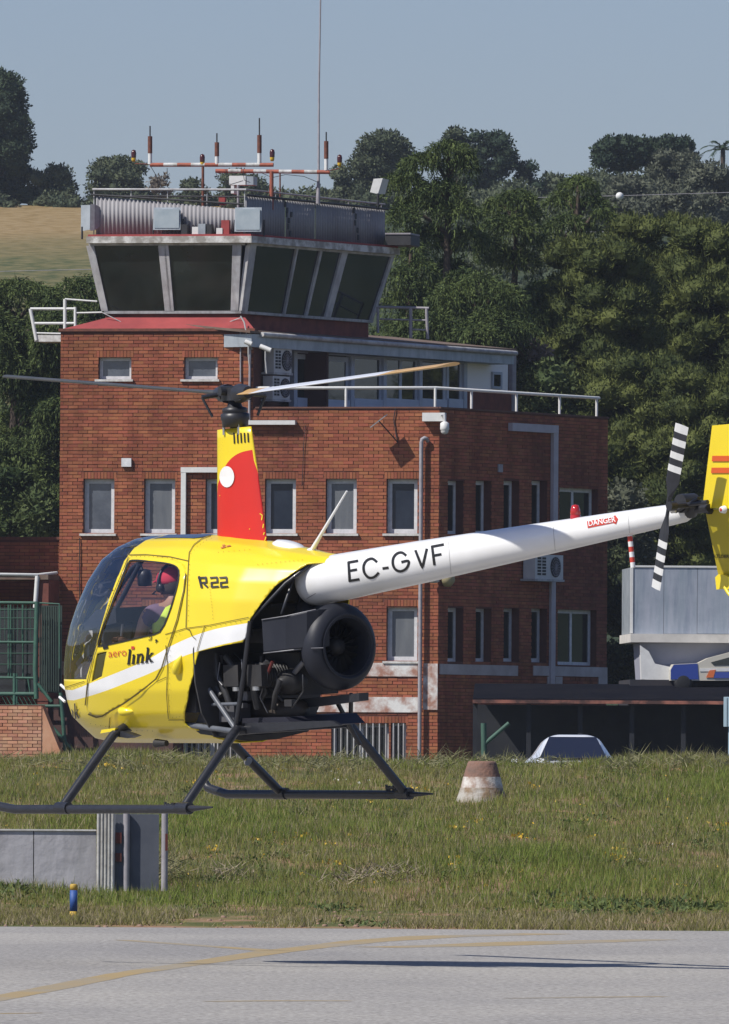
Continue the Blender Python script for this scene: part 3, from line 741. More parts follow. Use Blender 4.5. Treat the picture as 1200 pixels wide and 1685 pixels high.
b.build('drain_pipe', M['pipe_grey'], tower)
b = MB(); rc = FRONT.rect(201, 754, 217, 768); b.fbox(FRONT, *rc, .002, .07); b.build('junction_box', M['frame'], tower)
b = MB(); rc = SIDE.rect(819, 764, 826, 777); b.fbox(SIDE, *rc, .002, .03); b.build('vent_tile', M['pipe_grey'], tower)

# things fixed to the tower
t = thing('solar_floodlight', FRONT.pt(*FRONT.px(650, 712, .2), .0), 'small tilted solar floodlight panel on an arm, casting a diamond shadow on the brick', 'floodlight')
c_ = FRONT.pt(*FRONT.px(623, 692, .42), .42)
ea = UF*.165 + Vector((0, 0, .125)); eb = NF*.115 - Vector((0, 0, .022)); nn_ = ea.cross(eb).normalized()
b = MB(); b.prism([c_ + ea*i_ + eb*j_ for i_, j_ in ((-1, -1), (1, -1), (1, 1), (-1, 1))], nn_*.02); b.build('panel', M['galv'], t)
b = MB(); b.tube([c_, FRONT.pt(*FRONT.px(655, 728, .02), .02)], .014, 6); b.build('arm', M['dark'], t)
t = thing('dome_camera', SIDE.pt(.0, FRONT.px(735, 700)[1], .0), 'white dome security camera on a box arm at the corner of the brick tower', 'camera')
rc = FRONT.rect(695, 679, 726, 693, .2); b = MB(); b.fbox(FRONT, rc[0], rc[1]+.08, rc[2], rc[3], .02, .2); b.build('mount_box', M['white'], t)
p0 = FRONT.pt(*FRONT.px(726, 683, .25), .25); p1 = FRONT.pt(*FRONT.px(732, 694, .25), .25)
b = MB(); b.tube([p0, p0+Vector((.06, 0, .0)), p1], .035, 8); b.build('arm', M['white'], t)
b = MB(); b.lathe(p1, (0, 0, -1), [(0.0, -.01), (.05, 0), (.095, .03), (.1, .16), (.085, .19), (0, .24)], 16); b.build('dome_housing', M['white'], t)
b = MB(); b.lathe(p1+Vector((0, 0, -.19)), (0, 0, -1), [(.083, 0), (.08, .04), (.05, .075), (0, .085)], 16); b.build('dome', M['acbody'], t)
def bullet_cam(x, y, L_, lab):
    t = thing('bullet_camera', FRONT.pt(*FRONT.px(x, y, .3), .3), lab, 'camera', 'bullet cameras by the terrace roof')
    c_ = FRONT.pt(*FRONT.px(x, y, .3), .3); dr = (UF*.9+Vector((0, 0, -.35))).normalized()
    b = MB(); b.tube([c_-dr*L_/2, c_+dr*L_/2], .055, 10); b.build('housing', M['white'], t)
    b = MB(); b.tube([c_, c_+Vector((0, 0, -.25)), c_+Vector((.03, 0, -.55))], .02, 6); b.build('bracket', M['cabframe'], t)
bullet_cam(437, 573, .26, 'white bullet camera under the shed roof, the larger right one'); bullet_cam(409, 564, .16, 'small white bullet camera at the brick corner left of the shed')
# air conditioners
def ac_unit(fr, x0, y0, x1, y1, lab, face=.35, d0=.05):
    rc = fr.rect(x0, y0, x1, y1, face); t = thing('air_conditioner', fr.pt((rc[0]+rc[1])/2, rc[2], d0), lab, 'air conditioner', 'outdoor air conditioning units')
    b = MB(); b.fbox(fr, rc[0], rc[1], rc[2], rc[3], d0, face); b.build('casing', M['acbody'], t)
    cx = rc[0]+(rc[1]-rc[0])*.72; cz = (rc[2]+rc[3])/2; r = min((rc[3]-rc[2])*.42, (rc[1]-rc[0])*.4)
    b = MB(); b.lathe(fr.pt(cx, cz, face+.006), fr.n, [(0, .0), (r, 0), (r, .01), (r*.94, .012)], 24); b.build('fan_opening', M['black'], t)
    b = MB()
    for q in (.3, .55, .8): b.lathe(fr.pt(cx, cz, face+.02), fr.n, [(r*q, 0), (r*(q+.05), 0), (r*(q+.05), .004)], 24)
    for k in range(8): th = k*math.pi/8; dx, dz = math.cos(th)*r, math.sin(th)*r; b.tube([fr.pt(cx-dx, cz-dz, face+.022), fr.pt(cx+dx, cz+dz, face+.022)], .006, 4)
    b.build('fan_guard', M['pipe_grey'], t)
    b = MB()
    for k in range(6):
        z_ = rc[2]+(rc[3]-rc[2])*(.15+.13*k); 
        for q in (.08, .25): b.fbox(fr, rc[0]+(rc[1]-rc[0])*q, rc[0]+(rc[1]-rc[0])*(q+.13), z_, z_+(rc[3]-rc[2])*.09, face+.002, face+.006)
    b.build('grille', M['black'], t, kind='stuff')
    b = MB(); b.fbox(fr, rc[0]-.04, rc[1]+.03, rc[2]-.05, rc[2]-.003, 0, face+.02); b.build('bracket', M['cabframe'], t)
ac_unit(SIDE, 881, 913, 927, 953, 'air conditioning unit high on the shaded brick side wall')
ACF = SH.back(-.25)
ac_unit(ACF, 451, 573, 480, 613, 'upper of two air conditioners stacked beside the glazed terrace shed', .3)
ac_unit(ACF, 449, 619, 477, 657, 'lower of two air conditioners stacked beside the glazed terrace shed', .3)
t = thing('wall_lamp', FRONT.pt(*FRONT.px(714, 950), .0), 'cream wall lamp at the tower corner just under the helicopter boom', 'lamp')
p = FRONT.pt(*FRONT.px(714, 952, .2), .2); b = MB(); b.lathe(p, (0, 0, -1), [(0, -.06), (.10, -.03), (.13, .06), (.06, .1), (0, .1)], 14); b.build('lamp_shade', M['sill'], t)
b = MB(); b.tube([p, FRONT.pt(*FRONT.px(714, 948), 0)], .02, 6); b.build('arm', M['cabframe'], t)
t = thing('wall_lamp', SIDE.pt(*SIDE.px(738, 953), .0), 'dull beige wall lamp on the shaded side wall just under the helicopter boom', 'lamp')
p = SIDE.pt(*SIDE.px(740, 953, .15), .15); b = MB(); b.lathe(p, SIDE.n, [(.17, -.1), (.17, .0), (.10, .08), (0, .1)], 16); b.build('lamp_shade', mat('beige_lamp', (.35, .3, .16), rough=.7), t)
b = MB(); b.tube([p, SIDE.pt(*SIDE.px(740, 950), 0)], .02, 6); b.build('arm', M['cabframe'], t)

# ---------- roof things of the cab
def dish_box(fr, d, x0, y0, x1, y1, lab, deep=.3, m_=None):
    rc = fr.rect(x0, y0, x1, y1, d); t = thing('floodlight', fr.pt((rc[0]+rc[1])/2, zr, d), lab, 'floodlight', 'box floodlights on the cab roof edge')
    b = MB(); z0, z1 = rc[2], rc[3]
    b.hexa([fr.pt(rc[0], z0, d), fr.pt(rc[1], z0, d), fr.pt(rc[1]-.06, z0+.08, d-deep), fr.pt(rc[0]+.06, z0+.08, d-deep), fr.pt(rc[0], z1, d-.04), fr.pt(rc[1], z1, d-.04), fr.pt(rc[1]-.06, z1-.08, d-deep), fr.pt(rc[0]+.06, z1-.08, d-deep)])
    b.build('housing', m_ or M['galv'], t)
    b = MB(); b.fbox(fr, rc[0]+.03, rc[1]-.03, z0+.04, z1-.04, d-.02, d+.012); b.build('glass_front', mat('lamp_glass', (.30, .36, .40), (.42, .47, .50), scale=3, rough=.2), t)
    b = MB(); b.tube([fr.pt(rc[0]-.03, zr-.05, d-.15), fr.pt(rc[0]-.03, (z0+z1)/2, d-.15)], .02, 6); b.tube([fr.pt(rc[1]+.03, zr-.05, d-.15), fr.pt(rc[1]+.03, (z0+z1)/2, d-.15)], .02, 6); b.build('bracket', M['dark'], t)
dish_box(CF, fo-.08, 252, 341, 297, 378, 'square box floodlight in the middle of the cab roof edge')
dish_box(CF, fo-.08, 386, 341, 430, 381, 'square box floodlight at the front corner of the cab roof', deep=.25)
Lf = Frame(CF.pt(acl(147), 0, .1), (math.cos(R(62)), -math.sin(R(62)), 0))
t = thing('floodlight', CF.pt(acl(150), zr, .1), 'box floodlight at the left end of the cab roof, seen from its side', 'floodlight', 'box floodlights on the cab roof edge')
z0_, z1_ = CF.px(145, 381)[1], CF.px(145, 338)[1]
c_ = CF.pt(CF.px(147, 360, .2)[0], 0, .2)
b = MB(); b.hexa([c_+UF*(-.19)+Vector((0, 0, z0_)), c_+UF*(.03)+NF*.05+Vector((0, 0, z0_+.03)), c_+UF*.2-NF*.4+Vector((0, 0, z0_+.1)), c_+UF*(.0)-NF*.6+Vector((0, 0, z0_+.1)),
                  c_+UF*(-.19)+Vector((0, 0, z1_)), c_+UF*(.03)+NF*.05+Vector((0, 0, z1_)), c_+UF*.2-NF*.4+Vector((0, 0, z1_-.05)), c_+UF*(.0)-NF*.6+Vector((0, 0, z1_-.1))]); b.build('housing', M['galv'], t)
b = MB(); b.hexa([c_+UF*.035+NF*.045+Vector((0, 0, z0_)), c_+UF*.12+NF*.0+Vector((0, 0, z0_+.02)), c_+UF*.3-NF*.35+Vector((0, 0, z0_+.2)), c_+UF*.21-NF*.39+Vector((0, 0, z0_+.2)),
                  c_+UF*.035+NF*.045+Vector((0, 0, z1_+.02)), c_+UF*.12+Vector((0, 0, z1_+.02)), c_+UF*.3-NF*.35+Vector((0, 0, z1_-.1)), c_+UF*.21-NF*.39+Vector((0, 0, z1_-.1))]); b.build('rear_cover', M['pipe_grey'], t)
b = MB(); b.tube([c_+UF*(-.16)+Vector((0, 0, zr-.1)), c_+UF*(-.16)+Vector((0, 0, z0_+.1))], .025, 6); b.build('bracket', M['dark'], t)
# odd boxes on the roof edge
t = thing('equipment_box', CF.pt(acl(330), zr, fo-.2), 'low pale junction boxes on the cab roof edge between the floodlights', 'box')
for (x0, y0, x1, y1, m_) in ((298, 369, 308, 381, M['dark']), (316, 373, 326, 380, M['white']), (326, 368, 338, 380, M['galv']), (340, 369, 348, 380, M['dark']), (356, 375, 366, 381, M['white'])):
    rc = CF.rect(x0, y0, x1, y1, fo-.1); b = MB(); b.fbox(CF, rc[0], rc[1], zr-.004, rc[3], fo-.3, fo-.1); b.build('box', m_, t)
for (x0, y0, x1, y1, lab) in ((364, 362, 377, 381, 'red fire bucket on the cab roof edge left of the corner floodlight'), (360, 322, 370, 337, 'small red box behind the cab roof railing')):
    rc = CF.rect(x0, y0, x1, y1, fo-.12 if y0 > 350 else rd-.6)
    dd = fo-.12 if y0 > 350 else rd-.6
    b = MB(); b.fbox(CF, rc[0], rc[1], rc[2] if y0 < 350 else zr-.004, rc[3], dd-.15, dd); tag(b.build('red_box', M['red_flash']), lab, 'box')
# mast rack
RK = CF.back(1.2)
rk = thing('antenna_rack', RK.pt(*RK.px(447, 345)), 'red and white striped pipe rack carrying antennas on the cab roof', 'antenna rack')
def stripes(fr, x0, y0, x1, y1, n_, r, par, d=0):
    for k in range(n_):
        xa, ya = x0+(x1-x0)*k/n_, y0+(y1-y0)*k/n_; xb, yb = x0+(x1-x0)*(k+1)/n_, y0+(y1-y0)*(k+1)/n_
        b = MB(); b.tube([fr.pt(*fr.px(xa, ya, d), d), fr.pt(*fr.px(xb, yb, d), d)], r, 8); b.build('pipe', [M['redpaint'], M['white_wash']][k % 2], par)
stripes(RK, 247, 271, 450, 271, 9, .045, rk); stripes(RK.back(1.4), 355, 281, 543, 283, 9, .045, rk)
b = MB()
for (x, y0, y1, m_) in ((334, 268, 385, 0), (447, 282, 345, 1)):
    b.tube([RK.pt(*RK.px(x, y0)), RK.pt(*RK.px(x, y1))], .045 if m_ else .03, 8, m_)
b.tube([RK.back(1.4).pt(*RK.back(1.4).px(461, 284)), RK.back(1.4).pt(*RK.back(1.4).px(461, 330))], .02, 6)
b.tube([RK.pt(*RK.px(222, 269)), RK.pt(*RK.px(247, 270))], .015, 6); b.tube([RK.pt(*RK.px(540, 281)), RK.pt(*RK.px(558, 277))], .012, 6); b.tube([RK.pt(*RK.px(420, 272)), RK.pt(*RK.px(447, 271))], .012, 6)
b.build('post', [M['rust'], M['redpaint']], rk)
b = MB()
for pts in ([(247, 272), (255, 285), (262, 300), (270, 312)], [(355, 283), (360, 298), (380, 303), (400, 297)], [(430, 284), (448, 292), (470, 287), (500, 290), (524, 300)], [(275, 276), (276, 300)], [(372, 278), (374, 300)], [(400, 278), (402, 296), (412, 300)]):
    b.tube([RK.pt(*RK.px(x, y)) for x, y in pts], .007, 4)
b.build('cable', M['dark'], rk)
def vhf(x, yt, ym, yb, lab, fr=RK):
    t = thing('rod_antenna', fr.pt(*fr.px(x, yb)), lab, 'antenna', 'rod antennas on the cab roof rack')
    b = MB(); b.tube([fr.pt(*fr.px(x, yb)), fr.pt(*fr.px(x, (ym+yb)/2+5))], .045, 8); b.build('mast', M['white'], t)
    b = MB(); b.tube([fr.pt(*fr.px(x, (ym+yb)/2+5)), fr.pt(*fr.px(x, ym))], .05, 8); b.build('sleeve', M['rust'], t)
    b = MB(); b.tube([fr.pt(*fr.px(x, ym)), fr.pt(*fr.px(x, yt))], .018, 6); b.build('rod', M['dark'], t)
vhf(247, 207, 224, 270, 'rod antenna at the left end of the roof rack'); vhf(357, 219, 234, 270, 'short rod antenna second from the left on the roof rack')
vhf(427, 194, 222, 271, 'tallest rod antenna of the roof rack, third from the left'); vhf(537, 217, 232, 280, 'rod antenna at the right end of the roof rack', RK.back(1.4))
def obs(x, y, lab):
    t = thing('obstruction_light', RK.pt(*RK.px(x, y+12)), lab, 'warning light', 'obstruction lights on the roof rack')
    b = MB(); b.lathe(RK.pt(*RK.px(x, y+12)), (0, 0, 1), [(0, 0), (.035, 0), (.05, .05), (.05, .09)], 12); b.build('base', M['yellowlamp'], t)
    b = MB(); b.lathe(RK.pt(*RK.px(x, y+12)), (0, 0, 1), [(.055, .09), (.06, .19), (.045, .25), (0, .27)], 12); b.build('lens', mat('dark_red_lens', (.06, .012, .01), rough=.2), t)
obs(220, 254, 'obstruction light at the far left end of the rack'); obs(333, 261, 'obstruction light above the left rack post'); obs(448, 253, 'obstruction light on an arm beside the tallest antenna'); obs(559, 262, 'obstruction light at the far right end of the rack')
b = MB(); fr_ = RK.back(1.6); b.tube([fr_.pt(*fr_.px(523.5, 335)), fr_.pt(*fr_.px(524.5, 280)), fr_.pt(*fr_.px(525, 150)), fr_.pt(*fr_.px(528.5, -60))], [.05, .026, .02, .016], 8)
tag(b.build('whip_antenna', M['pipe_grey']), 'very tall thin whip antenna rising out of the picture above the cab', 'antenna')
t = thing('equipment_box', RK.pt(*RK.px(400, 320)), 'white equipment boxes on a stand behind the cab roof railing', 'box')
for (x0, y0, x1, y1, m_) in ((377, 289, 404, 304, M['white']), (406, 290, 417, 304, M['galv']), (380, 305, 385, 318, M['white'])):
    rc = RK.rect(x0, y0, x1, y1); b = MB(); b.fbox(RK, *rc, -.4, 0); b.build('box', m_, t)
b = MB(); b.tube([RK.pt(*RK.px(392, 304)), RK.pt(*RK.px(392, 350))], .03, 6); b.build('stand', M['pipe_grey'], t)
fr_ = CF.back(3.5); t = thing('floodlight', fr_.pt(*fr_.px(625, 330)), 'white floodlight at the far right corner of the cab roof, seen from behind', 'floodlight')
b = MB(); b.hexa([fr_.pt(*fr_.px(x, y), d) for x, y, d in ((609, 316, 0), (622, 319, 0), (628, 318, -.4), (616, 316, -.4), (615, 294, 0), (630, 293, 0), (634, 294, -.4), (622, 294, -.4))]); b.build('housing', M['white'], t)
b = MB(); b.tube([fr_.pt(*fr_.px(622, 318)), fr_.pt(*fr_.px(622, 345))], .03, 6); b.build('bracket', M['dark'], t)
# cab roof right-hand outline: a lean-to shade behind
b = MB(); fr_ = CF.back(5.2); rc = fr_.rect(634, 386, 676, 403); b.fbox(fr_, *rc, -1, 0); b.build('rear_canopy', M['dark'], tower)
b = MB(); rc = fr_.rect(634, 383, 676, 385.5); b.fbox(fr_, *rc, -1, .02); b.build('canopy_edge', M['pipe_grey'], tower)

# ================================================================== LEFT WING AND PORCH
WG0 = FRONT.back(1.6)
wing = thing('brick_wing', WG0.pt(WG0.px(40, 1000)[0], .6), 'low brick wing left of the tower behind a white roofed porch', 'building')
a0 = WG0.px(-160, 950)[0]; a1 = FRONT.px(99, 950)[0]; zw = WG0.px(50, 888)[1]
brick_wall(WG0, a0, a1+.2, .5, zw, [], wing, name='wing_wall', lintels=False)
b = MB(); b.fbox(WG0, a0, a1+.19, zw, zw+.06, -.3, .04); b.build('coping', M['rust'], wing)
# added block, unseen beyond the left edge, that keeps the wing in shade
blk = thing('unseen_shade_block', FRONT.pt(FRONT.px(-90, 900)[0], .6), 'unseen brick block added beyond the left edge to shade the wing', 'building')
b = MB(); b.fbox(FRONT, FRONT.px(-330, 900)[0], FRONT.px(-52, 900)[0], .3, FRONT.px(0, 640)[1], -1.5, -.05); b.build('wall', M['brick'], blk)
b = MB(); b.fbox(FRONT, FRONT.px(-334, 900)[0], FRONT.px(-50, 900)[0], FRONT.px(0, 640)[1], FRONT.px(0, 634)[1], -1.5, .0); b.build('coping', M['rust'], blk)
# porch
zp_ = FRONT.px(50, 946)[1]; pd = 1.05
porch = thing('porch', FRONT.pt(FRONT.px(40, 1100)[0], .6, pd), 'white edged porch with a side wall left of the tower', 'porch')
b = MB(); b.fbox(FRONT, FRONT.px(-160, 950)[0], a1-.02, zp_-.12, zp_-.01, -1.3, pd); b.build('roof_slab', M['roof_felt'], porch)
b = MB(); b.tube([FRONT.pt(FRONT.px(-160, 950)[0], zp_+.02, pd), FRONT.pt(FRONT.px(62, 947, pd)[0], zp_-.02, pd), FRONT.pt(a1-.02, zp_+.04, pd-.8)], .035, 8); b.build('edge_rail', M['white'], porch)
b = MB(); b.tube([FRONT.pt(*FRONT.px(61.5, 948, pd), pd), FRONT.pt(*FRONT.px(58, 1000, pd), pd)], .05, 8); b.build('post', M['white'], porch)
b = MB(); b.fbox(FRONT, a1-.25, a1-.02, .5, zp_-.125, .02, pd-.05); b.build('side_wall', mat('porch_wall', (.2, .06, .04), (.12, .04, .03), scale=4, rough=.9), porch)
# green cage
cage = thing('green_fence', FRONT.pt(FRONT.px(40, 1140)[0], .6, 1.5), 'green steel fence cage with slats in front of the porch', 'fence')
GC = FRONT.back(-1.5)
b = MB()
for pts, r in (([(-60, 991), (60, 992)], .035), ([(61, 990), (58, 1100), (60, 1150)], .06), ([(-60, 1056), (60, 1057)], .03), ([(0, 1115), (60, 1116)], .03), ([(0, 1142), (60, 1142)], .05), ([(24, 1108), (24, 1160)], .045), ([(28, 1108), (28, 1158)], .02),
               ([(61, 992), (98, 994)], .02), ([(98, 994), (98, 1100)], .02), ([(62, 1125), (85, 1155)], .04), ([(60, 1165), (140, 1260)], .04), ([(46, 1116), (50, 1142)], .02), ([(-60, 1108), (0, 1108)], .03), ([(100, 1140), (104, 1190), (108, 1240)], .05), ([(-60, 1162), (100, 1162)], .04)):
    b.tube([GC.pt(*GC.px(x, y)) for x, y in pts], r, 6)
b.build('frame', M['green_steel'], cage)
b = MB()
for k in range(9): x = 66+k*3.8; b.tube([GC.pt(*GC.px(x, 998)), GC.pt(*GC.px(x, 1138))], .018, 4)
b.build('slat', M['green_dark'], cage, kind='stuff')
b = MB()
for k in range(12): x = -20+k*7; b.tube([GC.pt(*GC.px(x, 992)), GC.pt(*GC.px(x, 1056))], .006, 4)
for y in (1003, 1017, 1035, 1075, 1093): b.tube([GC.pt(*GC.px(-30, y)), GC.pt(*GC.px(60, y))], .008, 4)
for x in (18, 14, 38): b.tube([GC.back(.4).pt(*GC.back(.4).px(x, 995)), GC.back(.4).pt(*GC.back(.4).px(x, 1115))], .02, 4)
for k in range(8): x = 2+k*7; b.tube([GC.pt(*GC.px(x, 1144)), GC.pt(*GC.px(x+9, 1160))], .01, 4)
b.build('mesh_wire', M['green_steel'], cage, kind='stuff')
b = MB(); rc = GC.rect(63, 996, 97, 1140); b.fbox(GC, *rc, -.3, -.27); b.build('screen', M['green_dark'], cage)
b = MB(); rc = GC.back(.6).rect(-10, 1000, 56, 1140); b.fbox(GC.back(.6), *rc, -.05, 0); b.build('glass_door', M['pane_dark'], cage)
# retaining brick wall in front, with stepped end
RW = FRONT.back(-2.2)
rw = thing('retaining_wall', RW.pt(RW.px(30, 1240)[0], .6), 'washed salmon brick retaining wall below the green fence', 'wall')
a0 = RW.px(-120, 1200)[0]; a1 = RW.px(68, 1200)[0]; zt_ = RW.px(30, 1160)[1]
brick_wall(RW, a0, a1, .3, zt_, [], rw, bmat=M['brick_wash'], name='brick_face', lintels=False)
p = [RW.pt(a1, .3, -.02), RW.pt(RW.px(110, 1280)[0], .3, -.02), RW.pt(RW.px(102, 1245)[0], RW.px(102, 1245)[1], -.02), RW.pt(a1, zt_, -.02)]
b = MB(); b.prism(p, -RW.n*.3); b.build('sloped_end', M['brick_wash'], rw)
b = MB(); b.fbox(FRONT, FRONT.px(95, 1200)[0], FRONT.px(300, 1200)[0], .3, FRONT.px(100, 1150)[1], .05, .9); b.build('planter', mat('dark_planter', (.10, .045, .035), (.05, .03, .03), scale=3, rough=.9), rw)

# ================================================================== LOW DARK SHED AND RIGHT-HAND THINGS
LS = Frame(P(720, 1200, 258), (1, -.02, 0))
ls = thing('low_shed', LS.pt(LS.px(900, 1235)[0], .6), 'long low dark lean-to with a rusty roof edge in front of the side wall', 'shed')
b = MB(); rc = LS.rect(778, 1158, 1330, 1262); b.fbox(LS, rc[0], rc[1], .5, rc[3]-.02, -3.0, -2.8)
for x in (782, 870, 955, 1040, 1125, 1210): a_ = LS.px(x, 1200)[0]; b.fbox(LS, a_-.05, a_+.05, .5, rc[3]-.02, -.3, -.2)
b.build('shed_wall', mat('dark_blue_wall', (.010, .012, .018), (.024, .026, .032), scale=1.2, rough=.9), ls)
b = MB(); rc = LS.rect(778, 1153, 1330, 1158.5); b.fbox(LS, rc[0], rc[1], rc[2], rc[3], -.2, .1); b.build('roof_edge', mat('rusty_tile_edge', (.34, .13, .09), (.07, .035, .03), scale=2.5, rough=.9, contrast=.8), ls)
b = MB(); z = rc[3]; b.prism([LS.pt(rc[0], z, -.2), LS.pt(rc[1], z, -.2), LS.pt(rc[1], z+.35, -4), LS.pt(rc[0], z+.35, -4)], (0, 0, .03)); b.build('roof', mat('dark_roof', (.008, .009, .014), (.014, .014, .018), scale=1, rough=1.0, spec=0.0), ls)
b = MB()
b.tube([LS.pt(*LS.px(797, 1260, .3), .3), LS.pt(*LS.px(796, 1190, .3), .3)], .06, 8); b.tube([LS.pt(*LS.px(797, 1225, .3), .3), LS.pt(*LS.px(838, 1190, .3), .3)], .045, 8)
tag(b.build('forked_post', mat('faded_green', (.05, .12, .085), (.035, .085, .06), scale=4, rough=.7)), 'faded green forked post in front of the low dark shed', 'post')
b = MB(); rc = LS.rect(1191, 1147, 1240, 1196); 
for k in range(8):
    x = rc[0] + (rc[1]-rc[0])*k/8; b.fbox(LS, x+.01, x+(rc[1]-rc[0])/8-.012, rc[2], rc[3], .2, .25)
b.fbox(LS, rc[0], rc[1], rc[2], rc[3], .14, .19); b.fbox(LS, rc[0]+.1, rc[0]+.16, .5, rc[2], .15, .19)
tag(b.build('slatted_panel', mat('pale_blue_slat', (.42, .55, .62), rough=.6)), 'pale blue slatted panel at the right edge of the low shed', 'panel')
# billboard-like container roof
BBF = Frame(P(1040, 1000, 262), (1, .05, 0))
bb = thing('roof_cabin', BBF.pt(BBF.px(1150, 1115)[0], .6), 'pale grey panelled box cabin on a white slab at the right edge', 'cabin')
PN = mat('streaked_panel', (.25, .30, .35), (.40, .42, .48), scale=1.9, rough=.4, stretch=(1.8, 1, .25), contrast=.55)
streak(PN, dark=(.72, .76, .80), scale=(3.5, 3.5, .35), lo=.45, hi=.6)
prevx = 1042
for k, x in enumerate((1093, 1148, 1203, 1260, 1320)):
    rc = BBF.rect(prevx, 934, x-.6, 1043); b = MB(); b.fbox(BBF, *rc, -.06, 0.0); b.build('panel', PN, bb); prevx = x
b = MB(); rc = BBF.rect(1040, 932, 1322, 1043); b.fbox(BBF, rc[0], rc[1], rc[2], rc[3]-.03, -3, -.065); b.build('cabin_body', M['galv'], bb)
b = MB(); b.fbox(BBF, rc[0]-.01, rc[1], rc[3]-.03, rc[3]+.01, -.08, .02); b.fbox(BBF, rc[0]-.03, rc[0]+.025, rc[2], rc[3]-.031, -.08, .02); b.build('trim', M['white'], bb)
b = MB(); r2 = BBF.rect(1036, 1044, 1322, 1058); b.fbox(BBF, r2[0], r2[1], r2[2], r2[3], -3, .35); b.build('slab', mat('slab_white', (.66, .63, .58), (.52, .50, .46), scale=3, rough=.8), bb)
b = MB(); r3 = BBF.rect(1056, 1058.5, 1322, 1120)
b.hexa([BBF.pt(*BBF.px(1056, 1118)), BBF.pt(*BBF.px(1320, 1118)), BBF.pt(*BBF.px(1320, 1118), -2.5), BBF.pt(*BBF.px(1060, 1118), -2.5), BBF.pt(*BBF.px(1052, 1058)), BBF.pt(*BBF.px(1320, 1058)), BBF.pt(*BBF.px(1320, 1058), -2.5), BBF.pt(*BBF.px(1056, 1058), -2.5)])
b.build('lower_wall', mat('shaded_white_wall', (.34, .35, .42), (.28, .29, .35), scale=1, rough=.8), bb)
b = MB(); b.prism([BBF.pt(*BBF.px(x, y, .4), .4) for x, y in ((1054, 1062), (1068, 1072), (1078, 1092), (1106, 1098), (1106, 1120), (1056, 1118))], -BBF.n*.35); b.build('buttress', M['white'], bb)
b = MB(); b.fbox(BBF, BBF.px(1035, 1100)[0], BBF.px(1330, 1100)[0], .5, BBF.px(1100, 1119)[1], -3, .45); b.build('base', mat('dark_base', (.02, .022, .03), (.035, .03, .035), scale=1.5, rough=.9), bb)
# racing van under it
VF = BBF.back(-.9)
van = thing('parked_van', VF.pt(VF.px(1180, 1118)[0], .6), 'blue and white van with orange graphics under the grey cabin', 'van')
prof = [(1104, 1120), (1104, 1102), (1109, 1093), (1150, 1091), (1166, 1083), (1230, 1066), (1320, 1064), (1322, 1120)]
b = MB(); b.prism([VF.pt(*VF.px(x, y), 0) for x, y in prof], -VF.n*1.7); b.build('body', mat('van_grey', (.55, .52, .44), rough=.4), van)
for pts, m_, nm in (([(1104, 1102), (1109, 1094), (1148, 1092), (1150, 1118), (1104, 1118)], mat('van_blue', (.03, .06, .28), rough=.35), 'front_panel'),
                ([(1152, 1100), (1320, 1098), (1320, 1104), (1152, 1105)], M['white'], 'stripe'), ([(1168, 1103), (1178, 1102), (1174, 1115), (1162, 1115)], mat('orange', (.65, .16, .05), rough=.5), 'graphic'),
                ([(1178, 1106), (1320, 1105), (1320, 1116), (1175, 1116)], mat('van_blue2', (.05, .08, .32), rough=.4), 'graphic'), ([(1170, 1090), (1232, 1073), (1320, 1072), (1320, 1092), (1175, 1095)], M['pane_dark'], 'side_window')):
    d_ = .012 if nm != 'graphic' else .02
    b = MB(); b.prism([VF.pt(*VF.px(x, y), d_) for x, y in pts], -VF.n*.01); b.build(nm, m_, van)
for x in (1125, 1290):
    c_ = VF.pt(*VF.px(x, 1123), .015); b = MB(); b.lathe(c_, -VF.n, [(0, 0), (.14, 0), (.2, .02), (.2, .2), (0, .2)], 16); b.build('wheel', M['black'], van)
# parked car seen from the front between the bank and the shed
CRY = 150.0
sc_c = (P(1020, 1230, CRY)-P(865, 1230, CRY)).x
cc = P(942, 1235, CRY); car_z = P(942, 1207, CRY).z - 1.0
car = thing('parked_car', (cc.x, cc.y, car_z-.45), 'white car with glinting dark windscreen peeking over the grass bank', 'car')
wd = sc_c/2*1.18
def sect(y, pts): return [Vector((cc.x+x*wd, cc.y+y, car_z+z)) for x, z in pts]
s1 = sect(-.0, [(-1, 0), (-1, .45), (-.93, .62), (-.72, .70), (-.48, .94), (-.30, .985), (.30, .985), (.48, .94), (.72, .70), (.93, .62), (1, .45), (1, 0)])
s0 = sect(-1.6, [(-.92, 0), (-.95, .35), (-.9, .45), (-.7, .52), (-.48, .54), (-.3, .555), (.3, .555), (.48, .54), (.7, .52), (.9, .45), (.95, .35), (.92, 0)])
s2 = sect(1.6, [(-1, 0), (-1, .45), (-.93, .62), (-.72, .70), (-.5, .92), (-.3, .96), (.3, .96), (.5, .92), (.72, .70), (.93, .62), (1, .45), (1, 0)])
s_1 = sect(-.8, [(-.98, 0), (-.98, .40), (-.93, .56), (-.72, .62), (-.48, .64), (-.3, .655), (.3, .655), (.48, .64), (.72, .62), (.93, .56), (.98, .40), (.98, 0)])
b = MB(); k = len(s0); ss = [s0, s_1, s1, s2]
b.add([v for s_ in ss for v in s_], [(i*k+j, i*k+j+1, (i+1)*k+j+1, (i+1)*k+j) for i in range(3) for j in range(k-1)] + [tuple(range(k))], 0, False)
CARM = mat('white_car_paint', (.70, .72, .75), rough=.25, coat=.5)
cb = b.build('body', CARM, car); bv = cb.modifiers.new('bev', 'BEVEL'); bv.width = .05; bv.segments = 3; bv.limit_method = 'ANGLE'; bv.angle_limit = R(12)
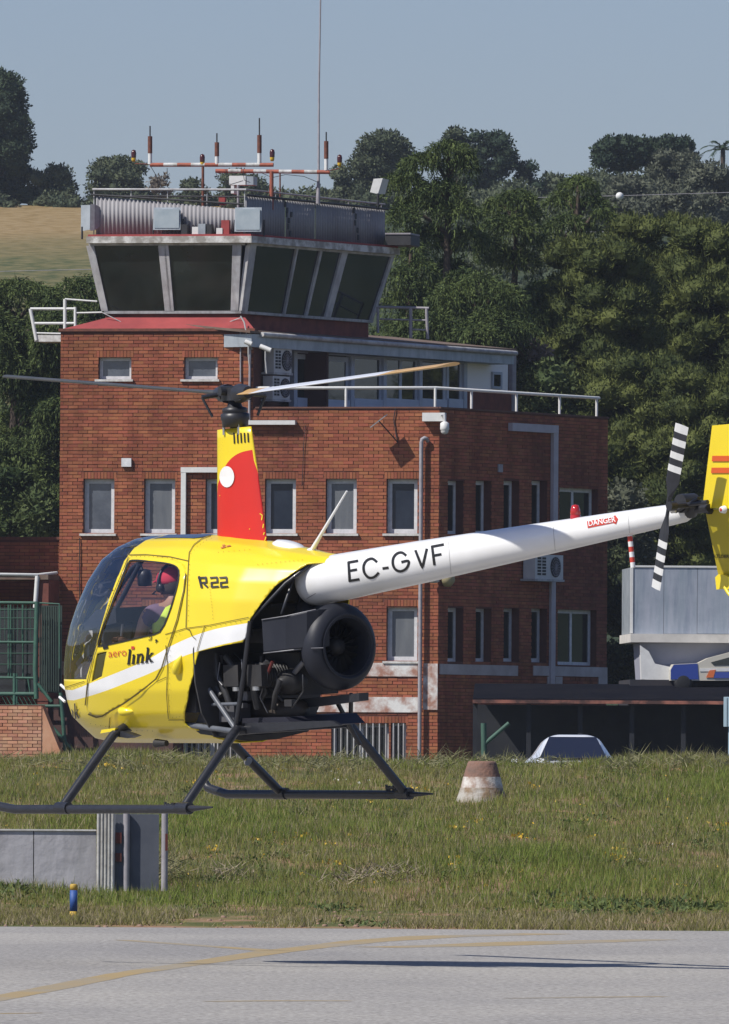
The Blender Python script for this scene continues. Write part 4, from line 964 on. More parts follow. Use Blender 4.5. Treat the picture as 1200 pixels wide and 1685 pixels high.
b = MB(); b.prism([Vector((cc.x+x*wd, cc.y+y, car_z+z)) for x, y, z in ((-.60, -.80, .69), (.60, -.80, .69), (.42, -.20, .945), (-.42, -.20, .945))], (0, -.015, .012)); b.build('windscreen', mat('windscreen_glass', (.012, .015, .03), rough=.35, spec=.4), car)
for sx in (-1, 1):
    b = MB(); b.lathe(Vector((cc.x+sx*wd*.78, cc.y-1.58, car_z+.40)), (0, -1, 0), [(0, .06), (.08, .05), (.12, 0)], 12); b.build('headlight', M['white'], car)
    for yy in (-1.1, 1.1):
        b = MB(); b.lathe(Vector((cc.x+sx*wd*.98, cc.y+yy, car_z-.15)), (sx, 0, 0), [(0, .0), (.2, 0), (.3, -.02), (.3, -.2), (0, -.2)], 14); b.build('wheel', M['black'], car)
    b = MB(); b.box(cc.x+sx*wd*1.0, cc.x+sx*wd*1.1, cc.y-.35, cc.y-.25, car_z+.55, car_z+.68); b.build('mirror', CARM, car)

# ================================================================== VERGE FURNITURE
def gy_at(px, py):
    """walk the ray down to the ground"""
    d = ray(px, py); Y = 60.0
    for k in range(4000):
        p = CAM + d*(Y/d.y)
        if p.z <= float(ground_z(p.x, p.y)) + .0: return p
        Y += .05
    return p
# truncated concrete cone
pc = gy_at(793, 1318)
s_ = F/pc.y
cone = thing('concrete_marker', pc, 'worn concrete cone marker with a white band on the grass bank', 'marker')
H_ = 70/s_; r1 = 44/s_; r0 = 23/s_
b = MB(); b.lathe(pc+Vector((0, 0, -.05)), (0, 0, 1), [(r1*1.03, 0), (r1*.87, H_*.30), (r1*.80, H_*.42)], 28); b.build('base', mat('stained_marker', (.40, .38, .34), (.22, .15, .09), scale=6, rough=.95, contrast=.8, bump=.6), cone)
b = MB(); b.lathe(pc+Vector((0, 0, -.05)), (0, 0, 1), [(r1*.80, H_*.421), (r1*.70, H_*.68)], 28); b.build('white_band', mat('flaked_white', (.62, .60, .56), (.28, .17, .12), scale=7, rough=.9, contrast=.7, bump=.4), cone)
b = MB(); b.lathe(pc+Vector((0, 0, -.05)), (0, 0, 1), [(r1*.70, H_*.681), (r0*1.05, H_*.99), (r0*.98, H_*1.04), (r0*.8, H_*1.05), (r0*.75, H_*.95)], 28); b.build('rim', mat('rusty_concrete', (.26, .14, .10), (.15, .10, .08), scale=6, rough=.95, bump=.5), cone)
# low concrete wall of blocks
pw_ = gy_at(80, 1462); WF = Frame(pw_, (1, .08, 0)); sW = F/pw_.y
wl = thing('low_concrete_wall', WF.pt(WF.px(80, 1460)[0], pw_.z), 'low grey concrete block wall at the left edge of the grass', 'wall')
for x0, x1 in ((-150, -58), (-57, 54.5), (56, 158.5)):
    rc = WF.rect(x0, 1367, x1, 1470); b = MB(); b.fbox(WF, rc[0], rc[1], rc[2]-.1, rc[3], -.25, 0); b.build('concrete_block', M['concrete'], wl)
b = MB(); rc = WF.rect(-150, 1364.5, 158.5, 1367); b.fbox(WF, rc[0], rc[1], rc[2]+.001, rc[3], -.26, .015); b.build('coping', M['sill'], wl)
ug = thing('metal_cabinet', WF.pt(WF.px(240, 1440)[0], pw_.z), 'grey steel cabinet with a ribbed white end and red reflectors beside the low wall', 'cabinet')
b = MB(); rc = WF.rect(160, 1338, 189, 1455, .12); n_ = 5
for k in range(n_):
    x = rc[0]+(rc[1]-rc[0])*k/n_; b.tube([WF.pt(x+.5*(rc[1]-rc[0])/n_, rc[2]-.1, .05), WF.pt(x+.5*(rc[1]-rc[0])/n_, rc[3], .05)], (rc[1]-rc[0])/n_*.52, 10)
b.build('ribbed_end', M['white_wash'], ug)
GRY = mat('cabinet_grey', (.075, .085, .11), (.11, .12, .145), scale=3, rough=.7)
b = MB(); rc = WF.rect(189.5, 1340, 204, 1448); b.fbox(WF, rc[0], rc[1], rc[2]-.1, rc[3], -.3, .0); rc = WF.rect(212, 1340, 262, 1448); b.fbox(WF, rc[0], rc[1], rc[2]-.1, rc[3], -.35, -.03); b.build('body', GRY, ug)
b = MB()
for x in (208, 271):
    rc = WF.rect(x-5, 1338, x+5, 1448); b.tube([WF.pt((rc[0]+rc[1])/2, rc[2]-.1, 0), WF.pt((rc[0]+rc[1])/2, rc[3], 0)], .03, 10)
b.build('post', M['pipe_grey'], ug)
DRED = mat('dull_red', (.13, .022, .018), (.09, .03, .02), scale=9, rough=.6)
for (x0, y0, x1, y1) in ((190, 1370, 200, 1388), (190, 1404, 200, 1418), (272, 1372, 276, 1400)):
    rc = WF.rect(x0, y0, x1, y1, .03); b = MB(); b.fbox(WF, *rc, .0305, .034); b.build('reflector', DRED, ug)
# striped bollard
pb = gy_at(121, 1511); sB = F/pb.y
bo = thing('bollard', pb, 'short blue bollard with yellow top and foot at the apron edge', 'bollard')
r_ = 6.3/sB; Hb = 58/sB
for nm, h0, h1, m_ in (('foot', 0, .26, 'y'), ('body', .2605, .86, 'b'), ('cap', .8605, 1, 'y')):
    b = MB(); prof = [(0, h0*Hb), (r_, h0*Hb), (r_, h1*Hb)] + ([(r_*.8, h1*Hb+.01), (0, h1*Hb+.012)] if nm == 'cap' else [(0, h1*Hb)])
    b.lathe(pb+Vector((0, 0, -.02)), (0, 0, 1), prof, 16); b.build(nm, mat('bollard_'+m_, (.55, .36, .04) if m_ == 'y' else (.02, .07, .26), (.42, .28, .05) if m_ == 'y' else (.03, .09, .30), scale=12, rough=.6), bo)
# ================================================================== HELICOPTER
PSI = R(50); HR = R(3.0)
Fw = Vector((-math.cos(PSI), math.sin(PSI), 0)); Lw = Vector((-math.sin(PSI), -math.cos(PSI), 0)); Uw = Vector((0, 0, 1))
mast_pt = P(388, 1318, 80.0)                        # mast axis at skid level
HM = Matrix((( Fw.x, Lw.x, 0, mast_pt.x), (Fw.y, Lw.y, 0, mast_pt.y), (0, 0, 1, mast_pt.z), (0, 0, 0, 1))) @ Matrix.Rotation(-HR, 4, 'X')
HI = HM.inverted(); HI3 = HI.to_3x3()
LC = HI @ CAM
def lray(px, py): return (HI3 @ ray(px, py)).normalized()
def H(px, py, y):
    """heli-space point seen at a photo pixel on the plane y = const"""
    d = lray(px, py); t = (y-LC.y)/d.y; return LC + d*t
def HX(px, py, x):
    d = lray(px, py); t = (x-LC.x)/d.x; return LC + d*t
heli = thing('helicopter', (0, 0, 0), 'small yellow two-seat helicopter with white tail boom hovering over the apron, registration EC-GVF', 'helicopter', mw=HM)
sn, cs_ = math.sin(PSI), math.cos(PSI)
# paints
Y1 = mat('yellow_paint', (0.80, 0.62, 0.022), (0.76, 0.575, 0.018), scale=1.4, rough=0.34, coat=0.35, spec=0.5)
YL = mat('yellow_paint_light', (0.80, 0.63, 0.025), rough=.34, coat=.3)
WP = mat('white_gloss', (0.80, 0.80, 0.79), (0.72, 0.72, 0.70), scale=2.2, rough=0.28, coat=0.3)
RP = mat('red_gloss', (0.62, 0.022, 0.012), (0.56, 0.02, 0.012), scale=3, rough=0.35, coat=0.3)
BK_ = mat('black_paint', (0.018, 0.019, 0.023), (0.030, 0.031, 0.036), scale=9, rough=0.42)
BKS = mat('satin_black_tube', (0.014, 0.015, 0.019), (0.022, 0.023, 0.028), scale=14, rough=0.38, coat=.15)
FANM = mat('fan_shroud_black', (0.013, 0.015, 0.023), (0.021, 0.023, 0.031), scale=5, rough=0.5, spec=.35)
GREY = mat('grey_metal', (0.20, 0.20, 0.21), (0.13, 0.13, 0.14), scale=12, rough=0.45, metal=.5)
TUBEG = mat('grey_tube', (0.13, 0.14, 0.16), (0.09, 0.10, 0.115), scale=12, rough=0.45)
ALU = mat('bare_metal', (0.62, 0.62, 0.60), rough=0.3, metal=.9)
DK = mat('dark_engine', (0.016, 0.016, 0.018), (0.034, 0.032, 0.030), scale=8, rough=.6)
SEAM = mat('panel_seam', (0.10, 0.075, 0.01), rough=.7)
INK = mat('black_lettering', (0.012, 0.012, 0.012), rough=.45)
REDI = mat('red_lettering', (0.52, 0.05, 0.03), rough=.5)
WGL = glass_mat('windshield_glass', (0.90, 0.91, 0.95), base=0.12, refl=.95)
DGL = glass_mat('door_glass', (0.93, 0.93, 0.95), base=0.02)

# ---- body surface W(x, z)
ZB, ZT = 0.385, 1.755
def ell(px, py):
    p = H(px, py, .35); return p.x*cs_ + .35*sn, p.z
sil = [ell(*q) for q in ((118, 1180), (110, 1155), (105, 1128), (104.5, 1100), (108, 1062), (115, 1030), (126, 997), (143, 958), (166, 922), (191, 902), (222, 888))]
ZL = [s[1] for s in sil]; LL = [s[0] for s in sil]
o_ = np.argsort(ZL); ZL = np.array(ZL)[o_]; LL = np.array(LL)[o_]
ZL = np.concatenate([[ZB, ZB+.03], ZL, [ZT]]); LL = np.concatenate([[.80, .93], LL, [.50]])
ZH = [ZB, .42, .50, .60, .75, .95, 1.15, 1.35, 1.50, 1.60, 1.68, 1.73, ZT]
BW = [.10, .27, .42, .49, .545, .565, .56, .53, .47, .40, .30, .19, .03]
XC = 0.25; NE = 2.35; q_ = NE/(NE-1)
def halfw(z): return float(np.interp(z, ZH, BW))
def nose_a(z):
    l = float(np.interp(z, ZL, LL)) - XC*cs_; b_ = halfw(z)*sn
    v = max(l**q_ - b_**q_, (.25*l)**q_); return v**(1/q_)/cs_
def taper(x):
    if x >= -.05: return 1.0
    return float(np.interp(-x, [.05, .3, .6, .85, 1.05, 1.2], [1.0, .97, .86, .66, .47, .36]))
def ztop(x, z):
    """roof falls away aft of the mast"""
    dz = float(np.interp(-x, [-.2, .1, .4, .7, 1.0, 1.2], [0, .012, .045, .085, .13, .15]))
    t = (z-ZB)/(ZT-ZB); return z - dz*max(0, t)**3
NTL = 92; tl = (1-np.cos(np.linspace(0, math.pi, NTL)))/2
ths = np.linspace(0, math.pi/2, 56); aft = list(np.linspace(-1.15, XC, 56)[:-1])
rows = []
for t in tl:
    z = ZB + (ZT-ZB)*t; b_ = halfw(z); a_ = nose_a(z); row = []
    for x in aft: row.append((x, b_*taper(x), ztop(x, z)))
    for th in ths: row.append((XC + a_*math.sin(th)**(2/NE), b_*max(0, math.cos(th))**(2/NE), z))
    rows.append(row + [(p[0], -p[1], p[2]) for p in row[-2::-1]])
nr = len(rows[0])
bmb = bmesh.new(); vv = [[bmb.verts.new(p) for p in row] for row in rows]
for i in range(NTL-1):
    for j in range(nr-1): bmb.faces.new((vv[i][j], vv[i][j+1], vv[i+1][j+1], vv[i+1][j]))
# roof and belly caps
for row, flip in ((vv[0], 1), (vv[-1], 0)):
    for j in range((nr-1)//2):
        a1_, a2_, b1_, b2_ = row[j], row[j+1], row[nr-1-j], row[nr-2-j]
        f_ = [a1_, a2_, b2_, b1_] if b2_ is not a2_ else [a1_, a2_, b1_]
        bmb.faces.new(f_[::-1] if flip == 0 else f_)
bmesh.ops.remove_doubles(bmb, verts=bmb.verts, dist=1e-5)
bmesh.ops.recalc_face_normals(bmb, faces=bmb.faces)
bmb.faces.ensure_lookup_table()
bvh = BVHTree.FromBMesh(bmb)
def hit(px, py, tree=None, far=None):
    h = (tree or bvh).ray_cast(LC, lray(px, py))
    return h
def hxz(px, py):
    h = hit(px, py)
    if h[0] is None:
        p = H(px, py, .3); return (p.x, p.z)
    return (h[0].x, h[0].z)
def poly_xz(pts, close=True, n=6):
    out = []
    for i in range(len(pts) - (0 if close else 1)):
        a, b_ = pts[i], pts[(i+1) % len(pts)]
        k = max(1, int(math.hypot(a[0]-b_[0], a[1]-b_[1])/14))
        for q in range(k): out.append(hxz(a[0]+(b_[0]-a[0])*q/k, a[1]+(b_[1]-a[1])*q/k))
    if not close: out.append(hxz(*pts[-1]))
    return out
def inside(p, poly):
    x, y = p; c = False; j = len(poly)-1
    for i in range(len(poly)):
        xi, yi = poly[i]; xj, yj = poly[j]
        if (yi > y) != (yj > y) and x < (xj-xi)*(y-yi)/(yj-yi)+xi: c = not c
        j = i
    return c
def catmull(pts, n=4, close=False):
    out = []; m_ = len(pts)
    for i in range(m_ if close else m_-1):
        p0 = pts[(i-1) % m_] if close or i > 0 else pts[0]; p1 = pts[i]; p2 = pts[(i+1) % m_]; p3 = pts[(i+2) % m_] if close or i+2 < m_ else pts[-1]
        for k in range(n):
            t = k/n; out.append(tuple(.5*((2*p1[c])+(-p0[c]+p2[c])*t+(2*p0[c]-5*p1[c]+4*p2[c]-p3[c])*t*t+(-p0[c]+3*p1[c]-3*p2[c]+p3[c])*t**3) for c in (0, 1)))
    if not close: out.append(tuple(pts[-1]))
    return out
WSL = [(240, 889), (225, 899), (213, 912), (196, 945), (180, 985), (164, 1040), (152, 1085), (142, 1116)]
zlow = hxz(141, 1118)[1]
wsl = [hxz(*p) for p in WSL]
ws_poly = wsl + [(wsl[-1][0], zlow), (4, zlow-.03), (4, 4), (wsl[0][0], 4)]
doorpx = [(220, 915), (252, 914), (285, 920), (301, 928), (307, 945), (304, 972), (293, 1020), (279, 1062), (268, 1098), (258, 1117), (240, 1132), (205, 1157), (170, 1177), (160, 1179), (147, 1174), (142, 1160), (146, 1122), (156, 1078), (170, 1033), (186, 985), (204, 940), (213, 918)]
door_poly = poly_xz(doorpx)
winpx = catmull([(218, 923), (240, 924), (270, 927), (287, 931), (295, 939), (294, 958), (287, 985), (277, 1015), (264, 1040), (240, 1047), (205, 1055), (168, 1063), (163, 1060), (172, 1030), (186, 993), (203, 950), (212, 928)], 2, True)
win_poly = poly_xz(winpx)
ventpx = [(160, 1076), (176, 1072), (168, 1113), (151, 1122)]
vent_poly = poly_xz(ventpx)
baypx = [(411, 1020), (409, 1040), (399, 1057), (365, 1063), (327, 1072), (322, 1088), (318, 1110), (309, 1150), (304, 1190), (310, 1196), (340, 1206), (352, 1213)]
bay = [hxz(*p) for p in baypx] + [(-.30, 0.2), (-3, .2), (-3, hxz(528, 935)[1]-.0)]
for p in ((522, 926), (505, 928), (480, 944), (452, 965), (430, 992)): bay.append(hxz(*p))
stripe_top = catmull([(60, 1150), (107, 1140), (160, 1120), (210, 1100), (245, 1085), (280, 1064), (320, 1046), (360, 1034), (415, 1024)], 4)
stripe_bot = catmull([(420, 1046), (396, 1054), (360, 1062), (322, 1073), (290, 1085), (258, 1103), (215, 1121), (165, 1140), (108, 1156), (60, 1166)], 4)
# the stripe is paint: its own material slot on the same panels
sp = [hxz(*p) for p in stripe_top if p[0] > 112] ; sb = [hxz(*p) for p in stripe_bot if p[0] > 112]
sp = [(4, sp[0][1]-.01)] + sp; sb = sb + [(4, sb[-1][1]-.01)]
stripe_poly = sp + sb
def cut_poly(bm, poly, closed=True):
    nseg = len(poly) if closed else len(poly)-1
    for i in range(nseg):
        a, b_ = poly[i], poly[(i+1) % len(poly)]
        dx, dz = b_[0]-a[0], b_[1]-a[1]
        if abs(dx)+abs(dz) < 1e-6: continue
        x0, x1, z0, z1 = min(a[0], b_[0])-.012, max(a[0], b_[0])+.012, min(a[1], b_[1])-.012, max(a[1], b_[1])+.012
        if x1-x0 > 2: x0, x1 = max(x0, -1.3), min(x1, 2)
        geom = []
        fs = [f for f in bm.faces if min(v.co.x for v in f.verts) < x1 and max(v.co.x for v in f.verts) > x0 and min(v.co.z for v in f.verts) < z1 and max(v.co.z for v in f.verts) > z0]
        es = {e for f in fs for e in f.edges}; vs_ = {v for f in fs for v in f.verts}
        bmesh.ops.bisect_plane(bm, geom=list(vs_)+list(es)+fs, plane_co=(a[0], 0, a[1]), plane_no=(dz, 0, -dx), dist=1e-6)
for pl in (ws_poly, door_poly, win_poly, vent_poly, bay, stripe_poly): cut_poly(bmb, pl)
bmb.normal_update()
# base normals for smooth shading across the cuts
regions = {'shell': [], 'windshield': [], 'door': [], 'door_window': [], 'vent': []}
for f in bmb.faces:
    c_ = f.calc_center_median(); q = (c_.x, c_.z)
    if inside(q, bay): continue
    m_ = 1 if inside(q, stripe_poly) else 0
    if inside(q, win_poly): r_ = 'door_window'
    elif inside(q, vent_poly): r_ = 'vent'
    elif inside(q, door_poly): r_ = 'door'
    elif inside(q, ws_poly): r_ = 'windshield'
    else: r_ = 'shell'
    regions[r_].append((f, m_, c_.y))
def region_mesh(name, items, mats, parent, thick=0.0, out=0.0, subparent=None):
    idx = {}; V = []; Fc = []; mi = []; NN = []
    for f, m_, _ in items:
        ids = []
        for v in f.verts:
            if v.index not in idx:
                idx[v.index] = len(V); V.append(tuple(v.co + v.normal*out)); NN.append(tuple(v.normal))
            ids.append(idx[v.index])
        Fc.append(ids); mi.append(m_)
    me = bpy.data.meshes.new(name); me.from_pydata(V, [], Fc)
    for m_ in mats: me.materials.append(m_)
    me.polygons.foreach_set('material_index', mi); me.polygons.foreach_set('use_smooth', [True]*len(Fc)); me.update()
    o = bpy.data.objects.new(name, me); col.objects.link(o); o.parent = subparent or parent
    if thick:
        md = o.modifiers.new('thick', 'SOLIDIFY'); md.thickness = thick; md.offset = -1; md.use_even_offset = False
    else: me.normals_split_custom_set_from_vertices(NN)
    return o
bmb.verts.index_update()
region_mesh('body_shell', regions['shell'], [Y1, WP], heli, thick=.008)
region_mesh('windshield', regions['windshield'], [WGL], heli)
for side in (1, -1):
    sel = lambda k: [t for t in regions[k] if t[2]*side > 0]
    dr = region_mesh('door', sel('door'), [Y1, WP], heli, thick=.008, out=.002)
    region_mesh('door_window', sel('door_window'), [DGL], heli, subparent=dr)
    region_mesh('vent_door', sel('vent'), [mat('vent_dark', (.06, .055, .012), rough=.3)], heli, subparent=dr, out=-.004, thick=.004)
# ---- lines and lettering laid on the skin
def on_skin(px, py, off, tree=None):
    h = hit(px, py, tree)
    if h[0] is None: return None
    n_ = h[1]
    if n_.dot(lray(px, py)) > 0: n_ = -n_
    return h[0] + n_*off
def strip(pts, wpx, off=.0065, m_=None, name='panel_seam', parent=None, tree=None, dense=6, build=True, mbx=None):
    b = mbx or MB(); L_, R_ = [], []
    pp = []
    for i in range(len(pts)-1):
        k = max(1, int(math.hypot(pts[i+1][0]-pts[i][0], pts[i+1][1]-pts[i][1])/dense))
        for q in range(k): pp.append((pts[i][0]+(pts[i+1][0]-pts[i][0])*q/k, pts[i][1]+(pts[i+1][1]-pts[i][1])*q/k))
    pp.append(pts[-1])
    for i, p in enumerate(pp):
        a = pp[max(0, i-1)]; c_ = pp[min(len(pp)-1, i+1)]; dx, dy = c_[0]-a[0], c_[1]-a[1]; l = math.hypot(dx, dy) or 1
        nx, ny = -dy/l*wpx/2, dx/l*wpx/2
        u_ = on_skin(p[0]+nx, p[1]+ny, off, tree); v_ = on_skin(p[0]-nx, p[1]-ny, off, tree)
        if u_ is None or v_ is None:
            if len(L_) > 1: k = len(L_); b.add(L_+R_, [(i_, k+i_, k+i_+1, i_+1) for i_ in range(k-1)])
            L_, R_ = [], []; continue
        L_.append(u_); R_.append(v_)
    if len(L_) > 1: k = len(L_); b.add(L_+R_, [(i_, k+i_, k+i_+1, i_+1) for i_ in range(k-1)])
    if not build: return b
    return b.build(name, m_ or SEAM, parent or heli, local=True)
seams = [
    [(213, 914), (240, 913.5), (280, 917), (311, 924)], [(311, 924), (309, 965), (307, 1033)],
    [(311, 924), (312, 910), (320, 897), (335, 886), (352, 880)], [(273, 1044), (307, 1034), (313, 1037)],
    [(313, 1036), (317, 1046), (323, 1052)], [(307, 1034), (345, 1029), (380, 1022), (410, 1016)], [(338, 1030), (331, 1050), (325, 1072)],
    [(274, 1062), (277, 1100), (275, 1140), (278, 1182)], [(258, 1122), (275, 1114)], [(278, 1184), (304, 1184)],
    [(146, 1124), (142, 1160)], [(108, 1131), (140, 1121)], [(182, 1180), (180, 1200)]]
for s_ in seams: strip(s_, 1.1)
strip(doorpx[10:15], 2.6, off=.0105, name='door_lower_edge')
strip(doorpx[4:11], 1.7, off=.0105, name='door_rear_edge')
strip(doorpx[15:22], 1.3, off=.0105, name='door_front_edge')
# window rubber
strip(winpx+[winpx[0]], 2.2, off=.007, m_=INK, name='window_seal', dense=5)
# rivets
b = MB()
def rivets(pts, step, tree=None):
    for i in range(len(pts)-1):
        k = int(math.hypot(pts[i+1][0]-pts[i][0], pts[i+1][1]-pts[i][1])/step)
        for q in range(k):
            x = pts[i][0]+(pts[i+1][0]-pts[i][0])*q/k; y = pts[i][1]+(pts[i+1][1]-pts[i][1])*q/k
            p = on_skin(x, y, .0062, tree)
            if p is None: continue
            r_ = .0036; b.add([p+Vector((r_, 0, 0)), p+Vector((0, 0, r_)), p-Vector((r_, 0, 0)), p-Vector((0, 0, r_))], [(0, 1, 2, 3)])
rivets([(152, 1092), (165, 1045), (182, 990), (205, 935)], 7); rivets([(112, 1135), (140, 1126)], 5); rivets([(276, 1050), (304, 1041)], 6); rivets([(277, 1070), (276, 1180)], 9); rivets([(340, 1033), (405, 1021)], 8)
rivets([(345, 960), (350, 1000), (352, 1024)], 5); rivets([(218, 917), (260, 917), (300, 922)], 7); rivets([(315, 912), (325, 900), (340, 890), (356, 884)], 6); rivets([(313, 930), (311, 1030)], 8); rivets([(281, 1070), (280, 1180)], 9); rivets([(425, 930), (470, 925), (505, 922)], 7); rivets([(150, 1190), (200, 1200), (260, 1202)], 8); rivets([(360, 910), (420, 905)], 8); rivets([(285, 1180), (303, 1178)], 6)
b.build('rivet', SEAM, heli, local=True, kind='stuff')
def glyph_text(txt, px, py, hpx, m_, name, tree=None, shear=0.0, offset=0.0, off=.008, angle=0.0, xscale=1.0, parent=None, space=1.0, density=1):
    """lettering: font outline in photo pixels laid on the surface; (px,py) = left end of the baseline"""
    cu = bpy.data.curves.new(name, 'FONT'); cu.body = txt; cu.size = 1; cu.offset = offset; cu.shear = shear; cu.space_character = space; cu.resolution_u = 3
    ob = bpy.data.objects.new(name, cu); col.objects.link(ob)
    dg = bpy.context.evaluated_depsgraph_get(); me = bpy.data.meshes.new_from_object(ob.evaluated_get(dg)); bpy.data.objects.remove(ob); bpy.data.curves.remove(cu)
    bm = bmesh.new(); bm.from_mesh(me); bpy.data.meshes.remove(me)
    bmesh.ops.subdivide_edges(bm, edges=[e for e in bm.edges if e.calc_length() > .22], cuts=2) if density else None
    bmesh.ops.triangulate(bm, faces=bm.faces[:])
    s_ = hpx/0.70; ca, sa = math.cos(angle), math.sin(angle); bad = []
    for v in bm.verts:
        x, y = v.co.x*s_*xscale, v.co.y*s_
        X = px + x*ca + y*sa*1; Yp = py + x*sa - y*ca
        q = on_skin(X, Yp, off, tree)
        if q is None: bad.append(v)
        else: v.co = q
    bmesh.ops.delete(bm, geom=bad, context='VERTS')
    me = bpy.data.meshes.new(name); bm.to_mesh(me); bm.free(); me.materials.append(m_)
    o = bpy.data.objects.new(name, me); col.objects.link(o); o.parent = parent or heli
    return o
def strokes(paths, m_, name, tree=None, off=.008, parent=None):
    b = MB()
    for pts, wd in paths: strip(pts, wd, off=off, tree=tree, dense=4, build=False, mbx=b)
    return b.build(name, m_, parent or heli, local=True)
# "R22" in squared italic numerals
def two(x):
    return [([(x, 951.6), (x+12.5, 950.8)], 2.8), ([(x+11.8, 950.5), (x+12.4, 958.2)], 3), ([(x+13.6, 958.3), (x+1.6, 959.4)], 2.6), ([(x+2.4, 959), (x+3, 966.5)], 3), ([(x+1.6, 966.6), (x+14.8, 965.6)], 2.8)]
strokes([([(328.6, 949), (333, 968)], 3.6), ([(327, 951.8), (341, 951)], 2.8), ([(339.8, 950), (340.8, 958.3)], 3), ([(341.8, 958.8), (331, 959.5)], 2.4), ([(335.5, 960), (343, 967)], 3)] + two(346.5) + two(362), INK, 'type_lettering')
# "aero" / "link"
glyph_text('aero', 180, 1082, 13.5, REDI, 'airline_lettering', xscale=.86, angle=R(-6), offset=-.008)
def serif_link(x, y, s, tree=None):
    """bold italic serif letters drawn stroke by stroke; x,y = left of the baseline, s = x-height"""
    sk = .12; P_ = lambda a, b_: (x + a*s + b_*s*sk, y - b_*s - a*s*.10)
    o = []
    st = .24*s
    o += [([P_(.12, -.02), P_(.12, 1.62)], st), ([P_(-.06, 1.58), P_(.16, 1.62)], st*.55), ([P_(-.04, .03), P_(.34, .03)], st*.5)]
    o += [([P_(.62, -.02), P_(.62, 1.0)], st), ([P_(.44, .95), P_(.66, 1.0)], st*.55), ([P_(.46, .03), P_(.84, .03)], st*.5)]
    o += [([P_(1.12, -.02), P_(1.12, 1.0)], st), ([P_(.94, .95), P_(1.16, 1.0)], st*.55), ([P_(.96, .03), P_(1.30, .03)], st*.5), ([P_(1.16, .78), P_(1.32, .98), P_(1.52, .97), P_(1.62, .75)], st*.8), ([P_(1.62, .8), P_(1.62, -.02)], st), ([P_(1.46, .03), P_(1.84, .03)], st*.5)]
    o += [([P_(2.12, -.02), P_(2.12, 1.62)], st), ([P_(1.94, 1.58), P_(2.16, 1.62)], st*.55), ([P_(1.96, .03), P_(2.30, .03)], st*.5), ([P_(2.18, .45), P_(2.62, .95)], st*.7), ([P_(2.46, .96), P_(2.80, .97)], st*.5), ([P_(2.30, .55), P_(2.66, .02)], st), ([P_(2.5, .03), P_(2.86, .06)], st*.5)]
    return o
strokes(serif_link(211, 1093, 14.8), INK, 'airline_lettering')
strokes([([(217.5, 1066), (222.5, 1066)], 5)], REDI, 'airline_lettering')
strokes([([(115, 1184), (115.8, 1167)], 1.9), ([(116.2, 1171), (119, 1166.6), (121.4, 1170), (121.8, 1183)], 2.0), ([(126, 1182), (124.6, 1157)], 2.0), ([(126, 1174), (130.5, 1166.5)], 1.5), ([(126.6, 1173), (131.5, 1181)], 2.0)], INK, 'nose_lettering')
strokes([([(109.5, 1160), (112, 1163)], 3)], REDI, 'nose_lettering')
# small placards and door furniture
strokes([([(364, 903), (372, 901)], 1.6), ([(373, 900.5), (380, 899)], 1.6), ([(366, 899), (371, 898)], 1.4)], mat('faded_red', (.5, .12, .07), rough=.6), 'placard')
strokes([([(247, 1049), (251, 1047), (250, 1053), (246, 1053)], 1.6), ([(257, 1053), (261, 1055)], 2.2), ([(259, 1052), (258, 1058)], 1.5)], INK, 'door_latch')
strokes([([(149, 1078), (145, 1084)], 1.8), ([(150, 1083), (146, 1090)], 1.4), ([(181, 969), (187, 971)], 2), ([(183, 974), (184, 969)], 1.4)], INK, 'door_hinge')
strokes([([(171, 1066), (179, 1064)], 6)], INK, 'vent_knob')
# scoops / bumps on the belly side
def bump(px, py, L_, r_, name, m_, dirv=(1, 0, 0), tail=None):
    h = hit(px, py); b = MB(); d = Vector(dirv).normalized(); c_ = h[0]
    b.tube([c_-d*L_*.5, c_-d*L_*.35+h[1]*.01, c_+d*L_*.1+h[1]*.012, c_+d*L_*.5], [r_*.9, r_, r_*.8, r_*.1], 12)
    return b.build(name, m_, heli, local=True)
bump(211, 1170, .12, .030, 'marker_light', YL, (-1, -.15, 0)); h = hit(203, 1171)
b = MB(); b.lathe(h[0], h[1], [(0, .03), (.016, .026), (.02, 0)], 10); b.build('marker_lens', REDI, heli, local=True)
bump(295, 1092, .12, .034, 'step_scoop', YL, (-.25, 0, .5))
b = MB()
for (x, y) in ((103, 1132), (101, 1152)):
    p = H(x+6, y+3, .12); b.tube([p, H(x-3, y-5, .12)], .010, 6)
b.build('pitot_tube', WP, heli, local=True)
b = MB(); p = HX(265, 1228, .35); b.tube([p+Vector((-.06, 0, .02)), p+Vector((.05, 0, .02))], [.02, .03], 10); b.build('drain', DK, heli, local=True)
# ---- cabin inside
def bx(name, m_, x0, x1, y0, y1, z0, z1, parent=None):
    b = MB(); b.box(x0, x1, y0, y1, z0, z1); return b.build(name, m_, parent or heli, local=True)
CAB = mat('cabin_trim', (.045, .045, .05), (.07, .07, .075), scale=6, rough=.8)
bx('cabin_floor', CAB, -.15, .95, -.26, .26, .47, .50)
bx('seat_box', CAB, -.15, .38, -.43, .43, .60, .80)
b = MB()
for sy in (.26, -.26):
    b.prism([Vector((-.16, sy-.2, .80)), Vector((-.02, sy-.2, .80)), Vector((-.14, sy-.2, 1.30)), Vector((-.24, sy-.2, 1.30))], (0, .4, 0))
b.build('seat_back', CAB, heli, local=True)
bx('firewall', CAB, -.26, -.245, -.36, .36, .50, 1.48)
FWM = mat('firewall_dark', (.03, .03, .032), (.05, .048, .046), scale=5, rough=.7)
b = MB()   # firewall closing the engine bay behind the skin
ring = [(.12, .40), (.40, .44), (.50, .60), (.545, .8), (.55, 1.0), (.53, 1.2), (.44, 1.42), (.2, 1.60)]
pts_ = [Vector((-.28, y, z)) for y, z in ring] + [Vector((-.28, -y, z)) for y, z in ring[::-1]]
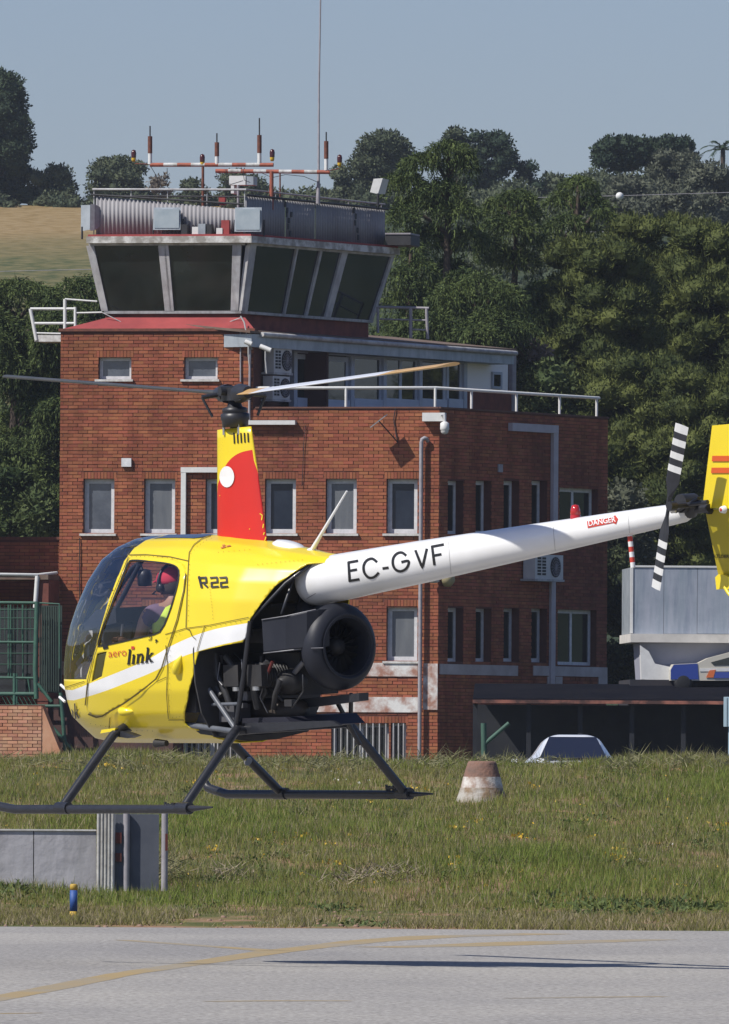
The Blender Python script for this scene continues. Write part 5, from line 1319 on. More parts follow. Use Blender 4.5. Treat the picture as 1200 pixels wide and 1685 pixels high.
b.prism(pts_, (-.012, 0, 0)); b.build('engine_firewall', FWM, heli, local=True)
# instrument pedestal
b = MB(); b.prism([Vector((x, -.17, z)) for x, z in ((.70, .50), (1.16, .50), (1.20, .85), (1.10, 1.16), (.93, 1.24), (.80, 1.20), (.86, .95))], (0, .34, 0)); b.build('instrument_console', BK_, heli, local=True)
b = MB(); b.prism([Vector((x, -.33, z)) for x, z in ((.78, 1.19), (1.12, 1.14), (1.12, 1.19), (.98, 1.28), (.78, 1.29))], (0, .66, 0)); b.build('instrument_hood', BK_, heli, local=True)
b = MB()
for yy in (.10, 0, -.10):
    for zz in (1.08, .98): b.lathe((.835+(zz<1)*.012, yy, zz), (-1, 0, .1), [(.04, 0), (.04, .012), (.034, .012), (0, .010)], 14)
b.build('instrument_dial', GREY, heli, local=True, kind='stuff')
b = MB(); b.tube([(.62, 0, .50), (.58, 0, .95), (.56, 0, 1.10), (.54, .34, 1.12), (.52, .35, 1.02)], .014, 8); b.build('cyclic_stick', GREY, heli, local=True)
b = MB(); b.tube([HX(202, 1013, .86), HX(201, 1035, .86), HX(199, 1058, .88)], .010, 6); b.build('cable_loom', WP, heli, local=True)
# centre bow of the windshield + compass
b = MB(); b.tube([(1.42, 0, .92), (1.36, 0, 1.14), (1.20, 0, 1.36), (1.0, 0, 1.54), (.75, 0, 1.66)], .016, 6); b.build('windshield_bow', BK_, heli, local=True)
p = H(238, 948, .0); b = MB(); b.lathe(p+Vector((.0, .0, -.05)), (0, 0, 1), [(0, -.02), (.045, -.015), (.05, .05), (.04, .09), (0, .1)], 14); b.tube([p, p+Vector((.1, 0, .16))], .012, 6); b.build('compass', BK_, heli, local=True)
b = MB(); b.tube([H(190, 1005, .1), H(206, 975, .1), H(229, 930, .05)], .016, 6); b.build('visor_strut', BK_, heli, local=True)
# ---- mast fairing
def fair_section(z, x0, x1, th, n=20):
    pts = []
    for k in range(n):
        a = 2*math.pi*k/n; c_ = (1-math.cos(a))/2      # 0 front .. 1 rear
        x = x0 + (x1-x0)*c_; y = th*(2.2*math.sqrt(max(c_, 0))*(1-c_)**.75)*.62*(1 if a < math.pi else -1)
        pts.append((x, y))
    return pts
pt_ = H(357, 706, 0.02); pb_ = H(357, 882, .06)
levels = []
zt0, zb0 = H(385, 707, 0).z, H(390, 890, 0).z - .06
for k in range(15):
    t = k/14; z = zt0*(1-t)+zb0*t
    py = 707+(885-707)*t
    xf = H(357.5, py, .045).x + .045; xr = H(414+(443.5-414)*t, py, 0).x
    sec = fair_section(z, xf, xr, .075+.03*t)
    zl = lambda x: z + (0 if t < .5 else (t-.5)*2*.02*(x-xf)/(xr-xf))
    levels.append([Vector((x, y, z - .10*(t**2)*((xf-x)/(xf-xr)) + .018*(1-t)*((xf-x)/(xf-xr)))) for x, y in sec])
fb = bmesh.new(); fv = [[fb.verts.new(p) for p in L_] for L_ in levels]; n_ = len(levels[0])
for i in range(14):
    for j in range(n_): fb.faces.new((fv[i][j], fv[i][(j+1) % n_], fv[i+1][(j+1) % n_], fv[i+1][j]))
fb.faces.new(fv[0][::-1]); bmesh.ops.recalc_face_normals(fb, faces=fb.faces)
ftree = BVHTree.FromBMesh(fb)
# red field: curved edge, cut in side view
redpx = catmull([(415.5, 740), (395, 745), (378, 757), (365, 778), (358, 800), (355, 815)], 4)
def fxz(px, py):
    h = hit(px, py, ftree); 
    if h[0] is None: p = H(px, py, .03); return (p.x, p.z)
    return (h[0].x, h[0].z)
rp = [fxz(*p) for p in redpx]; rp = rp + [(1, rp[-1][1]-.02), (1, .5), (-1.5, .5), (-1.5, rp[0][1]-.3)]
re = [fxz(425, 758), fxz(441, 893)]
yel = [fxz(415, 741), fxz(419, 744), fxz(418, 758), fxz(424, 775), fxz(440, 888)]
rp = rp[:-1] + [(yel[-1][0]-.0, .5)] + [yel[-1], yel[3], yel[2]]
cut_poly(fb, rp); fb.normal_update(); fb.verts.index_update()
items = []
for f in fb.faces:
    c_ = f.calc_center_median(); items.append((f, 1 if inside((c_.x, c_.z), rp) else 0, 0))
mf = region_mesh('mast_fairing', items, [Y1, RP], heli)
# white disc, louvres
b = MB(); ctr = (374.5, 784.5)
for k in range(20):
    a0_, a1_ = 2*math.pi*k/20, 2*math.pi*(k+1)/20
    q = [on_skin(*ctr, .006, ftree), on_skin(ctr[0]+12*math.cos(a0_), ctr[1]+17.5*math.sin(a0_), .006, ftree), on_skin(ctr[0]+12*math.cos(a1_), ctr[1]+17.5*math.sin(a1_), .006, ftree)]
    if None not in q: b.add(q, [(0, 1, 2)])
b.build('white_disc', WP, heli, local=True).parent = mf
for k in range(5): strokes([([(385.5+k*5.7, 712+.0*k), (386.5+k*5.7, 730-.6*k)], 2.3)], INK, 'louvre', tree=ftree, off=.004, parent=mf)
b = MB()
for pts in ([(428, 845), (432, 848), (431, 856)], [(434, 862), (433, 869)], [(437, 872), (434, 880)], [(439, 880), (436, 890), (440, 891)], [(362, 815), (363, 816)], [(411, 870), (412, 871)]): strip(pts, 1.6, off=.004, tree=ftree, build=False, mbx=b, dense=3)
b.build('chipped_paint', YL, heli, local=True, kind='stuff').parent = mf
# ---- rotor head
hubp = H(385, 650, 0)
b = MB(); b.tube([H(389, 745, 0), hubp], .035, 12); b.build('rotor_mast', BK_, heli, local=True)
SWC = H(387, 690, 0); zsw = SWC.z
b = MB(); b.lathe(SWC, (0, 0, 1), [(.0, -.05), (.085, -.05), (.088, -.01), (.095, .0), (.095, .035), (.075, .045), (.085, .05), (.08, .075), (.05, .085), (.035, .14)], 22); b.build('swashplate', BK_, heli, local=True)
for sx, sy in ((.06, .05), (.06, -.05), (-.07, .03)):
    b = MB(); b.tube([SWC+Vector((sx, sy, -.10)), SWC+Vector((sx, sy, -.03))], .010, 6); b.build('control_rod', ALU, heli, local=True)
# blade azimuths: near-right blade points at the camera
def blade_dir(wx, wy):
    v = HI3 @ Vector((wx, wy, 0)); v.z = 0; return v.normalized()
AZ = R(-67); bdir = blade_dir(math.cos(AZ), math.sin(AZ)); cross_ = Vector((-bdir.y, bdir.x, 0))
RB = 3.83
def solve_tip(px, py, sgn):
    """tip height so that the blade end sits at the photo's height"""
    d = bdir*sgn; best = None
    for k in range(400):
        zc = hubp.z - .3 + k*.003
        p = Vector((d.x*RB, d.y*RB, zc)); w_ = HM @ p; q = CR.transposed() @ (w_-CAM); y_ = 842.5 - F*q.y/(-q.z); x_ = 600 + F*q.x/(-q.z)
        if best is None or abs(y_-py) < best[0]: best = (abs(y_-py), zc, x_)
    return best
tipR = solve_tip(762, 600, 1); tipL = solve_tip(28, 620, -1)
hb = MB(); 
hb.prism([hubp + bdir*a + cross_*c_ + Vector((0, 0, -.035)) for a, c_ in ((-.20, -.035), (-.06, -.06), (.06, -.06), (.20, -.035), (.20, .035), (.06, .06), (-.06, .06), (-.20, .035))], (0, 0, .085))
hb.tube([hubp - cross_*.10 + Vector((0, 0, .03)), hubp + cross_*.10 + Vector((0, 0, .03))], .032, 12)
hb.build('rotor_hub', BK_, heli, local=True)
BLT = mat('blade_shade_grey', (.05, .055, .055), (.07, .07, .07), scale=4, rough=.45)  # far blade: dark of its shaded underside held in the base colour
BLW = mat('blade_white', (.66, .68, .72), (.58, .60, .64), scale=3, rough=.35)
BLB = mat('blade_ochre', (.55, .34, .13), (.48, .30, .12), scale=3, rough=.4)
def blade(sgn, tipz, mats, cuts, pitch):
    d = bdir*sgn; cr = cross_*sgn; root = hubp + Vector((0, 0, .005))
    tip = Vector((d.x*RB, d.y*RB, tipz)); dirv = (tip-root); L_ = dirv.length; dirv.normalize(); c3 = cr
    up = dirv.cross(c3).normalized(); 
    if up.z < 0: up = -up
    b = MB(); secs = []
    ns = 40
    for k in range(ns+1):
        r_ = .20 + (L_-.20)*k/ns
        ch = .18 if r_ > .5 else .09+.09*(r_-.2)/.3; th = .024 if r_ > .5 else .04-.016*(r_-.2)/.3
        tw = pitch - R(8)*(r_/L_)*.5
        cc_ = root + dirv*r_; ca, sa = math.cos(tw), math.sin(tw); ring_ = []
        for (u_, v_) in ((.28, 0), (.24, .5), (.10, .95), (-.1, .8), (-.4, .35), (-.72, 0), (-.4, -.3), (-.1, -.6), (.10, -.7), (.24, -.4)):
            ring_.append(cc_ + c3*(u_*ch*ca - v_*th*sa*.6) + up*(u_*ch*sa + v_*th*.6*ca))
        secs.append(ring_)
    m_ = len(secs[0])
    for k in range(ns):
        fr_ = k/ns; mi = sum(fr_ >= c_ for c_ in cuts)
        b.add(secs[k]+secs[k+1], [(j, (j+1) % m_, m_+(j+1) % m_, m_+j) for j in range(m_)], mi, True)
    b.add(secs[-1], [tuple(range(m_))], len(cuts)); b.add(secs[0], [tuple(range(m_))[::-1]], 0)
    o = b.build('main_rotor_blade', mats, heli, local=True)
    g = MB(); g.tube([root+dirv*.10, root+dirv*.16, root+dirv*.26], [.065, .06, .04], 12); x = g.build('blade_grip', BK_, heli, local=True); x.parent = o
    g = MB(); g.tube([root+dirv*.14, root+dirv*.16+c3*.16-up*.02], .016, 8); g.tube([root+dirv*.16+c3*.16-up*.02, Vector((SWC.x+d.x*.12+c3.x*.11, SWC.y+d.y*.12+c3.y*.11, zsw+.02))], .009, 8); x = g.build('pitch_link', BK_, heli, local=True); x.parent = o
    return o
bl1 = blade(1, tipR[1], [BLB, BLW, BLB], [.10, .72], R(10)); bl1['label'] = 'near blade, white with ochre root and tip'
bl2 = blade(-1, tipL[1], [BLT], [], R(7)); bl2['label'] = 'far blade, its shade painted in as dark grey'
b = MB()
for k in range(7):
    a = k*.9; p = hubp + bdir*(-.10+.028*k) - cross_*.0 + Vector((0, 0, -.02+.018*(k % 4))) + ((HI3 @ ray(388, 650))*-1)*.085
    b.lathe(p, ((HI3 @ ray(388, 650))*-1), [(0, .014), (.012, .012), (.014, 0)], 8)
b.build('hub_bolt', ALU, heli, local=True, kind='stuff')

# ---- tail boom
br = H(520, 952, 0); 
def boom_axis(px): # centre line pixel
    return 957.5 + (842.5-957.5)*(px-520)/(1130-520)
bx0 = H(515, boom_axis(515), 0); bx1 = H(1135, boom_axis(1135), 0)
ax = (bx1-bx0).normalized(); bl_ = (bx1-bx0).length
tb = bmesh.new(); prof_ = [(-.035, .10), (-.03, .128), (.0, .150), (.06, .158), (bl_*.3, .138), (bl_*.6, .107), (bl_*.9, .074), (bl_*.985, .062), (bl_, .045)]
u_ = ax.orthogonal().normalized(); w_ = ax.cross(u_); nb = 40; vr = []
dense_prof = []
for i in range(len(prof_)-1):
    k = 1 if i < 3 else 8
    for q in range(k): t = q/k; dense_prof.append((prof_[i][0]*(1-t)+prof_[i+1][0]*t, prof_[i][1]*(1-t)+prof_[i+1][1]*t))
dense_prof.append(prof_[-1])
for (h_, r_) in dense_prof: vr.append([tb.verts.new(bx0 + ax*h_ + (u_*math.cos(2*math.pi*k/nb)+w_*math.sin(2*math.pi*k/nb))*r_) for k in range(nb)])
for i in range(len(vr)-1):
    for k in range(nb): tb.faces.new((vr[i][k], vr[i][(k+1) % nb], vr[i+1][(k+1) % nb], vr[i+1][k]))
tb.faces.new(vr[0]); tb.faces.new(vr[-1]); bmesh.ops.recalc_face_normals(tb, faces=tb.faces); tb.normal_update()
tree_b = BVHTree.FromBMesh(tb)
me = bpy.data.meshes.new('tail_boom'); tb.to_mesh(me); me.materials.append(WP)
for p in me.polygons: p.use_smooth = len(p.vertices) == 4
boom = bpy.data.objects.new('tail_boom', me); col.objects.link(boom); boom.parent = heli
# registration
def reg():
    o = []
    w_ = 4.2
    A = lambda x, y: (x, y)
    o += [([(574, 924.5), (576, 957)], w_), ([(573, 926), (590, 923)], w_), ([(575, 939.5), (588, 937.2)], w_), ([(574.5, 956), (592, 953)], w_)]
    o += [([(621, 925), (613, 919.5), (604, 922.5), (599, 931), (600, 942), (607, 950), (616, 949.5), (624, 942)], w_)]
    o += [([(630, 935.5), (640, 934)], w_)]
    o += [([(669, 914.5), (662, 909.5), (654, 911), (648, 918), (647, 928), (651, 936.5), (659, 940), (667, 937), (672, 930.5), (672.5, 923), (661, 925)], w_)]
    o += [([(684, 905.5), (695.5, 934.5), (703, 903)], w_)]
    o += [([(711.5, 898.5), (715.5, 930)], w_), ([(710.5, 900), (731, 896.2)], w_), ([(713.5, 914.5), (727, 912)], w_)]
    return o
def smooth_paths(ps): return [((catmull(p, 4) if len(p) > 3 else p), wd) for p, wd in ps]
strokes(smooth_paths(reg()), INK, 'registration', tree=tree_b, off=.0025, parent=boom)
# DANGER arrow placard
def patch(pts, m_, name, tree, off, parent):
    c_ = (sum(p[0] for p in pts)/len(pts), sum(p[1] for p in pts)/len(pts)); b = MB()
    for k in range(len(pts)):
        for q in range(4):
            a = (pts[k][0]+(pts[(k+1) % len(pts)][0]-pts[k][0])*q/4, pts[k][1]+(pts[(k+1) % len(pts)][1]-pts[k][1])*q/4); z = (pts[k][0]+(pts[(k+1) % len(pts)][0]-pts[k][0])*(q+1)/4, pts[k][1]+(pts[(k+1) % len(pts)][1]-pts[k][1])*(q+1)/4)
            tri = [on_skin(*c_, off, tree), on_skin(*a, off, tree), on_skin(*z, off, tree)]
            if None not in tri: b.add(tri, [(0, 1, 2)])
    return b.build(name, m_, parent, local=True)
patch([(966.5, 858), (1012, 850.5), (1013, 848), (1018, 854), (1014.5, 862.5), (1013, 860), (968, 869)], REDI, 'danger_placard', tree_b, .003, boom)
glyph_text('DANGER', 969.5, 866, 8.6, WP, 'danger_lettering', tree=tree_b, angle=R(-9.5), off=.0055, parent=boom, xscale=.92, offset=.012, density=0)
for x in (740, 912, 1035):
    y0 = boom_axis(x); strip([(x-4, y0-40), (x-1, y0-16), (x, y0), (x+2, y0+22), (x+4, y0+40)], .9, off=.0015, m_=mat('boom_seam', (.45, .45, .44), rough=.6), tree=tree_b, parent=boom, name='boom_seam', dense=5)
strip([(505, 985), (520, 976)], 1.0, off=.002, m_=M['pipe_grey'], tree=tree_b, parent=boom, name='boom_seam')
# beacon
h = hit(930, 872, tree_b); bp_ = h[0]; top_ = Vector((bp_.x, bx0.y, (bx0 + ax*((bp_-bx0).dot(ax))).z + .10))
b = MB(); b.lathe(top_-Vector((0, 0, .05)), (0, 0, 1), [(.036, 0), (.036, .035), (0, .035)], 16); b.build('beacon_base', WP, boom, local=True)
b = MB(); b.lathe(top_-Vector((0, 0, .05)), (0, 0, 1), [(.034, .036), (.034, .06), (.030, .066), (.034, .070), (.030, .10), (.022, .125), (0, .13)], 18); b.build('beacon_lens', mat('beacon_red', (.45, .02, .02), rough=.15, coat=.6), boom, local=True)
# tail rotor: gearbox, hub, two striped blades at rest
trc = H(1100, 833, .26)
gb = H(1128, 828, .02)
b = MB(); b.tube([bx1 - ax*.10, bx1 + ax*.02, gb+Vector((-.10, 0, .0))], [.05, .045, .03], 12); b.tube([gb+Vector((-.02, -.06, 0)), gb+Vector((-.02, .06, 0))], .06, 16); b.tube([H(1108, 842, 0), H(1168, 836, 0)], .028, 10); b.build('tail_gearbox', BK_, heli, local=True)
b = MB(); b.tube([Vector((trc.x, .0, trc.z)), trc], .018, 10); b.tube([trc+Vector((-.03, -.03, 0)), trc+Vector((-.03, .02, 0))], .03, 12); b.tube([H(1112, 842, .1), H(1150, 820, .1)], .012, 8); b.tube([H(1115, 832, .1), H(1165, 826, .1)], .014, 8); b.build('tail_rotor_shaft', BK_, heli, local=True)
b = MB(); b.lathe(H(1112, 838, .1), (0, 1, 0), [(0, -.02), (.022, -.02), (.026, .03), (.012, .04), (0, .04)], 12); b.build('tail_rotor_pulley', ALU, heli, local=True)
for q in range(6):
    pass
def tr_blade(tx, ty, lab):
    tipp = H(tx, ty, .27); d = (tipp-trc); L_ = .533; d.normalize(); c3 = Vector((0, 1, 0)).cross(d).normalized()
    b = MB(); secs = []; cutsr = [0, .12, .30, .42, .50, .58, .66, .74, .82, .90, 1.0]
    for r_ in cutsr:
        R_ = r_*L_; ch = .035 if r_ < .2 else .105; th = .02 if r_ < .2 else .011
        secs.append([trc + d*R_ + c3*(u_*ch) + Vector((0, 1, 0))*(v_*th + u_*ch*.18) for u_, v_ in ((.5, 0), (.35, .5), (0, .6), (-.5, 0), (0, -.6), (.35, -.5))])
    for k in range(len(cutsr)-1):
        mi = 1 if (k >= 3 and k % 2 == 1) or k == 9 else 0
        b.add(secs[k]+secs[k+1], [(j, (j+1) % 6, 6+(j+1) % 6, 6+j) for j in range(6)], mi)
    b.add(secs[-1], [tuple(range(6))], 1)
    return b.build('tail_rotor_blade', [BK_, BLS], heli, local=True)
BLS = mat('tail_blade_white', (.62, .62, .60), rough=.5)
tr_blade(1124, 692, ''); tr_blade(1080, 966, '')
# tail guard
b = MB()
gpt = [(1036, 874), (1038, 894), (1039.5, 905), (1040.5, 915), (1041.5, 925), (1042, 934)]
gp0 = [H(x, y, 0) for x, y in gpt]
for k in range(7):
    a = gp0[0].lerp(gp0[-1], k/7); c_ = gp0[0].lerp(gp0[-1], (k+1)/7); b.tube([a, c_], .016, 10, k % 2, cap=(k in (0, 6)))
b.build('tail_skid', [WP, REDI], heli, local=True)
# vertical fin (starboard of the rotor), upper and lower
def slab_px(pts, y, th, m_, name, parent=None, lean=0.0, bev=0):
    b = MB(); ps = [H(x, yy, y) for x, yy in pts]; b.prism([p - Vector((0, th/2, 0)) for p in ps], (0, th, 0)); o = b.build(name, m_, parent or heli, local=True); return o
fin = slab_px([(1176.5, 700), (1290, 690), (1300, 838), (1160.5, 836)], -.03, .045, Y1, 'upper_fin')
b = MB()
fd = Frame((0, 0), (1, 0))
for y in (750, 769.5):
    ps = [H(x, yy, -.004) for x, yy in ((1173.2 if y < 760 else 1172, y), (1300, y), (1300, y+9), (1172.4 if y < 760 else 1171, y+9))]; b.prism(ps, (0, .004, 0))
b.build('fin_stripe', mat('orange_red', (.62, .10, .02), rough=.4), heli, local=True).parent = fin
# lower fin: cambered, turned so that it faces aft and down
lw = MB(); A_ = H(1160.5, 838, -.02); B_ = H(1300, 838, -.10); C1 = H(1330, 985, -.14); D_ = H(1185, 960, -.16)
lw.prism([A_, B_, C1, D_], (0, -.03, 0)); lf = lw.build('lower_fin', mat('shaded_fin_yellow', (.50, .40, .02), (.44, .35, .018), scale=2, rough=.4), heli, local=True)  # duller than the upper fin's yellow: shade is put into the colour
ltree = BVHTree.FromPolygons([A_+Vector((0, 0.0, 0)), B_, C1, D_], [(0, 1, 2, 3)])
x = slab_px([(1179, 950), (1184, 945), (1194, 946), (1206, 952), (1210, 968), (1181, 970)], -.13, .02, YL, 'fin_tip')
b = MB(); b.tube([H(1193, 966, -.12), H(1199, 976, -.12), H(1212, 990, -.12), H(1235, 992, -.12)], .012, 8); b.build('stinger', YL, heli, local=True)
b = MB(); pl = [on_skin(xx, yy, .003, ltree) for xx, yy in ((1173, 910), (1260, 912), (1260, 921.5), (1175, 919))]
if None not in pl: b.add(pl, [(0, 1, 2, 3)]); b.build('fin_plate', mat('plate_grey', (.22, .20, .16), rough=.5), lf, local=True)
glyph_text('RTLDER', 1175, 917.5, 5.4, INK, 'fin_lettering', tree=ltree, angle=R(1.5), off=.006, parent=lf, xscale=.95, offset=.015, density=0)
b = MB(); h = H(1192.5, 838.5, .0); b.lathe(h, (0, 1, 0), [(0, .03), (.02, .028), (.026, 0)], 14); b.build('tail_light', WP, heli, local=True)
b = MB(); b.lathe(h+Vector((0, .031, 0)), (0, 1, 0), [(.012, 0), (.008, .004), (0, .004)], 8); b.build('tail_light_lens', REDI, heli, local=True)
b = MB(); b.prism([H(1160, 836, -.03), H(1175, 840, -.03), H(1172, 846, -.03), H(1158, 842, -.03)], (0, .03, 0)); b.build('fin_bracket', BK_, heli, local=True)
b = MB(); st = H(1190, 835, -.05); b.box(st.x-.34, st.x+.0, -1.0, -.05, st.z-.01, st.z+.012); b.build('horizontal_stabilizer', Y1, heli, local=True)
# ---- antennas on the cowling
hh = hit(512, 906); p0_ = H(512, 910, 0)
b = MB(); b.tube([H(512, 908, 0), H(527, 882, 0), H(571, 808, 0)], [.018, .012, .006], 8); b.build('whip_antenna', WP, heli, local=True)
b = MB(); b.lathe(H(512, 914, 0), (0, 0, 1), [(.055, 0), (.04, .03), (.012, .05), (0, .05)], 14); b.build('antenna_base', WP, heli, local=True)
b = MB(); c_ = H(476, 902, 0)
m__ = Matrix.Translation(c_) @ Matrix.Rotation(R(-12), 4, 'Y')
prof__ = [(1.0, -.3), (1.0, 0), (.94, .45), (.75, .8), (.4, .97), (0, 1)]
vs = []; fs = []
for (r_, h_) in prof__:
    for k in range(24): a = 2*math.pi*k/24; vs.append(m__ @ Vector((.155*r_*math.cos(a), .085*r_*math.sin(a), .055*h_-.01)))
for i in range(len(prof__)-1):
    for k in range(24): fs.append((i*24+k, i*24+(k+1) % 24, (i+1)*24+(k+1) % 24, (i+1)*24+k))
b.add(vs, fs, 0, True); b.build('gps_dome', WP, heli, local=True)
c_ = H(389, 896, .07); b = MB(); b.lathe(c_+Vector((0, 0, -.02)), (0, 0, 1), [(.033, 0), (.03, .02), (.012, .03), (0, .03)], 14); b.build('fuel_cap', mat('cap_beige', (.6, .6, .5), rough=.4), heli, local=True)
# dark roof window just ahead of the mast
b = MB(); zz_ = ZT+.004
L1 = [on_skin(x, y, .004) for x, y in ((250, 887.5), (264, 886), (290, 885.5), (318, 886.5), (332, 885), (345, 881.5))]
for x in ():
    pass
n_ = [p for p in L1 if p is not None]
top_r = [Vector((p.x, 0, ZT+.006)) for p in n_]
for i in range(len(n_)-1): b.quad(n_[i], n_[i+1], top_r[i+1], top_r[i])
b.build('roof_window', mat('roof_tint', (.02, .025, .05), rough=.12, spec=.8), heli, local=True)

# ---- landing gear
def Pt(px, py, y): return H(px, py, y)
SKY = .965
def skid(side):
    y = SKY*side
    if side > 0: toe, a, b_, heel, end = (-42, 1306), (-12, 1325), (25, 1332), (292, 1331.5), (350, 1328.5)
    else: toe, a, b_, heel, end = (337, 1287), (352, 1300), (374, 1307), (640, 1308), (712, 1306.5)
    r_ = .030
    pts = [H(*toe, y), H((toe[0]+a[0])/2-2, (toe[1]+a[1])/2+3, y), H(*a, y), H(*b_, y), H(*heel, y)]
    b = MB(); b.tube(pts, [r_*.9, r_, r_, r_, r_], 14); o = b.build('skid', BKS, heli, local=True)
    b = MB(); p = H(*heel, y); q = H(*end, y); b.tube([p+(p-q).normalized()*-.001, p.lerp(q, .35), q], [r_*1.02, r_*.8, .006], 10); b.build('skid_heel', BKS, heli, local=True).parent = o
    kx, ky = (279, 1327) if side > 0 else (643, 1298)
    g = MB(); 
    for dx in (-6, -2, 4, 7): g.tube([H(kx+dx, ky+3, y), H(kx+dx+(1 if dx > 0 else -1), ky-7+(abs(dx) % 3), y)], .010, 6)
    g.tube([H(kx-7, ky-1, y), H(kx+7, ky-2, y)], .012, 6); g.build('wheel_bracket', BKS, heli, local=True).parent = o
    return o
skid(1); skid(-1)
def cross(ptsy, name='cross_tube'):
    b = MB(); b.tube([H(x, y, yy) for x, y, yy in ptsy], .030, 12); return b.build(name, BKS, heli, local=True)
cross([(102, 1330, .965), (186, 1210, .50), (205, 1196, .42), (365, 1196, -.42), (386, 1226, -.52), (463, 1305, -.965)])
cross([(302, 1330, .965), (384, 1208, .52), (390, 1200, .46)])
cross([(391, 1202, .45), (570, 1190, -.44)], 'rear_cross_beam')
cross([(568, 1188, -.44), (578, 1196, -.48), (668, 1306, -.965)])
for x, y, yy in ((104, 1327, .965), (303, 1327, .965), (462, 1303, -.965), (666, 1303, -.965)):
    b = MB(); p = H(x, y, yy); b.tube([p+Vector((-.06, 0, -.012)), p+Vector((.06, 0, -.012))], .040, 12); b.build('skid_clamp', BKS, heli, local=True)
b = MB(); b.tube([H(407.6, 1252.2, -.62), H(409.2, 1253.6, -.62)], .0305, 12); b.build('clamp_band', ALU, heli, local=True)
b = MB(); b.prism([H(x, y, .47) for x, y in ((178, 1207), (200, 1203), (222, 1211), (210, 1215), (196, 1213))], (0, -.06, 0)); b.build('cross_tube_cuff', BK_, heli, local=True)
b = MB(); b.prism([H(x, y, .50) for x, y in ((165, 1207), (188, 1203), (190, 1198), (167, 1201))], (0, -.05, 0)); b.build('cuff_plate', YL, heli, local=True)

# ---- engine frame
def tube_part(name, pts, r_, m_=None, n=10):
    b = MB(); b.tube([H(*p) for p in pts], r_, n); return b.build(name, m_ or BKS, heli, local=True)
tube_part('frame_tube', [(387, 1205, .44), (401, 1112, .44), (412, 1022, .42)], .017)
tube_part('frame_tube', [(324, 1105, .42), (392, 1206, .44)], .017, TUBEG)
tube_part('frame_tube', [(302, 1192, .40), (392, 1204, .44)], .018, TUBEG)
tube_part('frame_tube', [(332, 1160, .40), (396, 1158, .43)], .012, TUBEG)
tube_part('frame_tube', [(412, 1022, .40), (470, 960, .28), (512, 928, .12)], .012)
tube_part('frame_tube', [(415, 1025, -.40), (430, 1170, -.42), (570, 1188, -.44)], .016)
tube_part('frame_tube', [(553, 1152, -.30), (592, 1225, -.50)], .016)
tube_part('frame_tube', [(578, 1142, -.38), (577, 1196, -.46)], .015)
tube_part('frame_tube', [(480, 1183, -.1), (575, 1186, -.46)], .013)
tube_part('frame_tube', [(488, 936, .1), (470, 990, .3), (464, 1010, .3)], .010); tube_part('frame_tube', [(500, 950, -.1), (488, 1000, .05)], .010)
b = MB(); ps = [H(x, y, .0) for x, y in ((500, 1150), (599, 1140), (599, 1153), (520, 1163), (497, 1163))]; b.prism([p-Vector((0, .04, 0)) for p in ps], (0, .08, 0)); b.build('mounting_beam', BK_, heli, local=True)
b = MB(); b.prism([H(x, y, .40) for x, y in ((398, 1190), (545, 1186), (560, 1194), (400, 1208))], (0, -.03, 0)); b.build('lower_frame_rail', BKS, heli, local=True)
b = MB(); b.prism([H(x, y, .30) for x, y in ((398, 1182), (470, 1180), (485, 1196), (398, 1205))], (0, -.6, 0)); b.build('belly_pan', mat('pan_dark', (.02, .02, .03), rough=.5), heli, local=True)
# battery boxes
BOXG = mat('box_grey', (.10, .10, .11), (.07, .07, .078), scale=6, rough=.55)
b = MB(); b.prism([H(x, y, .36) for x, y in ((335, 1160), (356, 1158), (358, 1188), (322, 1190))], (0, -.14, 0)); b.build('battery_box', BOXG, heli, local=True)
b = MB(); b.prism([H(x, y, .36) for x, y in ((360, 1160), (385, 1160), (385, 1188), (361, 1188))], (0, -.14, 0)); b.build('battery_box', BOXG, heli, local=True)
b = MB(); b.prism([H(x, y, .38) for x, y in ((312, 1195), (330, 1208), (352, 1211), (400, 1211), (398, 1203), (330, 1199))], (0, -.25, 0)); b.build('battery_tray', BK_, heli, local=True)
# engine block, cylinders, hoses, muffler
def he(px, py, y): return H(px, py, y)
b = MB(); b.box(-.90, -.34, -.16, .16, .70, .98); b.build('crankcase', DK, heli, local=True)
for k, (x, y) in enumerate(((370, 1090), (408, 1092))):
    pass
for sx in (-.48, -.72):
    for sy in (1, -1):
        b = MB(); 
        for q in range(9): b.lathe((sx, sy*(.17+.022*q), .84), (0, sy, 0), [(.0, 0), (.085, 0), (.085, .008), (.0, .008)], 16)
        b.lathe((sx, sy*.16, .84), (0, sy, 0), [(.060, 0), (.060, .19)], 16); b.box(sx-.075, sx+.075, min(sy*.345, sy*.40), max(sy*.345, sy*.40), .77, .91)
        b.build('cylinder', DK, heli, local=True)
b = MB()
for pts in ([(355, 1075, .36), (358, 1110, .37), (372, 1140, .36), (380, 1165, .34)], [(372, 1080, .36), (390, 1105, .36), (392, 1130, .34)], [(412, 1110, .36), (418, 1135, .36), (424, 1165, .3)], [(345, 1100, .36), (352, 1125, .36), (365, 1145, .36)], [(440, 1090, .34), (430, 1120, .34), (420, 1135, .33)]):
    b.tube([H(*p) for p in pts], .024, 8)
b.build('intake_hose', mat('hose_black', (.03, .03, .032), (.05, .05, .05), scale=12, rough=.5), heli, local=True)
b = MB()
for pts in ([(362, 1090, .39), (358, 1118, .39), (366, 1128, .39)], [(398, 1085, .39), (400, 1120, .39)], [(350, 1095, .38), (349, 1118, .38)]): b.tube([H(*p) for p in pts], .006, 6)
b.build('wire', GREY, heli, local=True)
HB = mat('worn_hose', (.05, .05, .052), (.02, .02, .02), scale=20, rough=.5)
rr = random.Random(3)
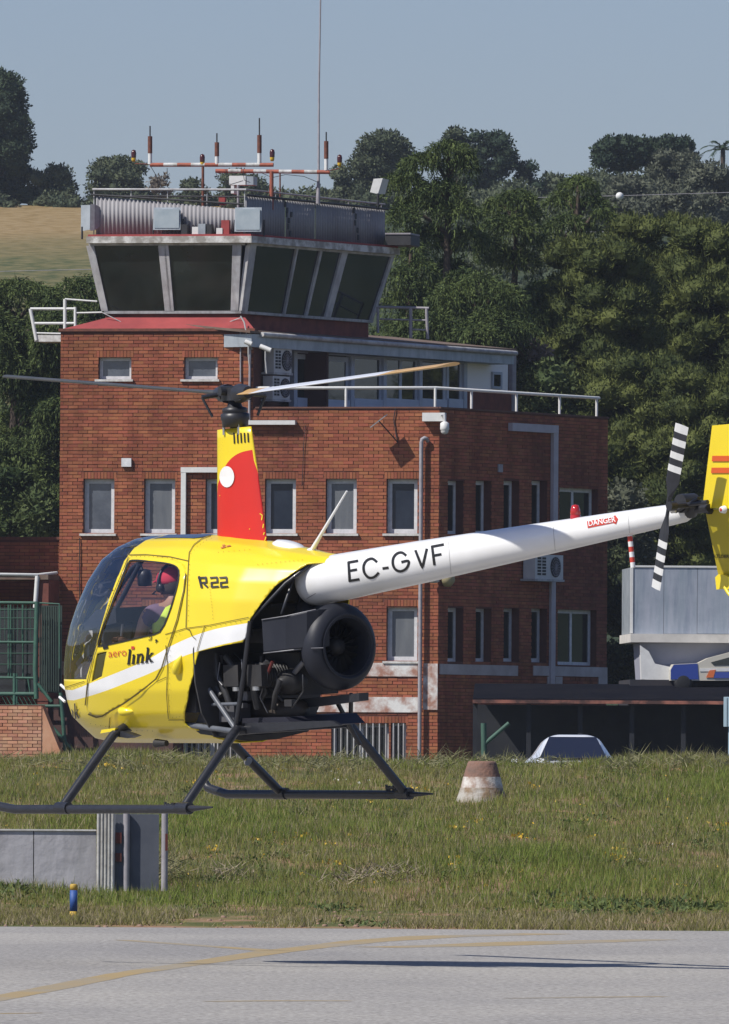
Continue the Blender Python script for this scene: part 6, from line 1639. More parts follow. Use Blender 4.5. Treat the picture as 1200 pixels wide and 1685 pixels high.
for k in range(22):          # pipes, leads and brackets crowding the engine bay
    x0, y0 = rr.uniform(325, 500), rr.uniform(1070, 1130); x1, y1 = x0+rr.uniform(-28, 34), y0+rr.uniform(25, 60); yy = rr.uniform(.20, .36)
    if y1 > 1178 or x1 < 322: continue
    b = MB(); b.tube([H(x0, y0, yy), H((x0+x1)/2+rr.uniform(-12, 12), (y0+y1)/2, yy+.02), H(x1, y1, yy-.03)], rr.choice([.005, .008, .012, .018]), 7); b.build('hose', rr.choice([HB, HB, GREY, DK]), heli, local=True)
for k in range(9):
    x0, y0 = rr.uniform(330, 490), rr.uniform(1085, 1165); p = H(x0, y0, rr.uniform(.18, .34)); a_ = rr.uniform(.02, .05); b = MB(); b.box(p.x-a_, p.x+a_, p.y-.02, p.y+.02, p.z-a_*.6, p.z+a_*.6); b.build('engine_bracket', rr.choice([DK, HB, GREY]), heli, local=True)
b = MB(); b.tube([H(505, 985, .02), H(478, 1020, .05), H(455, 1085, .10)], .02, 8); b.build('drive_belt', HB, heli, local=True)
b = MB()
for x, y in ((390, 1134), (422, 1133)): p = H(x, y, .37); b.tube([p+Vector((0, 0, -.012)), p+Vector((0, 0, .014))], .030, 10)
b.build('hose_clamp', ALU, heli, local=True)
b = MB(); b.lathe(H(480, 1122, .20), (-.2, 1, 0), [(0, .12), (.03, .12), (.03, .09), (.075, .07), (.085, .0), (.06, -.1), (0, -.1)], 20); b.build('alternator', DK, heli, local=True)
b = MB(); b.lathe(H(450, 1170, .10), (1, .1, 0), [(0, -.30), (.06, -.28), (.085, -.2), (.085, .26), (.06, .3), (0, .3)], 18); b.build('muffler', mat('muffler', (.065, .05, .04), (.04, .035, .03), scale=6, rough=.55), heli, local=True)
b = MB(); b.box(-1.0, -.32, -.20, .30, 1.05, 1.14); b.build('engine_baffle', DK, heli, local=True)
b = MB(); b.lathe((-.85, 0, 1.22), (1, 0, .0), [(0, -.03), (.12, -.03), (.10, -.02), (.10, .02), (.12, .03), (0, .03)], 24); b.build('upper_sheave', DK, heli, local=True)
b = MB(); b.box(-.75, -.30, -.26, .26, 1.28, 1.30); b.build('fuel_tank_floor', DK, heli, local=True)
b = MB(); b.tube([H(449, 1088, .34), H(440, 1110, .34)], .012, 6); b.build('red_hose', mat('dull_red_hose', (.12, .02, .018), rough=.6), heli, local=True)
# ---- fan scroll: a snail housing facing aft
fc = H(556, 1063, 0.0); fc = Vector((-1.13, 0, 0)); fc = HX(557, 1064, -1.13)
Rin = .198; Rb = .287
b = MB(); nA = 48; depth = .19
ringpts = []
sec_n = 14
for i in range(nA):
    a = 2*math.pi*i/nA
    ro = Rb                                                # round housing
    cs2, sn2 = math.cos(a), math.sin(a)
    ring_ = []
    for k in range(sec_n+1):
        t = math.pi*k/sec_n
        rr = Rin - .01 + (ro-Rin+.01)*math.sin(t)**.8
        xx = .5*depth*math.cos(t)
        ring_.append(Vector((fc.x + .5*depth - .095 - xx*1.0, fc.y + cs2*rr, fc.z + sn2*rr)))
    ringpts.append(ring_)
vs = [p for r_ in ringpts for p in r_]; fs = []
for i in range(nA):
    for k in range(sec_n): fs.append((i*(sec_n+1)+k, i*(sec_n+1)+k+1, ((i+1) % nA)*(sec_n+1)+k+1, ((i+1) % nA)*(sec_n+1)+k))
b.add(vs, fs, 0, True)
fan = b.build('fan_scroll', FANM, heli, local=True)
b = MB(); b.lathe(fc+Vector((-.03, 0, 0)), (1, 0, 0), [(Rin+.02, -.075), (Rin+.012, -.082), (Rin-.002, -.07), (Rin-.02, 0), (Rin-.025, .12)], 40); x = b.build('fan_inlet_ring', FANM, heli, local=True); x.parent = fan
b = MB(); b.lathe(fc+Vector((.07, 0, 0)), (1, 0, 0), [(0, 0), (Rb-.03, 0)], 32); b.lathe(fc, (-1, 0, 0), [(0, .02), (.05, .01), (.06, -.06)], 16); x = b.build('fan_hub', M['black'], heli, local=True); x.parent = fan
b = MB()
for k in range(18):
    a = 2*math.pi*k/18; c1 = Vector((0, math.cos(a), math.sin(a))); c2 = Vector((0, math.cos(a+.22), math.sin(a+.22)))
    b.add([fc+c1*.07+Vector((.0, 0, 0)), fc+c1*.18+Vector((.0, 0, 0)), fc+c2*.18+Vector((.06, 0, 0)), fc+c2*.07+Vector((.06, 0, 0))], [(0, 1, 2, 3)])
x = b.build('fan_vane', M['black'], heli, local=True, kind='stuff'); x.parent = fan
# duct from the scroll forward to the port side
b = MB(); y1, y2 = .385, .20
sd = [(431, 1020), (470, 1014), (505, 1006), (524, 1003)]; sl_ = [(434, 1074), (470, 1070), (505, 1066), (524, 1064)]
ys = [.40, .365, .29, .215]; yi = [.12, .12, .12, .12]
ringz = []
for (p_, q__, ya, yb) in zip(sd, sl_, ys, yi):
    a = H(*p_, ya); c_ = H(*q__, ya); ringz.append([a, c_, Vector((c_.x, yb, c_.z)), Vector((a.x, yb, a.z))])
for i in range(3): b.add(ringz[i]+ringz[i+1], [(j, (j+1) % 4, 4+(j+1) % 4, 4+j) for j in range(4)])
b.add(ringz[0], [(0, 1, 2, 3)]); b.add(ringz[-1], [(3, 2, 1, 0)])
x = b.build('fan_duct', FANM, heli, local=True); x.parent = fan
bv = x.modifiers.new('bev', 'BEVEL'); bv.width = .008; bv.segments = 2
b = MB(); b.tube([H(434, 1075, .405), H(470, 1071, .37), H(522, 1065, .22)], .0045, 6); b.tube([H(431, 1020, .405), H(470, 1014, .37), H(520, 1003, .22)], .0045, 6); x = b.build('duct_seam', GREY, heli, local=True); x.parent = fan
b = MB()
for k, a in enumerate((R(0), R(180))):
    b.tube([fc+Vector((-.12, math.cos(a)*(Rin+.03), math.sin(a)*(Rin+.03))), fc+Vector((-.06, math.cos(a)*(Rb-.005), math.sin(a)*(Rb-.005)))], .004, 6)
x = b.build('scroll_seam', GREY, heli, local=True); x.parent = fan

# ================================================================== PILOT
def skin_body(name, nodes, edges, m_, parent, sub=2, mw=None):
    """one continuous surface grown round a skeleton: nodes name->(co, radius[, radius2])"""
    me = bpy.data.meshes.new(name); keys = list(nodes); ix = {k: i for i, k in enumerate(keys)}
    me.from_pydata([tuple(nodes[k][0]) for k in keys], [(ix[a], ix[b_]) for a, b_ in edges], [])
    ob = bpy.data.objects.new(name, me); col.objects.link(ob)
    sk = ob.modifiers.new('skin', 'SKIN'); sk.use_smooth_shade = True
    for k in keys:
        r_ = nodes[k][1]; r2 = nodes[k][2] if len(nodes[k]) > 2 else r_
        me.skin_vertices[0].data[ix[k]].radius = (r_, r2)
    me.skin_vertices[0].data[0].use_root = True
    ss = ob.modifiers.new('sub', 'SUBSURF'); ss.levels = sub; ss.render_levels = sub
    dg = bpy.context.evaluated_depsgraph_get(); m2 = bpy.data.meshes.new_from_object(ob.evaluated_get(dg)); m2.name = name
    bpy.data.objects.remove(ob)
    for p in m2.polygons: p.use_smooth = True
    m2.materials.clear(); m2.materials.append(m_)
    o = bpy.data.objects.new(name, m2); col.objects.link(o)
    if parent: o.parent = parent
    return o
pil = thing('person', (0, 0, 0), 'pilot in a red cap, headset and yellow high-visibility vest flying the yellow helicopter', 'person', mw=HM @ Matrix.Translation((0.12, .29, .80)))
hd = H(281, 964, .29) - Vector((.12, .29, .80))            # head centre in pilot space
shz = (H(258, 1003, .42) - Vector((.12, .27, .80)))
SKIN = mat('skin', (.42, .24, .17), (.36, .20, .14), scale=14, rough=.55)
TEE = mat('purple_tee', (.20, .13, .20), (.15, .10, .16), scale=9, rough=.9)
VEST = mat('hi_vis_vest', (.62, .82, .08), (.55, .74, .06), scale=12, rough=.7)
JEAN = mat('dark_trousers', (.04, .045, .07), (.03, .033, .05), scale=10, rough=.9)
hx, hz = hd.x, hd.z
sx_ = hx - .05; sz_ = hz - .115
V_ = Vector
sh = .19
nodes = {'pelvis': (V_((.05, 0, .10)), .13, .12), 'belly': (V_((sx_*.4+.03, 0, .25)), .13, .115), 'chest': (V_((sx_*.8, 0, sz_-.12)), .15, .12), 'neckb': (V_((sx_, 0, sz_+.02)), .075, .07), 'neck': (V_((hx-.025, 0, hz-.07)), .055, .055), 'head': (V_((hx, 0, hz)), .085, .10), 'crown': (V_((hx-.01, 0, hz+.07)), .07, .08)}
edges = [('pelvis', 'belly'), ('belly', 'chest'), ('chest', 'neckb'), ('neckb', 'neck'), ('neck', 'head'), ('head', 'crown')]
hands = {}
for s_, nm in ((1, 'l'), (-1, 'r')):
    S_ = V_((sx_+.06, s_*sh, sz_-.05)); E_ = V_((sx_+.16, s_*(sh+.025), sz_-.29)) if s_ > 0 else V_((sx_+.12, -.25, sz_-.24))
    Wp = V_((sx_+.40, s_*.14, sz_-.24)) if s_ > 0 else V_((sx_+.33, -.1, sz_-.20))
    nodes['s'+nm] = (S_, .058, .058); nodes['ua'+nm] = (S_.lerp(E_, .5), .047, .047); nodes['e'+nm] = (E_, .04, .04); nodes['fa'+nm] = (E_.lerp(Wp, .5), .036, .036); nodes['w'+nm] = (Wp, .024, .03)
    pa = Wp + (Wp-E_).normalized()*.06; nodes['p'+nm] = (pa, .022, .036)
    edges += [('chest', 's'+nm), ('s'+nm, 'ua'+nm), ('ua'+nm, 'e'+nm), ('e'+nm, 'fa'+nm), ('fa'+nm, 'w'+nm), ('w'+nm, 'p'+nm)]
    hands[nm] = (Wp, pa, E_)
    Hp = V_((.06, s_*.09, .08)); K_ = V_((.44, s_*.11, .16)); A2 = V_((.66, s_*.10, -.20)); T_ = V_((.80, s_*.10, -.22))
    for kk, q, r_ in (('h', Hp, .09), ('k', K_, .062), ('c', K_.lerp(A2, .45), .055), ('a', A2, .04), ('t', T_, .035)): nodes[kk+nm] = (q, r_, r_)
    edges += [('pelvis', 'h'+nm), ('h'+nm, 'k'+nm), ('k'+nm, 'c'+nm), ('c'+nm, 'a'+nm), ('a'+nm, 't'+nm)]
body = skin_body('body', nodes, edges, SKIN, pil)
# fingers: own chains rooted in the palm, curled round the stick
for nm in ('l', 'r'):
    Wp, pa, E_ = hands[nm]; d = (pa-Wp).normalized(); sd_ = d.cross(V_((0, 0, 1))).normalized()
    for k in range(4):
        b0 = pa + sd_*(.027-.018*k); ln = (.034, .038, .036, .028)[k]
        o = skin_body('finger', {'a': (b0-d*.02, .010), 'b': (b0+d*ln, .0095), 'c': (b0+d*(ln+.012)+V_((0, 0, -.024)), .009), 'd': (b0+d*(ln-.010)+V_((0, 0, -.040)), .008)}, [('a', 'b'), ('b', 'c'), ('c', 'd')], SKIN, pil, sub=1)
    side_ = 1 if nm == 'l' else -1
    skin_body('thumb', {'a': (pa-d*.035-sd_*.02*side_, .011), 'b': (pa+d*.005-sd_*.045*side_, .011), 'c': (pa+d*.025-sd_*.035*side_+V_((0, 0, -.02)), .009)}, [('a', 'b'), ('b', 'c')], SKIN, pil, sub=1)
# clothes: slightly larger shells over the same skeleton
def sub_nodes(names, grow): return {k: (nodes[k][0], nodes[k][1]+grow, (nodes[k][2] if len(nodes[k]) > 2 else nodes[k][1])+grow) for k in names}
tn = sub_nodes(['pelvis', 'belly', 'chest', 'neckb'], .012)
for nm in 'lr':
    tn['s'+nm] = (nodes['s'+nm][0], .066, .066); tn['ua'+nm] = (nodes['ua'+nm][0].lerp(nodes['e'+nm][0], -.1), .058, .058)
skin_body('t_shirt', tn, [('pelvis', 'belly'), ('belly', 'chest'), ('chest', 'neckb')] + [e for nm in 'lr' for e in (('chest', 's'+nm), ('s'+nm, 'ua'+nm))], TEE, pil)
vn = sub_nodes(['pelvis', 'belly', 'chest', 'neckb'], .024); vn['pelvis'] = (nodes['pelvis'][0]+V_((-.0, 0, .06)), .14, .14)
for nm, s_ in (('l', 1), ('r', -1)): vn['v'+nm] = (V_((sx_-.02, s_*.16, sz_-.03)), .085, .085)
skin_body('vest', vn, [('pelvis', 'belly'), ('belly', 'chest'), ('chest', 'neckb'), ('chest', 'vl'), ('chest', 'vr')], VEST, pil)
jn = {k: (nodes[k][0], nodes[k][1]+.014, nodes[k][1]+.014) for k in ('pelvis', 'hl', 'kl', 'cl', 'al', 'hr', 'kr', 'cr', 'ar')}
skin_body('trousers', jn, [('pelvis', 'hl'), ('hl', 'kl'), ('kl', 'cl'), ('cl', 'al'), ('pelvis', 'hr'), ('hr', 'kr'), ('kr', 'cr'), ('cr', 'ar')], JEAN, pil)
# head: hair, face, cap, headset
hc = V_((hx, 0, hz))
def ell_part(name, c_, rx, ry, rz, m_, zmin=-1.0, rot=0):
    b = MB(); vs = []; fs = []; n1, n2 = 12, 20
    for i in range(n1+1):
        ph = -math.pi/2 + math.pi*i/n1; s_ = max(math.sin(ph), zmin)
        for j in range(n2): th = 2*math.pi*j/n2; vs.append(c_ + V_((rx*math.cos(ph)*math.cos(th), ry*math.cos(ph)*math.sin(th), rz*s_)))
    for i in range(n1):
        for j in range(n2): fs.append((i*n2+j, i*n2+(j+1) % n2, (i+1)*n2+(j+1) % n2, (i+1)*n2+j))
    b.add(vs, fs, 0, True); return b.build(name, m_, pil, local=True)
CAPM = mat('cap_red', (.62, .035, .07), (.55, .03, .06), scale=12, rough=.8); HAIR = mat('hair', (.05, .035, .025), rough=.8)
ell_part('hair', hc+V_((-.018, 0, .0)), .094, .088, .10, HAIR, -.55)
ell_part('cap', hc+V_((-.004, 0, .038)), .104, .096, .090, CAPM, -.30)
b = MB(); b.prism([hc+V_((.07, -.062, .035)), hc+V_((.13, -.045, .022)), hc+V_((.142, 0, .022)), hc+V_((.13, .045, .022)), hc+V_((.07, .062, .035))], (0, 0, .010)); b.build('cap_peak', CAPM, pil, local=True)
ell_part('nose', hc+V_((.102, 0, -.022)), .018, .012, .020, SKIN)
for s_ in (1, -1):
    ell_part('eye', hc+V_((.086, s_*.030, .000)), .010, .012, .009, BK_)
    ell_part('ear', hc+V_((-.005, s_*.088, -.015)), .020, .010, .028, SKIN)
    b = MB(); b.lathe(hc+V_((-.005, s_*.086, -.010)), (0, s_, 0), [(.0, .03), (.022, .028), (.030, .02), (.032, 0), (.0, 0)], 18); b.build('headset_cup', BK_, pil, local=True)
b = MB(); b.tube([hc+V_((.088, -.022, -.052)), hc+V_((.096, 0, -.054)), hc+V_((.088, .022, -.052))], .005, 6); b.build('mouth', mat('lips', (.30, .12, .10), rough=.6), pil, local=True)
b = MB(); b.tube([hc+V_((-.005, math.cos(t)*.112, .0+math.sin(t)*.142)) for t in np.linspace(0, math.pi, 12)], .010, 8); b.build('headset_band', BK_, pil, local=True)
b = MB(); b.tube([hc+V_((.0, .11, -.02)), hc+V_((.07, .10, -.05)), hc+V_((.115, .03, -.055))], .005, 6); b.build('microphone', BK_, pil, local=True)
# ================================================================== VEGETATION
def unit(v): return v/np.maximum(np.linalg.norm(v, axis=-1, keepdims=True), 1e-9)
def blades(Pn, D, L, W):
    """thin triangles growing from points Pn along D"""
    n = len(Pn); D = unit(D); s = unit(np.cross(D, unit(rng.normal(size=(n, 3)))))*(W/2)[:, None]
    V = np.empty((n, 3, 3)); V[:, 0] = Pn-s; V[:, 1] = Pn+s; V[:, 2] = Pn + D*L[:, None]
    return V.reshape(-1, 3), np.arange(n*3).reshape(-1, 3)
def leaves(Pn, D, L, W):
    """diamond leaves, two triangles each"""
    n = len(Pn); D = unit(D); s = unit(np.cross(D, unit(rng.normal(size=(n, 3)))))*(W/2)[:, None]
    V = np.empty((n, 4, 3)); V[:, 0] = Pn; V[:, 1] = Pn + D*(L*.5)[:, None] - s; V[:, 2] = Pn + D*L[:, None]; V[:, 3] = Pn + D*(L*.5)[:, None] + s
    i = np.arange(n)*4; return V.reshape(-1, 3), np.concatenate([np.stack([i, i+1, i+2], 1), np.stack([i, i+2, i+3], 1)])
def merge(parts):
    V = []; T = []; b = 0
    for v, t in parts: V.append(v); T.append(t+b); b += len(v)
    return np.concatenate(V), np.concatenate(T)
def lobe_points(c, r, n, up=.15, inner=.55):
    d = unit(rng.normal(size=(n, 3))); 
    keep = d[:, 2] > -.75; d = d[keep]
    lump = 1 + .10*np.sin(d[:, 0]*7+c[0]*3)*np.sin(d[:, 2]*6+c[2]*5) + .07*np.sin(d[:, 1]*11+c[1])
    rad = (inner + (1-inner)*rng.random(len(d))**.45)*lump
    return c + d*rad[:, None]*np.array(r), d
def core(c, r, k=.62, n1=6, n2=10):
    V = []; T = []
    for i in range(n1+1):
        ph = -math.pi/2+math.pi*i/n1
        for j in range(n2):
            th = 2*math.pi*j/n2; q = k*(1+.18*math.sin(3*th+c[0])*math.cos(2*ph+c[2])); V.append((c[0]+r[0]*q*math.cos(ph)*math.cos(th), c[1]+r[1]*q*math.cos(ph)*math.sin(th), c[2]+r[2]*q*math.sin(ph)))
    for i in range(n1):
        for j in range(n2):
            a, b, c_, d = i*n2+j, i*n2+(j+1) % n2, (i+1)*n2+(j+1) % n2, (i+1)*n2+j; T += [(a, b, c_), (a, c_, d)]
    return np.array(V), np.array(T)
def lobes_mesh(lobes, dens, L, W, kind='needle', updir=.35, jit=.8, k=.62):
    parts = []
    for c, r in lobes:
        c = np.array(c, float); area = 4*math.pi*((r[0]*r[2])**1.0)*.8
        n = int(area*dens); p, d = lobe_points(c, r, n)
        D = d*(1-updir) + np.array([0, 0, updir]) + rng.normal(size=d.shape)*jit*.6
        l = L*(.6+.8*rng.random(len(p))); w_ = W*(.6+.8*rng.random(len(p)))
        parts.append((blades if kind == 'needle' else leaves)(p, D, l, w_)); parts.append(core(c, r, k))
    return merge(parts)
def tree_thing(name, base, label, cat='tree', group=None): return thing(name, base, label, cat, group)
BARK = mat('bark', (.10, .07, .05), (.05, .038, .03), scale=3, rough=.95, bump=.5, stretch=(1, 1, .3))
BARKL = mat('pale_bark', (.20, .17, .14), (.12, .10, .08), scale=3, rough=.95)
L_PINE = leaf_mat('pine_needles', (.038, .053, .014), (.118, .136, .035), scale=1.1)
L_CEDAR = leaf_mat('cedar_needles', (.028, .048, .016), (.118, .155, .045), scale=.9)
L_FAR = leaf_mat('far_leaves', (.048, .064, .036), (.105, .122, .066), scale=.45)
L_FARD = leaf_mat('far_dark_leaves', (.022, .040, .024), (.055, .080, .040), scale=.4)
L_SHRUB = leaf_mat('shrub_leaves', (.05, .075, .025), (.13, .16, .06), scale=1.0)
L_GREY = leaf_mat('grey_shrub_leaves', (.06, .07, .045), (.14, .15, .10), scale=1.2)
def trunk(base, top, r0, r1, par, lean=.2, limbs=(), m_=None):
    b = MB(); base = Vector(base); top = Vector(top); n = 7; pts = []
    for i in range(n+1):
        t = i/n; p = base.lerp(top, t); p += Vector((math.sin(t*4+base.x)*lean*t, math.cos(t*3+base.y)*lean*t, 0)); pts.append(p)
    b.tube(pts, [r0*(1-i/n)+r1*i/n for i in range(n+1)], 9)
    for q in limbs:
        q = Vector(q); t = max(.25, min(.92, (q.z-base.z)/(top.z-base.z)-.14)); s_ = pts[int(t*n)]
        mid = s_.lerp(q, .5)+Vector((0, 0, -.12)); b.tube([s_, mid, q], [r0*.38, r0*.26, r0*.1], 6)
    return b.build('trunk', m_ or BARK, par)
def px_to(px, py, Y): p = P(px, py, Y); return np.array(p)

def pine(px, ytop, wpx, ybot, Y, label, seed, dens=400, mat_=None, group='broad pines massed behind the tower'):
    r_ = np.random.default_rng(seed); s_ = F/Y; top = px_to(px, ytop, Y); W_ = wpx/s_; Hh = (ybot-ytop)/s_
    gz = float(ground_z(top[0], Y)); lobes = []
    n = 0; tries = 0; target = int(26 + W_*Hh*2.3)
    while n < target and tries < 9000:
        tries += 1
        h = r_.random(); 
        prof_ = math.sin(math.pi*min(1, (1-h)*.80+.16))**.7            # width by height: round top, full middle
        a = r_.random()*2*math.pi; rad = W_/2*prof_*(.35+.65*math.sqrt(r_.random()))
        R_ = .38 + .27*r_.random()
        c = np.array([top[0]+math.cos(a)*rad, Y+math.sin(a)*rad*.8, top[2]-R_*.9-(1-h)*(Hh-1.0)])
        if math.sin(a) > .55: continue                                   # leave the far side sparse
        if any(np.linalg.norm(c-q[0]) < .56*(R_+q[1][0]) for q in lobes): continue
        lobes.append((c, (R_*1.12, R_*1.12, R_*.82))); n += 1
    t = tree_thing('pine_tree', (top[0], Y, gz), label, group=group)
    trunk((top[0], Y, gz), (top[0], Y, top[2]-1), .22, .07, t, limbs=[tuple(l[0]) for l in lobes[:10]])
    V, T = lobes_mesh(lobes, dens, .115, .036, updir=.5, jit=.7, k=.78)
    np_mesh('crown', V, T, mat_ or L_PINE, t)
    return t
pine(985, 383, 190, 1010, 284, 'bushy green pine directly right of the cedars, top left of the pine mass', 1)
pine(1085, 334, 205, 1010, 289, 'tallest and middle tree of the pine mass right of the tower', 2)
pine(1195, 347, 230, 1010, 287, 'pine at the right edge of the picture, cut by the frame', 3)
pine(1045, 575, 200, 1050, 279, 'lower pine in front, left of the striped tail rotor', 5)
pine(1170, 590, 210, 1050, 278, 'lower pine in front behind the yellow tail fin', 6)
def pad(c, w, h, r_, dens=1.0):
    """one drooping cedar tier: a low dome of sprays with a hanging fringe"""
    n = int(950*w*w*dens + 750*w*h*dens); th = r_.random(n)*2*math.pi; u = r_.random(n)**.55
    lob = 1 + .22*np.sin(3*th+c[0]*5) + .14*np.sin(7*th+c[2]*3)
    x = np.cos(th)*u*w/2*lob; y = np.sin(th)*u*w/2*lob*.9; z = -h*.38*u**2.2 + r_.normal(size=n)*.045
    fringe = r_.random(n) < .62; strand = np.floor(th*14)/14*2.0; dr = r_.random(n)**1.2*h*.75*(.35+.65*u)*(.55+.45*np.sin(strand*37+c[0]))
    z = z - np.where(fringe, dr, 0); Pn = np.array(c) + np.stack([x, y, z], 1)
    D = np.stack([np.cos(th)*.55+r_.normal(size=n)*.35, np.sin(th)*.55+r_.normal(size=n)*.35, np.where(fringe, -1.3, -.05)+r_.normal(size=n)*.3], 1)
    return blades(Pn, D, .105*(.6+.8*r_.random(n)), .030*(.6+.8*r_.random(n)))
def cedar(trunk_px, Y, tiers, label, seed, fill=None, nfill=0, dens=1.0, mat_=None, group='drooping cedars behind the tower'):
    r_ = np.random.default_rng(seed); s_ = F/Y; top = px_to(tiers[0][0], tiers[0][1]+26, Y); gz = float(ground_z(top[0], Y))
    t = tree_thing('cedar_tree', (top[0], Y, gz), label, group=group); low = px_to(trunk_px[1], 900, Y); base = Vector((low[0], Y, gz)); tp = Vector(top)
    parts = []; b = MB(); tl_ = [base, base.lerp(tp, .35)+Vector((.1, 0, 0)), base.lerp(tp, .7)-Vector((.08, 0, 0)), tp]; b.tube(tl_, [.26, .20, .12, .04], 9)
    allp = [(x, y, w_, h_, r_.uniform(-.5, .5)) for x, y, w_, h_ in tiers]
    for k in range(nfill):
        f = r_.random(); y = fill[2]+(fill[3]-fill[2])*(k+r_.random())/nfill; allp.append((r_.uniform(fill[0], fill[1]), y, r_.uniform(60, 110), r_.uniform(50, 90), r_.uniform(-1.3, 1.0)))
    for (x, y, w_, h_, dy) in allp:
        c = px_to(x, y, Y+dy); W_, H_ = w_/s_, h_/s_; parts.append(pad(c, W_, H_, r_, dens))
        q = Vector(c)+Vector((0, 0, -.08)); f = max(.1, min(.97, (q.z-.55-base.z)/(tp.z-base.z))); a_ = base.lerp(tp, f); mid = a_.lerp(q, .55)+Vector((0, 0, .12))
        b.tube([a_, mid, q], [.055, .04, .02], 6)
    b.build('trunk', BARK, t); V, T = merge(parts); np_mesh('crown', V, T, mat_ or L_CEDAR, t); return t
cedar((735, 745), 283, [(738, 233, 78, 55), (700, 254, 90, 50), (668, 284, 80, 62), (768, 250, 46, 70), (728, 296, 78, 60), (700, 318, 100, 60), (755, 330, 80, 60), (664, 340, 60, 70), (700, 372, 110, 80), (770, 376, 80, 60)],
      'tallest drooping cedar rising just right of the glazed cab', 11, (655, 790, 420, 700), 17)
cedar((668, 672), 280.5, [(676, 392, 60, 70), (660, 440, 60, 80), (690, 425, 70, 70)], 'narrow cedar with hanging tips close against the cab', 17, (645, 720, 470, 700), 14)
cedar((842, 832), 285, [(852, 314, 74, 46), (818, 328, 56, 60), (872, 340, 50, 50), (838, 356, 90, 56), (878, 384, 50, 56), (806, 388, 60, 60), (846, 410, 100, 60)],
      'cedar with open tiers between the other two, middle of the group', 12, (795, 900, 450, 700), 14)
cedar((925, 915), 287, [(952, 292, 66, 44), (925, 318, 62, 50), (975, 322, 60, 40), (992, 344, 44, 34), (935, 352, 60, 50), (962, 366, 40, 30), (905, 366, 40, 60)],
      'cedar with a wide flat tier on its right side, rightmost of the group', 13, (885, 960, 420, 620), 9)
cedar((795, 795), 279, [(790, 452, 90, 70), (830, 470, 80, 70), (750, 470, 90, 70)], 'low dense cedar filling the gap above the terrace shed', 14, (710, 890, 500, 760), 26)
cedar((30, 25), 281, [(30, 462, 120, 60), (-20, 480, 100, 60), (85, 480, 90, 60)], 'dark drooping cedar at the left edge behind the balcony', 15, (-40, 110, 500, 900), 50, group='dark cedars left of the tower')
cedar((130, 130), 284, [(135, 458, 90, 60), (165, 480, 80, 60), (105, 490, 80, 60)], 'dark cedar half hidden by the left side of the tower', 16, (80, 200, 500, 900), 44, group='dark cedars left of the tower')
pine(1390, 360, 230, 1010, 286, 'pine beyond the right edge of the picture', 8)
cedar((-190, -190), 283, [(-190, 450, 130, 60), (-240, 480, 90, 60), (-140, 480, 90, 60)], 'cedar beyond the left edge of the picture', 18, (-260, -100, 500, 900), 40, group='dark cedars left of the tower')
def shrub(name, px, ytop, wpx, ybot, Y, label, seed, mat_, cat='shrub', n=9, dens=230, L=.12, W=.07, group=None):
    r_ = np.random.default_rng(seed); s_ = F/Y; top = px_to(px, ytop, Y); W_ = wpx/s_; Hh = (ybot-ytop)/s_; gz = top[2]-Hh; lobes = []
    for k in range(n):
        R_ = min(W_, Hh)*(.20+.14*r_.random()); x = r_.uniform(-.5, .5)*(W_-2*R_); z = R_+(Hh-2*R_)*r_.random()*(1-abs(x)/W_*.9)
        if k == 0: x, z = 0, Hh-R_
        lobes.append((np.array([top[0]+x, Y+r_.uniform(-.4, .4)*W_*.5, gz+z]), (R_*1.1, R_*1.1, R_)))
    t = tree_thing(name, (top[0], Y, gz), label, cat, group)
    V, T = lobes_mesh(lobes, dens, L, W, 'leaf', updir=.2, jit=1.1, k=.7); np_mesh('foliage', V, T, mat_, t)
    b = MB(); b.tube([(top[0], Y, gz-.3), (top[0], Y, gz+Hh*.5)], [.06, .03], 6); b.build('stem', BARK, t)
    return t
shrub('leafy_bush', 905, 590, 130, 800, 279, 'leafy mid green bush behind the right end of the terrace railing', 21, L_SHRUB, n=16)
shrub('blossoming_bush', 872, 556, 70, 620, 279.5, 'bush with dry pinkish tops at the corner of the terrace shed', 22, leaf_mat('pinkish_tips', (.10, .08, .06), (.26, .20, .17), scale=1.5), n=8)
shrub('leafy_bush', 1025, 790, 110, 960, 276, 'grey green thicket between the tower corner and the tail boom', 23, L_GREY, n=12)
shrub('leafy_bush', 1022, 900, 110, 1180, 274, 'dark bush between the side wall and the grey cabin', 24, leaf_mat('dark_bush', (.02, .03, .014), (.06, .075, .03), scale=1.2), n=16)
shrub('leafy_bush', 1130, 800, 160, 960, 280, 'bush under the pines behind the grey cabin roof', 27, L_PINE, n=12)
shrub('leafy_bush', 62, 800, 90, 900, 279, 'light leafed bush above the brick wing', 25, L_SHRUB, n=8)
shrub('leafy_bush', 16, 760, 90, 900, 279.6, 'dark bush above the brick wing at the left edge', 28, L_CEDAR, n=10)

